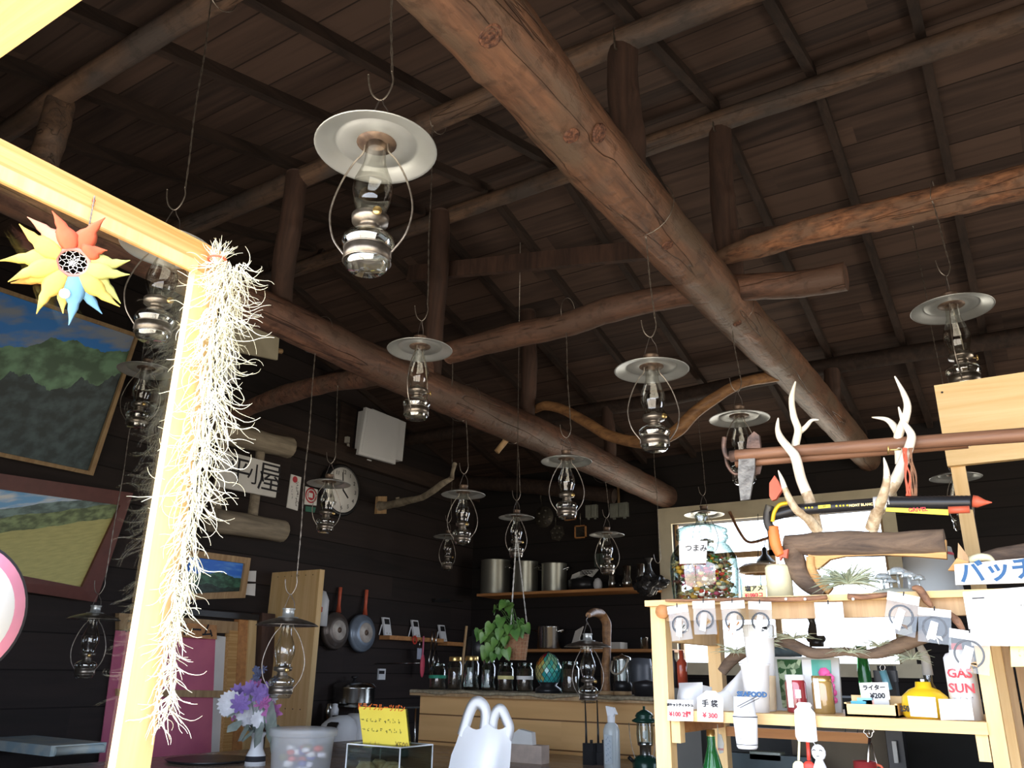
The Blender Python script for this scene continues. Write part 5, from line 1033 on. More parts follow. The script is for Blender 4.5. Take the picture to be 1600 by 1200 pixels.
for i, (an, r0, r1, k) in enumerate(petals):
    a = R(an); d = rx*math.cos(a)+ux*math.sin(a); s = nv.cross(d); L = q*(r1*1.22-r0); b = C+d*q*r0+nv*q*(2 if i % 2 else -2); n = 9; vs = []
    for j in range(n+1):
        f = j/n; w_ = q*16*(math.sin(PI*min(f*1.25+.18, 1))**.8 if f < .62 else .52*(1-(f-.62)/.38)**1.3)+q*.6; bend = s*q*13*(f**2.2)*(1 if i % 3 else -1)
        c_ = b+d*L*f+bend
        for m_ in range(6): aa = 2*PI*m_/6; vs.append(c_+s*w_*math.cos(aa)+nv*w_*.38*math.sin(aa))
    mb = MB().add(vs, [(j*6+k2, j*6+(k2+1) % 6, (j+1)*6+(k2+1) % 6, (j+1)*6+k2) for j in range(n) for k2 in range(6)], True); obj('petal', mb, pm[k], t)
sh = C+rx*q*-2-ux*q*50+nv*q*6; obj('shell', MB().lathe([(q*3.5, 0), (q*7, q*1.5), (q*8, q*4), (q*4, q*6), (q*2.5, q*3)], sh, 14, nv).ball(sh, q*3.5, 8), 'cloth', t)
tp = A(148, 306, x=-.888); mb = MB()
for ph in (0, PI): mb.tube([(C+ux*q*26+rx*q*12).lerp(tp, j/30)+rx*q*.8*math.cos(j*1.3+ph)+nv*q*.8*math.sin(j*1.3+ph) for j in range(31)], q*.7, 5)
obj('cord', mb, 'wire', t); obj('beads', MB().ball(tp-ux*q*8, q*3, 8).ball(tp-ux*q*16, q*2.5, 8), 'redor', t)
# ---- stringy air plant hanging on the window corner
mx_, my_ = -.868, .628; ms = MB(); rg = random.Random(3)
zt, zb2 = A(336, 405, x=mx_).z, A(255, 1135, x=mx_).z
def strand(p, a, L, r=.0010, up=False, k=1.0):
    """one wiry stem: leaves the core at bearing a, droops, and hooks upward or sideways at its tip"""
    n = max(9, int(L/.005)); st = L/n; pts = [Vector(p)]; out = Vector((math.cos(a), math.sin(a), 0)); tan = Vector((-math.sin(a), math.cos(a), 0))
    v = (out*rg.uniform(.2, 1.0)+Vector((0, 0, 1.2 if up else -rg.uniform(.3, 1.6)))+tan*rg.uniform(-.5, .5)).normalized()
    c1 = rg.uniform(-38, 38); c2 = rg.choice((-1, 1))*rg.uniform(25, 75)*k; cs_ = rg.uniform(-35, 35); brk = rg.uniform(.45, .75)
    for i in range(n):
        f = i/n; c_ = c1 if f < brk else c2
        v = (Matrix.Rotation(-c_*st, 3, tan) @ v); v = (Matrix.Rotation(cs_*st, 3, ZU) @ v); v = (v+Vector((rg.gauss(0, .09), rg.gauss(0, .09), rg.gauss(0, .09)))).normalized(); pts.append(pts[-1]+v*st)
    ms.tube(pts, [r*(1-.7*i/n) for i in range(n+1)], 4)
core = lambda f, i=0: Vector((mx_+.006*math.sin(f*17+i)+.004*math.sin(f*41+i*2), my_+.006*math.cos(f*13+i*1.7), zt+(zb2-zt)*f))
for i in range(950):
    f = rg.random()**1.75; w_ = .020*(1 if f < .4 else max(.03, 1-(f-.4)*2.4)); a = rg.uniform(0, 2*PI); rr = w_*math.sqrt(rg.random())
    strand(core(f, i % 5)+Vector((rr*math.cos(a), rr*math.sin(a), 0)), a, rg.uniform(.028, .075)*(1 if f < .55 else .62)*(.7 if f < .06 else 1), .00085)
for i in range(9):
    fe = 1 if i < 2 else rg.uniform(.45, .85)
    ms.tube(smoothpath([core(f, i*1.3)+Vector((.013*math.sin(f*9+i*2), .013*math.cos(f*11+i), 0))*(1-.85*f) for f in [fe*j/36 for j in range(37)]], 3), .0011, 4)
for i in range(16): strand(core(rg.uniform(.72, 1.0), i % 5), rg.uniform(0, 2*PI), rg.uniform(.03, .06), .0013)
top_ = A(340, 402, x=mx_)
for i in range(60):
    a = rg.uniform(0, 2*PI); strand(top_+Vector((0, 0, -.012)), a, rg.uniform(.025, .045), .0008, up=True, k=.8)
solo('hanging_air_plant', ms, 'moss', 'long stringy pale air plant hanging on the window corner', 'air plant', Vector((mx_, my_, zb2)), kind='stuff')
solo('twist_tie', MB().tube([top_+Vector((.012*math.cos(a), .012*math.sin(a), -.004)) for a in [2*PI*i/12 for i in range(12)]], .0016, 5, True), 'redor', 'reddish wire tying the stringy plant to the window frame', 'wire')
# ================================================================ display shelf on the right
FY, BK = 1.80, 2.20
xl0, xl1 = A(1022, 1100, y=FY).x, A(1045, 1100, y=FY).x
xr0, xr1 = A(1537, 1100, y=FY).x, A(1562, 1100, y=FY).x
zT = A(1250, 931, y=FY).z; zTb = A(1250, 941, y=FY).z; zS = A(1300, 1119, y=FY).z; zSb = A(1300, 1137, y=FY).z
t = thing('display_shelf', 'pale pine display shelf crowded with small goods for sale', 'shelf', ((xl0+xr1)/2, 2.0, 0))
obj('front_left_post', MB().box((xl0, FY, 0), (xl1, FY+.035, zTb)), 'pine', t); obj('front_right_post', MB().box((xr0, FY, 0), (xr1, FY+.035, zTb)), 'pine', t)
obj('back_left_post', MB().box((xl0, BK-.035, 0), (xl1, BK, zTb)), 'pine', t); obj('back_right_post', MB().box((xr0, BK-.035, 0), (xr1, BK, zTb)), 'pine', t)
obj('top_board', MB().box((xl0-.008, FY-.012, zTb), (.75, BK+.01, zT)), 'pinex', t)
obj('front_apron', MB().box((xl1, FY+.006, zTb-.032), (xr1, FY+.026, zTb)), 'orange_wood' if 0 else 'tan', t)
obj('shelf_board', MB().box((xl1-.0, FY-.006, zSb), (xr0, BK, zS)), 'pinex', t)
obj('side_rail', MB().box((xl0+.004, FY+.035, zTb-.075), (xl1-.006, BK-.035, zTb)), 'pine', t); obj('lower_side_rail', MB().box((xl0+.004, FY+.03, zSb-.03), (xl1-.004, BK-.035, zSb)), 'orange_wood', t)
obj('back_rail', MB().box((xl1, BK-.03, zSb-.05), (A(1360, 1150, y=BK).x, BK-.01, zSb-.028)), 'orange_wood', t)
for x in (xl1+.002, xr0-.022): obj('corner_block', MB().box((x, FY+.003, zSb-.045), (x+.02, FY+.03, zSb)), 'pine', t)
cd = A(1037, 956, y=FY-.014); obj('log_slice', MB().lathe([(0, 0), (px2m(10.5, cd), 0), (px2m(10.5, cd), .012), (0, .012)], cd, 24, (0, -1, 0)), 'orange_wood', t)
def on(z, px, y, w=None):
    P = A(px, 1000, y=y); P.z = z; return P
# --- the big candy jar
y = 1.92; P = on(zT, 1107, y); q = px2m(1, P); t = thing('candy_jar', 'big round glass candy jar with a stopper lid and paper tag', 'jar', P)
obj('glass', MB().lathe([(0, .002), (q*44, .002), (q*50, q*8), (q*53, q*50), (q*51, q*72), (q*42, q*88), (q*37, q*92), (q*38, q*97)], P, 40), 'jar', t)
obj('lid', MB().lathe([(q*38, q*97), (q*41, q*100), (q*41, q*105), (q*38, q*108), (q*41, q*111), (q*40, q*115), (q*26, q*121), (q*9, q*123), (q*7, q*130), (q*10, q*136), (q*8, q*141), (0, q*142)], P, 40), 'jar', t)
cs = [(.42, .03, .02), (.50, .26, .03), (.05, .20, .05), (.14, .05, .03), (.50, .38, .16), (.36, .04, .10), (.10, .14, .10), (.62, .58, .50), (.17, .08, .04)]
cm = [MB() for _ in cs]; rg = random.Random(9)
for i in range(230):
    a = rg.uniform(0, 2*PI); rr = 43*math.sqrt(rg.random()); c = P+Vector((q*rr*math.cos(a), q*rr*math.sin(a), q*rg.uniform(6, 68))); b = cm[rg.randrange(len(cs))]; u = Vector((rg.gauss(0, 1), rg.gauss(0, 1), rg.gauss(0, .6))).normalized()*q*7; v = u.orthogonal().normalized()*q*rg.uniform(2.5, 4)
    b.ball(c, q*rg.uniform(4, 6.5), 6, (1, 1, .6)); b.add([c+u*.6, c+u*1.5+v, c+u*1.5-v], [(0, 1, 2)]); b.add([c-u*.6, c-u*1.5+v, c-u*1.5-v], [(0, 1, 2)])
for i, c in enumerate(cs): obj('candies', cm[i], mat('candy_wrap_%d' % i, c, .35, 0, tuple(min(1, v*1.5) for v in c), 60), t)['kind'] = 'stuff'
def card(label, c4, m='paper', name='price_card', cat='card', th=.002, group=None, base=None):
    y_ = c4[0][2] if len(c4[0]) > 2 else None
    q4 = [A(a, b, y=yy) for a, b, yy in c4]; t = thing(name, label, cat, (q4[2]+q4[3])/2, group); obj('card', MB().prism(q4, (0, th, 0)), m, t)
    rr = (q4[1]-q4[0]).normalized(); uu = (q4[0]-q4[3]).normalized(); return t, (q4[0]+q4[1]+q4[2]+q4[3])/4+Vector((0, -.0012, 0)), rr, uu, (q4[1]-q4[0]).length
jy = y-q*53-.004
t, c, r, u, K = card('white tag on the candy jar, faint handwriting', [(1061, 845, jy), (1105, 845, jy), (1103, 880, jy), (1062, 881, jy)], name='jar_tag', cat='tag')
text('つまみ', K*.26, 'ink', t, c+r*K*.12+u*K*.12, r, u, bold=.0003)
t, c, r, u, K = card('small cream card priced at 100 yen, right of the candy jar', [(1160, 916, 1.83), (1197, 914, 1.83), (1197, 934, 1.83), (1160, 936, 1.83)], 'yellow2')
text('塩アメ', K*.26, 'ink', t, c+u*K*.13, r, u, bold=.0005); text('¥100/3コ', K*.2, 'inkr', t, c-u*K*.13, r, u, bold=.0005)
P = on(zT, 1180, 1.95); q = px2m(1, P); solo('glass_tumbler', MB().lathe([(0, .002), (q*16, .002), (q*17, q*42)], P, 24), 'jar', 'clear glass tumbler behind the salt candy card', 'glass')
P = on(zT, 1226, 1.93); q = px2m(1, P); t = thing('candle', 'fat cream coloured candle under the orange axe guard', 'candle', P); obj('wax', MB().lathe([(0, 0), (q*20, 0), (q*20, q*52), (q*17, q*56), (0, q*53)], P, 28), 'wax', t); obj('wick', MB().tube([P+Vector((0, 0, q*53)), P+Vector((.001, 0, q*60))], .001, 5), 'ink', t)
# --- driftwood rack with antlers
DY = 1.93; P = A(1350, 925, y=DY); P.z = zT; t = thing('driftwood_rack', 'dark driftwood log on a curved leg with a pale split underside', 'driftwood', P)
lp = smoothpath([A(1226, 848, y=DY), A(1270, 852, y=DY), (A(1330, 850, y=DY)), A(1400, 850, y=DY), A(1477, 846, y=DY)], 8)
obj('log', MB().tube(lp, interp([.018, .027, .026, .026, .028], len(lp)), 16, rough=.22, seed=14), 'drift', t)
obj('split_face', MB().prism([A(a, b, y=DY-.012) for a, b in ((1262, 858), (1276, 856), (1290, 850), (1304, 854), (1320, 851), (1350, 857), (1372, 856), (1400, 861), (1425, 859), (1440, 863), (1458, 853), (1466, 848), (1478, 843), (1479, 873), (1430, 869), (1380, 867), (1320, 869), (1296, 874), (1284, 884), (1276, 890), (1264, 884))], (0, .02, 0)), 'drift_y', t)
lg_ = smoothpath([A(1235, 852, y=DY), A(1242, 875, y=DY), A(1252, 900, y=DY), A(1272, 918, y=DY), A(1290, 927, y=DY)], 8)
obj('leg', MB().tube(lg_, interp([.024, .023, .021, .019, .016], len(lg_)), 12, rough=.2, seed=17), 'drift', t)
lg_ = smoothpath([A(1266, 870, y=DY-.012), A(1268, 888, y=DY-.012), A(1280, 908, y=DY-.012), A(1298, 924, y=DY-.012)], 8); obj('pale_edge', MB().tube(lg_, .009, 8, rough=.2), 'drift_y', t)
def antler(label, parts_):
    
    t = thing('antler', label, 'antler', A(*parts_[0][0][0], y=DY), 'deer antlers on the driftwood')
    for pts, rad in parts_:
        P_ = smoothpath([A(a, b, y=DY+dy) for (a, b), dy in zip(pts, [0, -.03, -.06, -.075, -.075, -.07, -.07, -.07] if pts[-1][1] > 712 else [0, -.005, -.01, -.025, -.03, -.03, -.03, -.03])], 6); n = len(P_); rr = interp(rad, n)
        mb = MB(); mb.tube(P_, rr, 12, rough=.05, seed=2, caps=True)
        k = 0
        for fi, f in enumerate(mb.f):
            cz = sum((mb.v[i].z for i in f))/len(f); mb.mi[fi] = 0 if cz < H+.40 else 1
        obj('beam' if parts_[0][0] is pts else 'tine', mb, ['bone', 'bonetip'], t)
antler('left antler, four points, standing on the driftwood log', [
    ([(1277, 830), (1268, 790), (1252, 750), (1243, 715), (1232, 700), (1220, 685), (1215, 670), (1216, 653)], [.013, .012, .012, .012, .010, .009, .006, .0015]),
    ([(1243, 718), (1243, 695), (1247, 672), (1240, 650), (1237, 622), (1243, 596)], [.011, .010, .009, .008, .007, .0015]),
    ([(1247, 676), (1258, 668), (1268, 657), (1279, 656)], [.008, .006, .004, .001]),
    ([(1278, 830), (1262, 810), (1243, 795), (1229, 770), (1222, 750), (1216, 735)], [.013, .011, .009, .007, .005, .001])])
antler('right antler, tallest tine curling over the wooden handles', [
    ([(1372, 800), (1385, 775), (1400, 750), (1408, 730), (1420, 700), (1424, 680), (1412, 660), (1404, 636)], [.013, .013, .013, .011, .010, .009, .006, .0015]),
    ([(1407, 725), (1405, 700), (1404, 680), (1414, 655), (1418, 635), (1412, 615), (1398, 588)], [.011, .010, .010, .009, .008, .006, .0015]),
    ([(1404, 680), (1396, 665), (1384, 655), (1362, 652)], [.008, .008, .005, .001]),
    ([(1362, 826), (1370, 800), (1378, 780), (1385, 755), (1385, 735), (1381, 715)], [.014, .012, .010, .008, .006, .001])])
# --- the two old wooden ice axes resting in the antlers
def axe(label, y_, p0, p1, r_, adze=True):
    t = thing('ice_axe', label, 'ice axe', A(*p0, y=y_)); a, b = A(*p0, y=y_), A(*p1, y=y_)
    obj('shaft', MB().tube([a.lerp(b, i/16) for i in range(17)], interp([r_*.85, r_, r_], 17), 12, rough=.03), 'old_handle', t); return t, a, b
t, a, b = axe('old wooden handled ice axe with a long toothed pick, upper of two', DY-.005, (1150, 711), (1680, 674), .0155)
obj('pick', MB().prism([A(x_, y_2, y=DY-.01) for x_, y_2 in ((1160, 705), (1180, 707), (1179, 735), (1171, 780), (1157, 782), (1153, 745), (1154, 712))], (0, .007, 0)), mat('old_steel', (.20, .19, .17), .45, .7, (.12, .11, .1), 40, .4), t)
obj('head', MB().tube(smoothpath([A(1132, 683, y=DY), A(1131, 700, y=DY), A(1137, 715, y=DY), A(1150, 712, y=DY)], 4), .006, 8).lathe([(0, -.03), (.014, -.03), (.014, .03), (0, .03)], A(1160, 711, y=DY), 12, (1, -.0, 0)), 'oldiron', t)
obj('adze', MB().prism([A(x_, y_2, y=DY-.01) for x_, y_2 in ((1166, 700), (1168, 684), (1178, 674), (1186, 680), (1188, 700))], (0, .012, 0)), 'oldiron', t)
t, a, b = axe('second old ice axe handle with a silver spike, just below the first', DY+.015, (1150, 724), (1512, 692), .0125)
obj('spike', MB().tube([A(1512, 692, y=DY+.015), A(1516, 690, y=DY+.015), A(1556, 686, y=DY+.015), A(1564, 684, y=DY+.015), A(1640, 668, y=DY+.015)], [.009, .009, .008, .003, .002], 10), 'steel', t)
obj('head', MB().tube(smoothpath([A(1133, 708, y=DY+.02), A(1137, 728, y=DY+.02), A(1150, 741, y=DY+.02), A(1168, 735, y=DY+.02)], 4), .004, 8).prism([A(x_, y_2, y=DY+.02) for x_, y_2 in ((1176, 712), (1192, 716), (1186, 740), (1174, 745))], (0, .008, 0)), 'oldiron', t)
# --- black ice axe with coloured guards
NY = DY-.04; t = thing('ice_axe', 'black modern ice axe with yellow lettering and orange guards', 'ice axe', A(1360, 785, y=NY))
obj('shaft', MB().tube([A(1205, 806, y=NY), A(1240, 797, y=NY), A(1300, 792, y=NY), A(1385, 786, y=NY)], .0125, 14), 'black', t)
obj('grip', MB().tube([A(1385+i*3.6, 786-i*.02, y=NY) for i in range(38)], [.0140+.0008*(i % 2) for i in range(38)], 14), 'black', t)
obj('end_guard', MB().tube([A(1520, 783, y=NY), A(1528, 784, y=NY), A(1540, 785, y=NY), A(1550, 785, y=NY)], [.0125, .012, .005, .001], 12), 'redor', t)
cA = A(1345, 789, y=NY-.0135); dr = (A(1385, 786, y=NY)-A(1300, 792, y=NY)).normalized(); text('MONT BLANC', .0075, 'brass', t, cA, dr, ZU, bold=.0002)
ym = mat('yellow_print', (.85, .68, .05), .5); mb = MB()
for px in (1259, 1264, 1269, 1307, 1313, 1318, 1324): mb.lathe([(0, 0), (.0022, 0), (.0022, .0006), (0, .0006)], A(px, 793.5-(px-1259)*.06, y=NY-.0125), 10, (0, -1, 0))
obj('dots', mb, ym, t); b0 = A(1288, 791.5, y=NY-.0128); obj('plate', MB().box(b0+Vector((-.013, -.0006, -.0035)), b0+Vector((.013, .0006, .0035))), ym, t); text('SM', .006, 'ink', t, b0+Vector((0, -.001, 0)), dr, ZU)
obj('white_band', MB().tube([A(1366, 787, y=NY), A(1391, 785, y=NY)], .0148, 14), 'white', t)
obj('orange_guard', MB().tube(smoothpath([A(1208, 823, y=NY), A(1212, 850, y=NY), A(1220, 868, y=NY)], 5), interp([.012, .013, .010], 11), 12), 'orange', t)
obj('pick_guard', MB().prism([A(x_, y_2, y=NY-.004) for x_, y_2 in ((1202, 775), (1202, 755), (1210, 743), (1216, 752), (1222, 765), (1212, 780), (1206, 782))], (0, .012, 0)), 'redor', t)
obj('head', MB().tube(smoothpath([A(1203, 790, y=NY), A(1199, 810, y=NY), A(1204, 826, y=NY), A(1211, 826, y=NY)], 4), .010, 10), 'iron', t)
obj('guard_tip', MB().prism([A(x_, y_2, y=NY-.004) for x_, y_2 in ((1217, 862), (1231, 858), (1229, 872), (1222, 870), (1218, 876))], (0, .012, 0)), 'redor', t)
obj('yellow_tape', MB().tube(smoothpath([A(1230, 786, y=NY-.013), A(1218, 789, y=NY-.018), A(1210, 800, y=NY-.018), A(1207, 815, y=NY-.014)], 5), .0045, 8), 'yellow_can', t)
t = thing('wrist_strap', 'yellow lettered wrist strap with a red buckle under the black grip', 'strap', A(1440, 798, y=NY-.015))
sp_ = [A(1384, 793, y=NY-.02), A(1482, 796, y=NY-.02), A(1482, 805, y=NY-.02), A(1384, 799, y=NY-.02)]; obj('webbing', MB().prism(sp_, (0, .003, 0)), ym, t)
text('GRIVEL', .0115, 'inkr', t, A(1434, 796.5, y=NY-.0212), dr, ZU, bold=.0003); obj('buckle', MB().tube([A(1482, 797, y=NY-.02), A(1515, 796, y=NY-.02)], [.0075, .0075], 10), 'redor', t)
# red cord bundle
t = thing('cord_bundle', 'red and brown cords tied to the right antler', 'cord', A(1420, 705, y=DY-.04)); 
for nm, x0, m in (('red_cord', 1411, 'redor'), ('brown_cord', 1420, 'twig')):
    mb = MB()
    for i in range(5): mb.tube(smoothpath([A(x0+i*1.5, 700, y=DY-.045), A(x0+2+rg.uniform(-3, 5), 720, y=DY-.05), A(x0+6+rg.uniform(-4, 6), 745, y=DY-.05), A(x0+8+i*1.8-3, 775, y=DY-.045)], 5), .0016, 5)
    obj(nm, mb, m, t)
obj('brass_ring', MB().tube([A(1388, 697, y=DY-.05), A(1388, 710, y=DY-.05)], .002, 6).tube([A(1389, 703, y=DY-.05), A(1408, 702, y=DY-.05)], .0022, 6), 'brass', t)
# white bucket, sign, mushrooms, air plants
P = on(zT, 1470, 2.12); q = px2m(1, P); t = thing('plastic_bucket', 'pale tapered plastic canister with a red stripe behind the driftwood', 'canister', P)
obj('body', MB().lathe([(0, 0), (q*47, 0), (q*44, q*12), (q*35, q*86), (0, q*86)], P, 32), 'greycan', t); obj('red_stripe', MB().lathe([(q*37.2, q*73), (q*36.9, q*77)], P, 40), 'inkr', t)
P = on(zT, 1408, 1.86); q = px2m(1, P); t = thing('glass_mushrooms', 'cluster of small clear glass mushrooms on a grey stone', 'ornament', P)
obj('stone', MB().ball(P+Vector((0, 0, q*4)), q*34, 14, (1, .6, .22)), mat('grey_stone', (.42, .42, .34), .8, 0, (.3, .3, .25), 20, .4), t)
for dx, hh, rr, dy in ((-14, 28, 13, 0), (6, 38, 15, .02), (22, 30, 11, .01), (34, 26, 10, .03), (-2, 18, 9, -.01)):
    b = P+Vector((q*dx, dy, q*6)); g_ = MB().tube([b, b+Vector((0, 0, q*hh*.8))], q*1.8, 8).lathe([(q*2, q*hh*.72), (q*rr, q*hh*.70), (q*rr*.9, q*hh*.88), (q*rr*.5, q*hh), (0, q*(hh+1))], b, 18); obj('mushroom', g_, mat('pale_glass_%d' % dx, (.75, .82, .84), .1, 0, (.7, .78, .8), 3, trans=.75), t)
def tuft(P, q, n, lmin, lmax, spread, m='grass', up=.6, w=1.2, seed=1):
    rg = random.Random(seed); mb = MB()
    for i in range(n):
        a = rg.uniform(0, 2*PI); d = Vector((math.cos(a)*spread, math.sin(a)*spread*.6, rg.uniform(.1, up))).normalized(); L = q*rg.uniform(lmin, lmax); c = Vector((0, 0, -rg.uniform(.1, .5)))
        mb.tube([P+d*L*f+c*L*f*f for f in (0, .25, .5, .75, 1)], [q*w, q*w*.9, q*w*.7, q*w*.5, q*.15], 4)
    return mb
P = A(1325, 912, y=1.85); solo('air_plant', tuft(P, px2m(1, P), 190, 26, 62, 1, up=.9, w=1.5, seed=4), 'grass', 'spiky silvery air plant lying before the driftwood leg', 'air plant')
t = thing('wooden_bird_mask', 'little pointed wooden figure beside the badge sign', 'figurine', A(1496, 885, y=1.84))
obj('upper', MB().prism([A(x_, y_2, y=1.85) for x_, y_2 in ((1497, 848), (1512, 868), (1514, 878), (1496, 872))], (0, .015, 0)), 'tan', t); obj('lower', MB().prism([A(x_, y_2, y=1.85) for x_, y_2 in ((1495, 872), (1514, 878), (1500, 892), (1481, 891))], (0, .015, 0)), 'drift_y', t)
solo('horn', MB().tube(smoothpath([A(1514, 876, y=1.87), A(1530, 871, y=1.87), A(1545, 872, y=1.87), A(1553, 878, y=1.87)], 5), interp([.007, .008, .007, .003], 16), 10), 'wax', 'curved yellowish horn lying on the badge sign', 'horn')
solo('cut_branch', MB().tube([A(1520, 878, y=2.0), A(1560, 868, y=2.0), A(1680, 852, y=2.0)], [.013, .016, .02], 12, rough=.1), 'drift', 'brown cut branch lying behind the badge sign', 'branch')
sg = [A(1491, 882, y=1.83), A(1690, 864, y=1.83), A(1690, 908, y=1.83), A(1493, 914, y=1.83)]
t = thing('badge_sign', 'long white sign with blue brush lettering on the top board', 'sign', (sg[2]+sg[3])/2); obj('board', MB().prism(sg, (0, .008, 0)), 'paper', t)
rr = (sg[1]-sg[0]).normalized(); uu = ZU; text('バッヂ販売', .045, 'inkb', t, A(1498, 898, y=1.8285), rr, uu, bold=.0012, align='LEFT')
# --- right: yellow planks, wall boards, notes
t = thing('pine_placard', 'bright pine board on an upright, behind the shelf at the right', 'board', (A(1500, 880, y=2.3).x, 2.3, zT))
b0, b1 = A(1460, 604, y=2.3), A(1485, 729, y=2.3); obj('board', MB().box((b0.x, 2.29, b1.z), (.55, 2.31, b0.z)), 'pinex', t); u0, u1 = A(1485, 731, y=2.3), A(1508, 731, y=2.3); obj('upright', MB().box((u0.x, 2.31, zT-.6), (u1.x, 2.33, b0.z-.02)), 'pine', t)
solo('small_nail', MB().ball(A(1472, 613, y=2.288), .003, 6), 'ink', 'small nail head in the corner of the bright pine board', 'nail')
PX = A(1556, 1100, y=2.22).x
t = thing('wooden_cupboard', 'pale panelled pine cupboard behind the right end of the shelf', 'cupboard', (.3, 2.25, 0))
zz = [A(1580, v, y=2.22).z for v in (930, 1042, 1048, 1108, 1114, 1138, 1142)]
obj('stile', MB().box((PX, 2.22, 0), (PX+.045, 2.25, zTb)), 'tan', t); obj('stile', MB().box((PX+.05, 2.23, 0), (PX+.075, 2.26, zTb)), 'tan', t)
obj('upper_panel', MB().box((PX+.07, 2.24, zz[3]), (.75, 2.27, zTb)), planks('cupboard_boards', (.72, .55, .30), (.62, .45, .22), 2, .06, 0, 2, c3=(.4, .28, .13)), t); obj('rail', MB().box((PX+.07, 2.22, zz[5]), (.75, 2.26, zz[3])), 'tan', t); obj('lower_frame', MB().box((PX+.075, 2.23, zz[5]-.03), (.75, 2.26, zz[5])).box((PX+.075, 2.23, 0), (PX+.10, 2.26, zz[5])), 'pine', t); obj('lower_panel', MB().box((PX+.1, 2.255, 0), (.75, 2.27, zz[5]-.03)), 'tan', t)
t, c, r, u, K = card('large blank looking white notice pinned over the shelf corner', [(1504, 925, 1.786), (1660, 912, 1.786), (1664, 1010, 1.786), (1518, 1009, 1.786)], name='notice_sheet', cat='notice'); scribble(t, [c+r*K*(.1+.05*i)+u*K*(.12) for i in range(4)], r, u, K*.05, 'ink'); obj('clip', MB().beam(A(1519, 935, y=1.785), A(1538, 934, y=1.785), .002, .002), 'ink', t)
t, c, r, u, K = card('yellow memo sheet pinned to the cupboard at the right edge', [(1577, 992, 1.80), (1650, 990, 1.80), (1652, 1040, 1.80), (1580, 1042, 1.80)], 'yellow2', name='memo_sheet', cat='memo'); scribble(t, [c+r*K*(-.3+.12*i)+u*K*(.12-.12*j) for i in range(6) for j in range(3)], r, u, K*.06, 'brass')
# --- twigs with hooks along the top board, and the bagged hair ties
def twig(label, pts, rad, y_=FY-.02, m='twig', name='cinnamon_twig'):
    P_ = smoothpath([A(a, b, y=y_) for a, b in pts], 6); return solo(name, MB().tube(P_, interp(rad, len(P_)), 9, rough=.25, seed=len(label)), m, label, 'twig')
twig('long brown twig with pale cut spots along the top board', [(1040, 938), (1100, 938), (1160, 936), (1200, 937), (1250, 936), (1292, 933)], [.003, .0035, .004, .005, .0055, .005])
twig('short stout brown twig right of the long one', [(1325, 932), (1350, 933), (1395, 928)], [.006, .005, .004])
twig('forked reddish twig sloping down over the shelf corner', [(1425, 919), (1436, 921), (1448, 938), (1456, 948)], [.004, .009, .008, .004]); twig('reddish twig end below the white bags', [(1482, 957), (1495, 970), (1505, 985)], [.004, .007, .004])
mb = MB()
for px in (1228, 1258, 1333): mb.lathe([(0, 0), (.0032, 0), (.0025, .002), (0, .0022)], A(px, 936, y=FY-.026), 10, (0, -1, 0))
solo('twig_pearls', mb, 'paper', 'round pale cut spots dotted along the brown twigs', 'spots', kind='stuff')
rg = random.Random(31)
bags = [(1058, 946, 34, 52, 6, 'bag with a black hair tie and pale ribbon, first from the left post', 'w'), (1099, 939, 36, 50, 0, 'bag with a thin black hair tie and tan charm, second from the post', 't'), (1144, 939, 38, 54, 2, 'bag with a black hair tie and orange charm, third from the post', 'o'), (1187, 940, 36, 54, -3, 'bag with a hair tie and a pale fabric flower, fourth from the post', 'f'), (1294, 941, 42, 50, -1, 'almost blank white bag hanging over the dark figure', 'n'), (1412, 928, 46, 62, -14, 'tilted bag with a black ring and a small copper ring', 'c'), (1460, 951, 46, 52, -8, 'bag with a hair tie beside the red flask cap', 'w'), (1515, 986, 56, 62, -10, 'lowest bag with a hair tie in front of the spray can', 't')]
tcol = {'w': 'cloth', 't': 'tan', 'o': 'orange_wood', 'f': 'cloth', 'n': None, 'c': 'rust'}
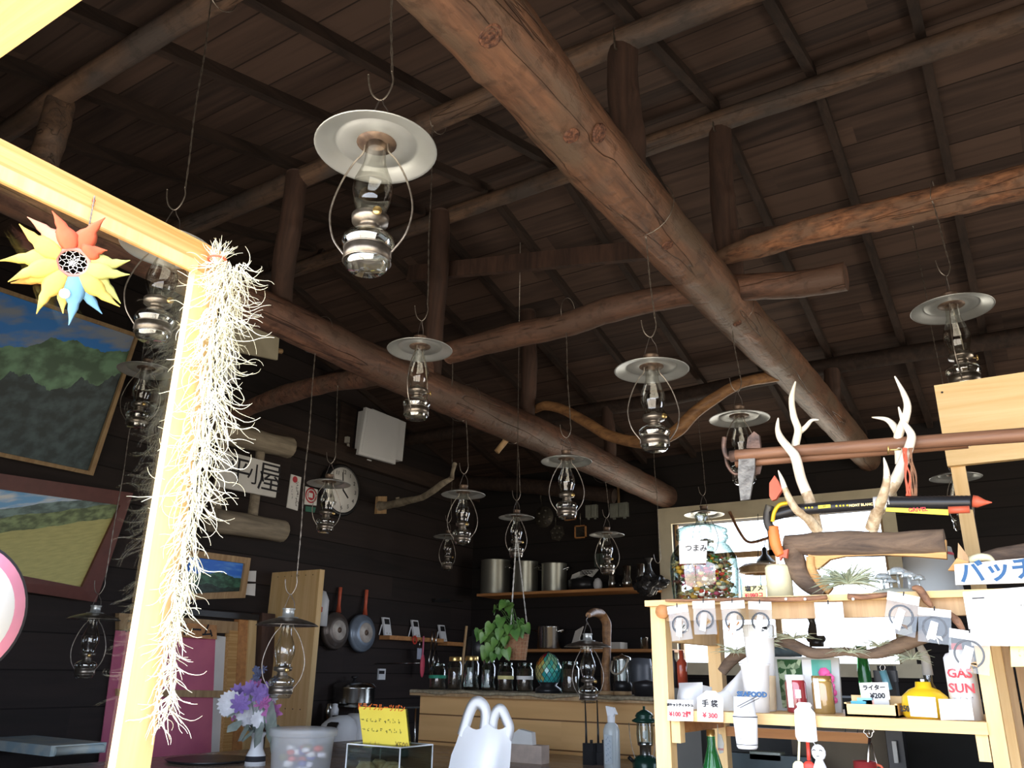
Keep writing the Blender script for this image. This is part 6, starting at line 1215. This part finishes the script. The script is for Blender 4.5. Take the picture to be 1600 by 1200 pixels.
for px, py, w_, h_, tl, lb, kd in bags:
    y_ = FY-.03-.001*len(lb) % .012; c0 = A(px, py, y=y_); q = px2m(1, c0); t = thing('hair_tie_bag', 'clear '+lb if kd != 'n' else lb, 'bag', c0, 'hair ties in clear bags'); a = R(tl); r_ = Vector((math.cos(a), 0, math.sin(a))); u_ = Vector((-math.sin(a), 0, math.cos(a)))
    c1 = c0-u_*q*h_; pl = [c0-r_*q*w_/2, c0+r_*q*w_/2, c1+r_*q*w_/2, c1-r_*q*w_/2]; obj('film', MB().prism(pl, (0, .004, 0)), 'film' if kd != 'n' else 'plasticbag', t)
    if kd != 'n': obj('header_card', MB().prism([pl[0]+Vector((0, -.0006, 0)), pl[1]+Vector((0, -.0006, 0)), pl[1]-u_*q*h_*.22+Vector((0, -.0006, 0)), pl[0]-u_*q*h_*.22+Vector((0, -.0006, 0))], (0, .0005, 0)), 'paper', t)
    m_ = c0-u_*q*h_*.56
    if tcol[kd]:
        rr_ = q*w_*.36; obj('hair_tie', MB().tube([m_+r_*rr_*math.cos(b)+u_*rr_*math.sin(b)+Vector((0, .002, 0)) for b in [2*PI*i/22 for i in range(22)]], q*1.7, 6, True), 'black', t)
        mb = MB()
        for i in range(5): b = rg.uniform(0, 2*PI); d_ = r_*math.cos(b)+u_*math.sin(b); mb.prism([m_-u_*rr_*.7, m_-u_*rr_*.7+d_*q*10+u_*q*3, m_-u_*rr_*.7+d_*q*12-u_*q*3], (0, .0015, 0))
        obj('charm', mb, tcol[kd], t)
        obj('fold_glint', MB().prism([m_+r_*q*a1+u_*q*b1+Vector((0, -.001, 0)) for a1, b1 in ((-w_*.1, h_*.2), (w_*.12, h_*.15), (w_*.02, -h_*.35), (-w_*.25, -h_*.3))], (0, .0004, 0)), 'plasticbag', t)
    obj('hook_pin', MB().tube([c0+u_*q*3, c0-u_*q*3+Vector((0, -.002, 0))], .0012, 5), 'ink', t)
# --- lower shelf
y = 1.90
t = thing('driftwood_branch', 'long mossy driftwood branch hung with air plants inside the shelf', 'driftwood', A(1320, 1020, y=1.95))
P_ = smoothpath([A(1128, 1050, y=2.0), A(1145, 1030, y=2.0), A(1180, 1012, y=1.98), A(1225, 1003, y=1.96), A(1270, 1020, y=1.95), A(1320, 1018, y=1.95), A(1360, 1022, y=1.95), A(1400, 1010, y=1.94), A(1448, 993, y=1.93)], 6)
obj('branch', MB().tube(P_, interp([.012, .012, .010, .012, .012, .011, .011, .014, .014], len(P_)), 12, rough=.3, seed=40), 'drift', t)
for i, (px, py) in enumerate(((1190, 1008), (1240, 998), (1150, 1020), (1328, 1020), (1375, 1010), (1425, 1030))):
    c = A(px, py, y=1.94); obj('air_plant', tuft(c, px2m(1, c), 48, 16, 44, 1, 'grass', .7, .8, 50+i), 'grass', t)
# white folded bags
def softbox(label, c4, y_, m, dp, name, cat):
    mb = MB(); n = 8; P_ = [A(a, b, y=y_) for a, b in c4]; vs = []
    for s_ in (0, 1):
        for i in range(n+1):
            for j in range(n+1):
                f, g_ = i/n, j/n; p = (P_[0]*(1-f)+P_[1]*f)*(1-g_)+(P_[3]*(1-f)+P_[2]*f)*g_; b = math.sin(PI*f)**.5*math.sin(PI*g_)**.5
                vs.append(p+Vector((0, dp/2+(1 if s_ else -1)*dp/2*b, 0))+Vector((.003*noise.noise(p*40), .004*noise.noise(p*30+Vector((5, 0, 0))), 0)))
    k = (n+1)**2; fs = [(i*(n+1)+j, (i+1)*(n+1)+j, (i+1)*(n+1)+j+1, i*(n+1)+j+1) for i in range(n) for j in range(n)]; mb.add(vs, fs+[tuple(v+k for v in f[::-1]) for f in fs], True); return solo(name, mb, m, label, cat)
softbox('folded white tissue packet at the left end of the shelf', [(1049, 1067), (1086, 1066), (1088, 1120), (1047, 1120)], 1.86, 'white', .09, 'tissue_pack', 'packet')
softbox('grey white packet wedged behind the tissue packet', [(1080, 1068), (1106, 1074), (1108, 1120), (1082, 1120)], 1.95, 'cloth', .06, 'tissue_pack', 'packet')
softbox('bundle of white work gloves in film beside the post end', [(1098, 1085), (1130, 1078), (1146, 1120), (1094, 1120)], 1.84, 'cloth', .08, 'glove_bundle', 'gloves')
softbox('big white plastic bag bulging behind the noodle cup', [(1112, 1082), (1150, 1040), (1160, 1119), (1118, 1119)], 1.92, 'plasticbag', .12, 'goods_bag', 'bag')
t, c, r, u, K = card('white card with red 100 yen price hung on the shelf edge, leftmost', [(1043, 1093, 1.788), (1083, 1094, 1.788), (1083, 1127, 1.788), (1043, 1126, 1.788)])
text('ポケットティッシュ', K*.115, 'ink', t, c+u*K*.18, r, u, bold=.0005); text('¥100 2個', K*.22, 'inkr', t, c-u*K*.14, r, u, bold=.0005)
t, c, r, u, K = card('white card for gloves, house shaped top, priced 300 yen in red', [(1089, 1090, 1.787), (1130, 1092, 1.787), (1130, 1128, 1.787), (1090, 1127, 1.787)]); obj('card_top', MB().prism([A(1089, 1090, y=1.787), A(1104, 1079, y=1.787), (A(1118, 1080, y=1.787)), A(1130, 1092, y=1.787)], (0, .002, 0)), 'paper', t)
text('手 袋', K*.27, 'ink', t, c+u*K*.20, r, u, bold=.0005); text('¥ 300', K*.24, 'inkr', t, c-u*K*.2, r, u, bold=.0005)
# noodle cup and foam cups
P = on(zS, 1176, 1.85); q = px2m(1, P); t = thing('noodle_cup', 'large white instant noodle cup with blue lettering', 'cup', P)
obj('cup', MB().lathe([(0, 0), (q*17, 0), (q*22, q*68), (q*24, q*69), (q*24, q*72), (0, q*72)], P, 32), 'white', t)
text('SEAFOOD', q*10.5, 'inkb', t, P+Vector((-q*2, -q*20.0, q*26)), XR, ZU, bold=.0007); 
P2 = on(zS, 1186, 1.93); q2 = px2m(1, P2); t2 = thing('noodle_cup', 'second tall noodle cup stacked upside behind the lettered one', 'cup', P2); obj('cup', MB().lathe([(0, 0), (q2*17, 0), (q2*24, q2*115), (q2*25, q2*126), (q2*24, q2*129), (0, q2*129)], P2, 32), 'white', t2)
obj('printed_band', MB().lathe([(q2*17.8, q2*2), (q2*21, q2*52)], P2, 32), mat('beige_print', (.75, .62, .42), .6), t2)
hy = FY-.05; P = A(1168, 1170, y=hy); q = px2m(1, P); t = thing('hanging_cup', 'white paper cup hanging from the shelf edge by string', 'cup', P)
obj('cup', MB().lathe([(0, 0), (q*14, 0), (q*16, q*3), (q*19, q*48), (q*17, q*50), (q*16, q*76), (0, q*76)], P, 28), 'white', t); obj('printed_ring', MB().lathe([(q*19.2, q*46), (q*19.2, q*47.5)], P, 32).lathe([(q*16.6, q*6), (q*16.8, q*7)], P, 32), 'ink', t); scribble(t, [P+Vector((q*a, -q*18.5, q*b)) for a, b in ((-5, 22), (-4, 14), (12, 55))], XR, ZU, q*4, 'ink')
obj('chopstick_lines', MB().tube([A(1152, 1104, y=hy-.024), A(1183, 1088, y=hy-.024)], .0006, 4).tube([A(1156, 1106, y=hy-.024), A(1186, 1091, y=hy-.024)], .0006, 4), 'ink', t)
# framed photo with orchids, honey jars
fy = 1.97; t = thing('photo_frame', 'glass photo frame with green garden and pink flower pictures', 'photo frame', A(1268, 1120, y=fy))
o4 = [A(1203, 1026, y=fy+.04), A(1310, 1027, y=fy+.04), A(1316, 1121, y=fy), A(1214, 1119, y=fy)]
for v in o4[2:]: v.z = zS+.001
obj('frame', MB().prism(o4, (0, .012, 0)), 'greycan', t); ce = sum(o4, Vector())/4
inn = [ce+(v-ce)*.9+Vector((0, -.002, 0)) for v in o4]
m, n, o_ = _new('garden_photo'); b = n.nodes.new('ShaderNodeBsdfPrincipled'); n.links.new(b.outputs[0], o_.inputs[0]); tc_ = n.nodes.new('ShaderNodeTexCoord'); v_ = n.nodes.new('ShaderNodeTexVoronoi'); v_.inputs['Scale'].default_value = 90; n.links.new(tc_.outputs['Object'], v_.inputs['Vector']); rp = n.nodes.new('ShaderNodeValToRGB'); n.links.new(v_.outputs['Color'], rp.inputs[0]); rp.color_ramp.elements[0].color = (.03, .09, .03, 1); rp.color_ramp.elements[0].position = .3; rp.color_ramp.elements[1].color = (.45, .55, .35, 1); rp.color_ramp.elements[1].position = .85; n.links.new(rp.outputs[0], b.inputs['Base Color']); b.inputs['Roughness'].default_value = .3
def sub4(q4, f0, f1): return [q4[0].lerp(q4[1], f0), q4[0].lerp(q4[1], f1), q4[3].lerp(q4[2], f1), q4[3].lerp(q4[2], f0)]
obj('left_picture', MB().prism(sub4(inn, .06, .46), (0, .002, 0)), m, t); obj('white_strip', MB().prism(sub4(inn, .47, .62), (0, .002, 0)), 'paper', t); obj('right_picture', MB().prism(sub4(inn, .62, .93), (0, .002, 0)), mat('teal_print', (.12, .45, .36), .4, 0, (.3, .6, .5), 15), t)
mb = MB()
for px, py, rr in ((1288, 1052, 9), (1296, 1060, 8), (1286, 1064, 7), (1299, 1072, 6), (1302, 1082, 6), (1304, 1094, 5)): mb.lathe([(0, 0), (px2m(rr, ce), 0), (px2m(rr, ce), .0015), (0, .0015)], A(px, py, y=fy+.03-(py-1040)*.0004-.006), 7, (0, -1, 0))
obj('pink_flowers', mb, mat('orchid_pink', (.85, .12, .35), .5), t)
for px, cm_, lb, yy_ in ((1236, (.30, .03, .04), 'dark red jam jar with white paper strips before the photo frame', 1.90), (1277, (.36, .22, .07), 'honey brown jar with a cream label strip before the photo frame', 1.90)):
    P = on(zS, px, yy_); q = px2m(1, P); t = thing('jam_jar', lb, 'jar', P, 'jam jars on the display shelf')
    obj('glass', MB().lathe([(0, 0), (q*15, 0), (q*16, q*3), (q*16, q*44), (q*13, q*50)], P, 24), mat('jam_%d' % px, cm_, .12, 0, tuple(v*.7 for v in cm_), 20, coat=1), t); obj('lid', MB().lathe([(q*15, q*48), (q*15, q*56), (0, q*56)], P, 24), 'white' if px == 1236 else 'brass', t)
    obj('label', MB().box(P+Vector((-q*9, -q*16.8, q*8)), P+Vector((-q*1, -q*15.5, q*52))), 'paper', t)
    if px == 1236: obj('label', MB().box(P+Vector((q*3, -q*16.8, q*22)), P+Vector((q*11, -q*13, q*34))), 'paper', t)
P = on(zS, 1344, 2.1); q = px2m(1, P); solo('green_bottle', MB().lathe([(0, 0), (q*9, 0), (q*10, q*4), (q*10, q*60), (q*8, q*80), (q*8, q*98), (0, q*98)], P, 20), 'greenglass', 'dark green glass bottle right of the photo frame', 'bottle')
# open wooden tray of lighters
P = on(zS, 1353, 1.87); q = px2m(1, P); t = thing('wooden_tray', 'open pale wooden tray holding small lighters', 'tray', P); a_ = q*38
mb = MB().box(P+Vector((-a_, -.04, 0)), P+Vector((a_, .04, .004))).box(P+Vector((-a_, -.04, 0)), P+Vector((a_, -.036, q*18))).box(P+Vector((-a_, .036, 0)), P+Vector((a_, .04, q*30))).box(P+Vector((-a_, -.04, 0)), P+Vector((-a_+.004, .04, q*20))).box(P+Vector((a_-.004, -.04, 0)), P+Vector((a_, .04, q*20)))
obj('tray', mb, 'pinex', t)
for i, (c, dx) in enumerate((((.05, .35, .45), -20), ((.75, .35, .28), -4), ((.4, .4, .38), 14), ((.2, .5, .6), -12))): solo('lighter', MB().box(P+Vector((q*dx-.014, -.02+.012*(i % 2), .005)), P+Vector((q*dx+.014, -.008+.012*(i % 2), q*22+.002*i))), mat('lighter_%d' % i, c, .3), ('teal lighter at the left of the wooden tray', 'salmon lighter in the middle of the wooden tray', 'grey lighter at the right of the wooden tray', 'light blue lighter behind the teal one in the tray')[i], 'lighter', group='lighters in the wooden tray')
t, c, r, u, K = card('white card above the lighter tray, handwritten 200 yen', [(1342, 1067, 1.875), (1387, 1066, 1.875), (1391, 1093, 1.875), (1347, 1095, 1.875)]); text('ライター', K*.2, 'ink', t, c+u*K*.12, r, u, bold=.0005); text('¥200', K*.25, 'ink', t, c-u*K*.16+r*K*.08, r, u, bold=.0005)
# gas canisters
P = on(zS, 1432, 1.86); q = px2m(1, P); t = thing('gas_canister', 'squat yellow camping gas canister with a white cap', 'canister', P)
obj('body', MB().lathe([(0, 0), (q*30, 0), (q*34, q*4), (q*35, q*18), (q*33, q*32), (q*22, q*42), (q*12, q*46), (q*11, q*54), (0, q*54)], P, 36), 'yellow_can', t); obj('valve', MB().lathe([(0, q*54), (q*3, q*54), (q*3, q*58), (0, q*58)], P, 12), 'white', t)
obj('price_label', MB().prism([P+Vector((a*q, -q*36, b*q)) for a, b in ((-19, 4), (18, 3), (19, 32), (-20, 33))], (0, .002, 0)), 'paper', t); text('250', q*12, 'ink', t, P+Vector((-q*27, -q*29, q*14)), Vector((.8, -.6, 0)), ZU, bold=.0004)
obj('red_print', MB().lathe([(q*34.6, q*22), (q*34.9, q*26)], P, 12), 'inkr', t) if 0 else None
P = on(zS, 1493, 1.87); q = px2m(1, P); t = thing('gas_bottle', 'tall white gas canister lettered in red', 'canister', P)
obj('body', MB().lathe([(0, 0), (q*22, 0), (q*22, q*92), (q*18, q*98), (q*12, q*100), (q*12, q*104), (0, q*104)], P, 32), 'white', t); obj('cap', MB().lathe([(q*8, q*104), (q*8, q*114), (0, q*114)], P, 16), 'red', t)
text('GAS', q*19, 'inkr', t, P+Vector((0, -q*22.8, q*68)), XR, ZU, bold=.0006); text('SUN', q*19, 'inkr', t, P+Vector((0, -q*22.8, q*46)), XR, ZU, bold=.0006); scribble(t, [P+Vector((q*(-12+8*i), -q*22.8, q*32)) for i in range(4)], XR, ZU, q*3.5, 'ink')
t, c, r, u, K = card('blank white card leaning before the red lettered canister', [(1466, 1092, 1.815), (1517, 1093, 1.815), (1522, 1125, 1.815), (1470, 1125, 1.815)])
P = on(zS, 1442, 2.08); q = px2m(1, P); t = thing('spray_bottle', 'glass bottle with a grey trigger spray behind the yellow canister', 'bottle', P)
obj('bottle', MB().lathe([(0, 0), (q*20, 0), (q*20, q*20), (q*6, q*46), (q*6, q*58)], P, 24), 'jar', t); obj('trigger_head', MB().tube([P+Vector((0, 0, q*58)), P+Vector((0, 0, q*84)), P+Vector((-q*8, -.01, q*112))], [q*8, q*7, q*4.5], 10), 'greycan', t)
t = thing('flashlight', 'small pale blue torch with a wire loop on the dark block', 'torch', A(1385, 1055, y=2.1)); obj('body', MB().tube([A(1379, 1048, y=2.1), A(1389, 1078, y=2.1)], .008, 12), mat('sky_plastic', (.2, .5, .62), .35), t); obj('loop', MB().tube([A(1379+4*math.cos(b), 1043+5*math.sin(b), y=2.1) for b in [2*PI*i/12 for i in range(12)]], .001, 5, True), 'steel', t)
solo('dark_block', MB().box(A(1366, 1065, y=2.13), A(1402, 1048, y=2.16)), 'black', 'black block behind the little blue torch', 'block')
# syrup bottle behind the left posts
for px, w_, h0, h1, m_, lb in ((1067, 8, 1066, 1012, 'amber', 'amber red bottle with a black cap between the left posts'), (1054, 5, 1066, 1008, 'black', 'dark slim bottle beside the amber one')):
    P = A(px, 1070, y=2.35); P.z = A(px, 1075, y=2.35).z; q = px2m(1, P); solo('syrup_bottle', MB().lathe([(0, 0), (q*w_, 0), (q*w_, q*38), (q*w_*.45, q*44), (q*w_*.45, q*56), (0, q*56)], P, 20), m_, lb, 'bottle')
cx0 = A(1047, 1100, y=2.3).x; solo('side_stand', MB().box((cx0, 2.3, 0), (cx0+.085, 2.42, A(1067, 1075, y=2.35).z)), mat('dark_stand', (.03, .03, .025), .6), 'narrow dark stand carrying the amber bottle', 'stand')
solo('darkening_cabinet', MB().box((A(1047, 1100, y=2.95).x, 2.95, 0), (.5, 3.3, A(1300, 1090, y=2.95).z)), mat('darkening_cabinet', (.012, .013, .012), .7), 'wide blackish cabinet added to darken the space behind the display shelf', 'cabinet')  # added near-black block that stands in for the gloom behind the shelf
# below the shelf
P = A(1116, 1235, y=1.95); q = px2m(1, P); t = thing('wine_bottle', 'green bottle with a gold foil cap below the shelf', 'bottle', P)
obj('glass', MB().lathe([(0, -q*60), (q*16, -q*60), (q*16, q*30), (q*9, q*55), (q*6.5, q*64), (q*6.5, q*82)], P, 24), 'greenglass', t); obj('foil_cap', MB().lathe([(q*7, q*78), (q*6.5, q*88), (0, q*88)], P, 20), 'brass', t)
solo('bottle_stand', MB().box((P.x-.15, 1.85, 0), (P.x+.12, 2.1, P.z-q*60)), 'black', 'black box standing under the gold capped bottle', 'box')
t = thing('price_tag', 'small round ended paper tag with red price right of the green bottle', 'tag', A(1125, 1160, y=1.97)); obj('tag', MB().prism([A(a, b, y=1.97) for a, b in ((1121, 1146), (1127, 1148), (1131, 1162), (1130, 1176), (1124, 1178), (1121, 1165))], (0, .002, 0)), 'greycan', t); text('¥500', .007, 'inkr', t, A(1126, 1171, y=1.9695), XR, ZU); obj('string', MB().tube([A(1121, 1132, y=1.96), A(1122, 1146, y=1.97)], .0008, 4), 'cloth', t)
mantle_lantern(1078, 1222, .62, 'darker pressure lantern seen between the left shelf posts')
hy = FY-.012; P = A(1259, 1160, y=hy); q = px2m(1, P); t = thing('hanging_jar_tag', 'white bottle shaped cut-out tag hanging on the shelf edge', 'tag', P)
obj('tag', MB().prism([A(a, b, y=hy-.004) for a, b in ((1244, 1100), (1248, 1097), (1265, 1098), (1268, 1102), (1266, 1106), (1273, 1114), (1277, 1158), (1270, 1160), (1247, 1158), (1243, 1150), (1241, 1110), (1246, 1105))], (0, .003, 0)), 'paper', t)
scribble(t, [A(1247+i*4, 1128, y=hy-.0045) for i in range(3)], XR, ZU, q*3, 'ink')
t = thing('hanging_doll', 'small white faced doll charm hanging by string under the shelf', 'doll', A(1278, 1180, y=hy)); fc = A(1279, 1176, y=hy); q = px2m(1, fc)
obj('head', MB().ball(fc, q*11, 14, (1, .6, 1.1)), 'white', t); obj('body', MB().lathe([(q*5, 0), (q*10, -q*12), (q*12, -q*24), (0, -q*24)], fc-Vector((0, 0, q*9)), 16), 'white', t); obj('string', MB().tube([A(1271, 1160, y=hy), A(1276, 1167, y=hy)], .0008, 4), 'cloth', t)
mb = MB()
for sx_ in (-1, 1): mb.tube(smoothpath([fc+Vector((sx_*q*5-q*2.5, -q*7, q*3)), fc+Vector((sx_*q*5, -q*7.4, q*4.5)), fc+Vector((sx_*q*5+q*2.5, -q*7, q*3))], 4), q*.6, 5)
mb.tube(smoothpath([fc+Vector((-q*2, -q*7, -q*4)), fc+Vector((0, -q*7.2, -q*5)), fc+Vector((q*2, -q*7, -q*4))], 3), q*.5, 5); obj('face_lines', mb, 'ink', t)
for px, m_, lb in ((1246, 'wax', 'cream round charm hanging lower left of the doll'), (1262, 'red', 'red pointed charm hanging beside the doll')):
    t = thing('hanging_charm', lb, 'charm', A(px, 1195, y=hy)); c = A(px+2, 1196, y=hy); q = px2m(1, c)
    obj('body', MB().ball(c-Vector((0, 0, q*3)), q*10, 12, (1, .5, 1)), m_, t); obj('cord', MB().tube([A(px+3 if px < 1250 else px, 1158, y=hy), A(px+2, 1188, y=hy)], q*(2 if px < 1250 else 3), 6), m_, t)
for px, lb in ((1320, 'black S hook under the shelf board, left of the pair'), (1339, 'black S hook under the shelf board, right of the pair')):
    z0 = zSb; c = A(px, 1148, y=BK-.02); q = px2m(1, c); solo('s_hook', MB().tube(smoothpath([c+Vector((q*a, 0, q*b)) for a, b in ((-2, 8), (0, 10), (2, 8), (1, 3), (3, -2), (2, -8), (-2, -9), (-5, -5))], 4), q*1, 6), 'black', lb, 'hook')
P = A(1352, 1200, y=1.98); q = px2m(1, P); t = thing('enamel_mug', 'dark red mug holding kitchen tools under the shelf', 'mug', P); obj('cup', MB().lathe([(0, -q*30), (q*17, -q*30), (q*17, q*10), (q*15, q*10), (q*15, -q*20), (0, -q*20)], P, 24), mat('dark_red_enamel', (.28, .03, .035), .3), t); obj('handle', MB().tube(smoothpath([P+Vector((q*17, 0, q*6)), P+Vector((q*25, 0, q*2)), P+Vector((q*25, 0, -q*15)), P+Vector((q*17, 0, -q*18))], 4), q*2, 6), 'redor', t)
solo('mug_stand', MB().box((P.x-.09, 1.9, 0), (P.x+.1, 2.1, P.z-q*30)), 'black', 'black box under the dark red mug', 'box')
t = thing('bottle_opener', 'steel opener with a looped head standing in the red mug', 'opener', P+Vector((0, 0, -q*18))); c = A(1358, 1145, y=1.98)
obj('loop', MB().tube([c+Vector((q*8*math.cos(b)*(1 if math.sin(b) > 0 else .55), 0, q*7*math.sin(b))) for b in [2*PI*i/20 for i in range(20)]], q*1.3, 6, True).tube([c+Vector((0, 0, q*6)), c-Vector((0, 0, q*8))], q*1, 6), 'steel', t); obj('handle', MB().tube([c-Vector((0, 0, q*7)), A(1357, 1180, y=1.98), P+Vector((0, 0, -q*18))], q*2.2, 8), 'steel', t)
solo('steel_skewer', MB().tube([A(1361, 1160, y=1.985), A(1370, 1193, y=1.985), P+Vector((q*14, 0, -q*16))], q*.9, 6), 'steel', 'thin steel rod leaning in the red mug', 'rod')
# dark kitchen clutter seen below the shelf, farther back
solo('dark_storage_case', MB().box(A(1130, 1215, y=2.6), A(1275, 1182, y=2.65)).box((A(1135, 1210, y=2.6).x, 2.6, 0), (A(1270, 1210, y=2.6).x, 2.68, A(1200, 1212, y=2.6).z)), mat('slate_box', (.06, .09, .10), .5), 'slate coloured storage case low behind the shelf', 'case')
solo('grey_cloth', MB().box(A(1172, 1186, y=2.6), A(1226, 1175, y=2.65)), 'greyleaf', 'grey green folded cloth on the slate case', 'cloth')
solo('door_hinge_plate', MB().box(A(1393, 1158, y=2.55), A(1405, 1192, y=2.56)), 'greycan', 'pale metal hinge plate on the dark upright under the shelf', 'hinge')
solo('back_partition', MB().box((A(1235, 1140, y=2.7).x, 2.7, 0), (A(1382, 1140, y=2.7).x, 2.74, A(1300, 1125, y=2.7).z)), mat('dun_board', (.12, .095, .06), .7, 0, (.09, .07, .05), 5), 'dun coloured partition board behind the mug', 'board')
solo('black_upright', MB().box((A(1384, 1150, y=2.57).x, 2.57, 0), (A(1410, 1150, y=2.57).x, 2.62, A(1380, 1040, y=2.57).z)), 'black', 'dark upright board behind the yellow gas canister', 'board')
# red patterned cloth & blue bag inside
softbox('crumpled red and orange wrapper right of the noodle cups', [(1190, 1020), (1206, 1024), (1210, 1068), (1192, 1062)], 2.02, mat('red_orange_print', (.65, .06, .04), .6, 0, (.9, .45, .1), 90), .03, 'red_wrapper', 'wrapper')
softbox('dark blue pouch under the driftwood branch', [(1196, 1003), (1250, 1008), (1250, 1026), (1196, 1026)], 2.1, mat('navy_cloth', (.05, .09, .14), .7, 0, (.15, .24, .30), 25), .04, 'blue_pouch', 'pouch')
# dark ornament silhouettes at the window
P = A(1275, 998, y=2.05); q = px2m(1, P); t = thing('bird_figurine', 'dark perched ornament silhouetted at the bright window', 'figurine', P)
obj('body', MB().ball(P, q*14, 12, (1.1, .7, .6)), 'black', t); obj('neck', MB().tube([P, P+Vector((-q*4, 0, q*12)), P+Vector((-q*3, 0, q*24)), P+Vector((-q*5, 0, q*34))], [q*12, q*9, q*5, q*6], 8, rough=.4), 'black', t); obj('pedestal', MB().tube([P+Vector((0, 0, -q*12)), P], q*12, 10, rough=.3), 'black', t)

# details that belong to a part hang under that part
OWNERS = {'lettering': ('card', 'board', 'name_board', 'name_plank', 'tag', 'plate', 'webbing', 'printed_label', 'body', 'cup', 'sheet', 'shaft'), 'numeral': ('dial',), 'wick_knob': ('burner',), 'base_ring': ('fount',), 'collar': ('shade',),
          'knob': ('lid',), 'display': ('body',), 'button': ('body',), 'wick': ('wax',), 'lead_lines': ('glass_shade',), 'emblem_mark': ('emblem',), 'check_lines': ('cloth',), 'weave': ('basket',), 'face_lines': ('head',),
          'dimple': ('plate',), 'base_hub': ('base_disc',), 'label_strip': ('glass',), 'cover_panel': ('cover',), 'printed_band': ('cup',), 'printed_ring': ('cup',), 'net': ('frame',)}
for o in list(bpy.data.objects):
    if o.parent and o.parent.type == 'EMPTY' and 'category' in o.parent:
        kind_ = o.name.split('.')[0]
        if kind_ in OWNERS:
            sib = {c.name.split('.')[0]: c for c in o.parent.children if c is not o}
            for w_ in OWNERS[kind_]:
                if w_ in sib: o.parent = sib[w_]; break
for o in list(bpy.data.objects):
    if '_o' in o: del o['_o']
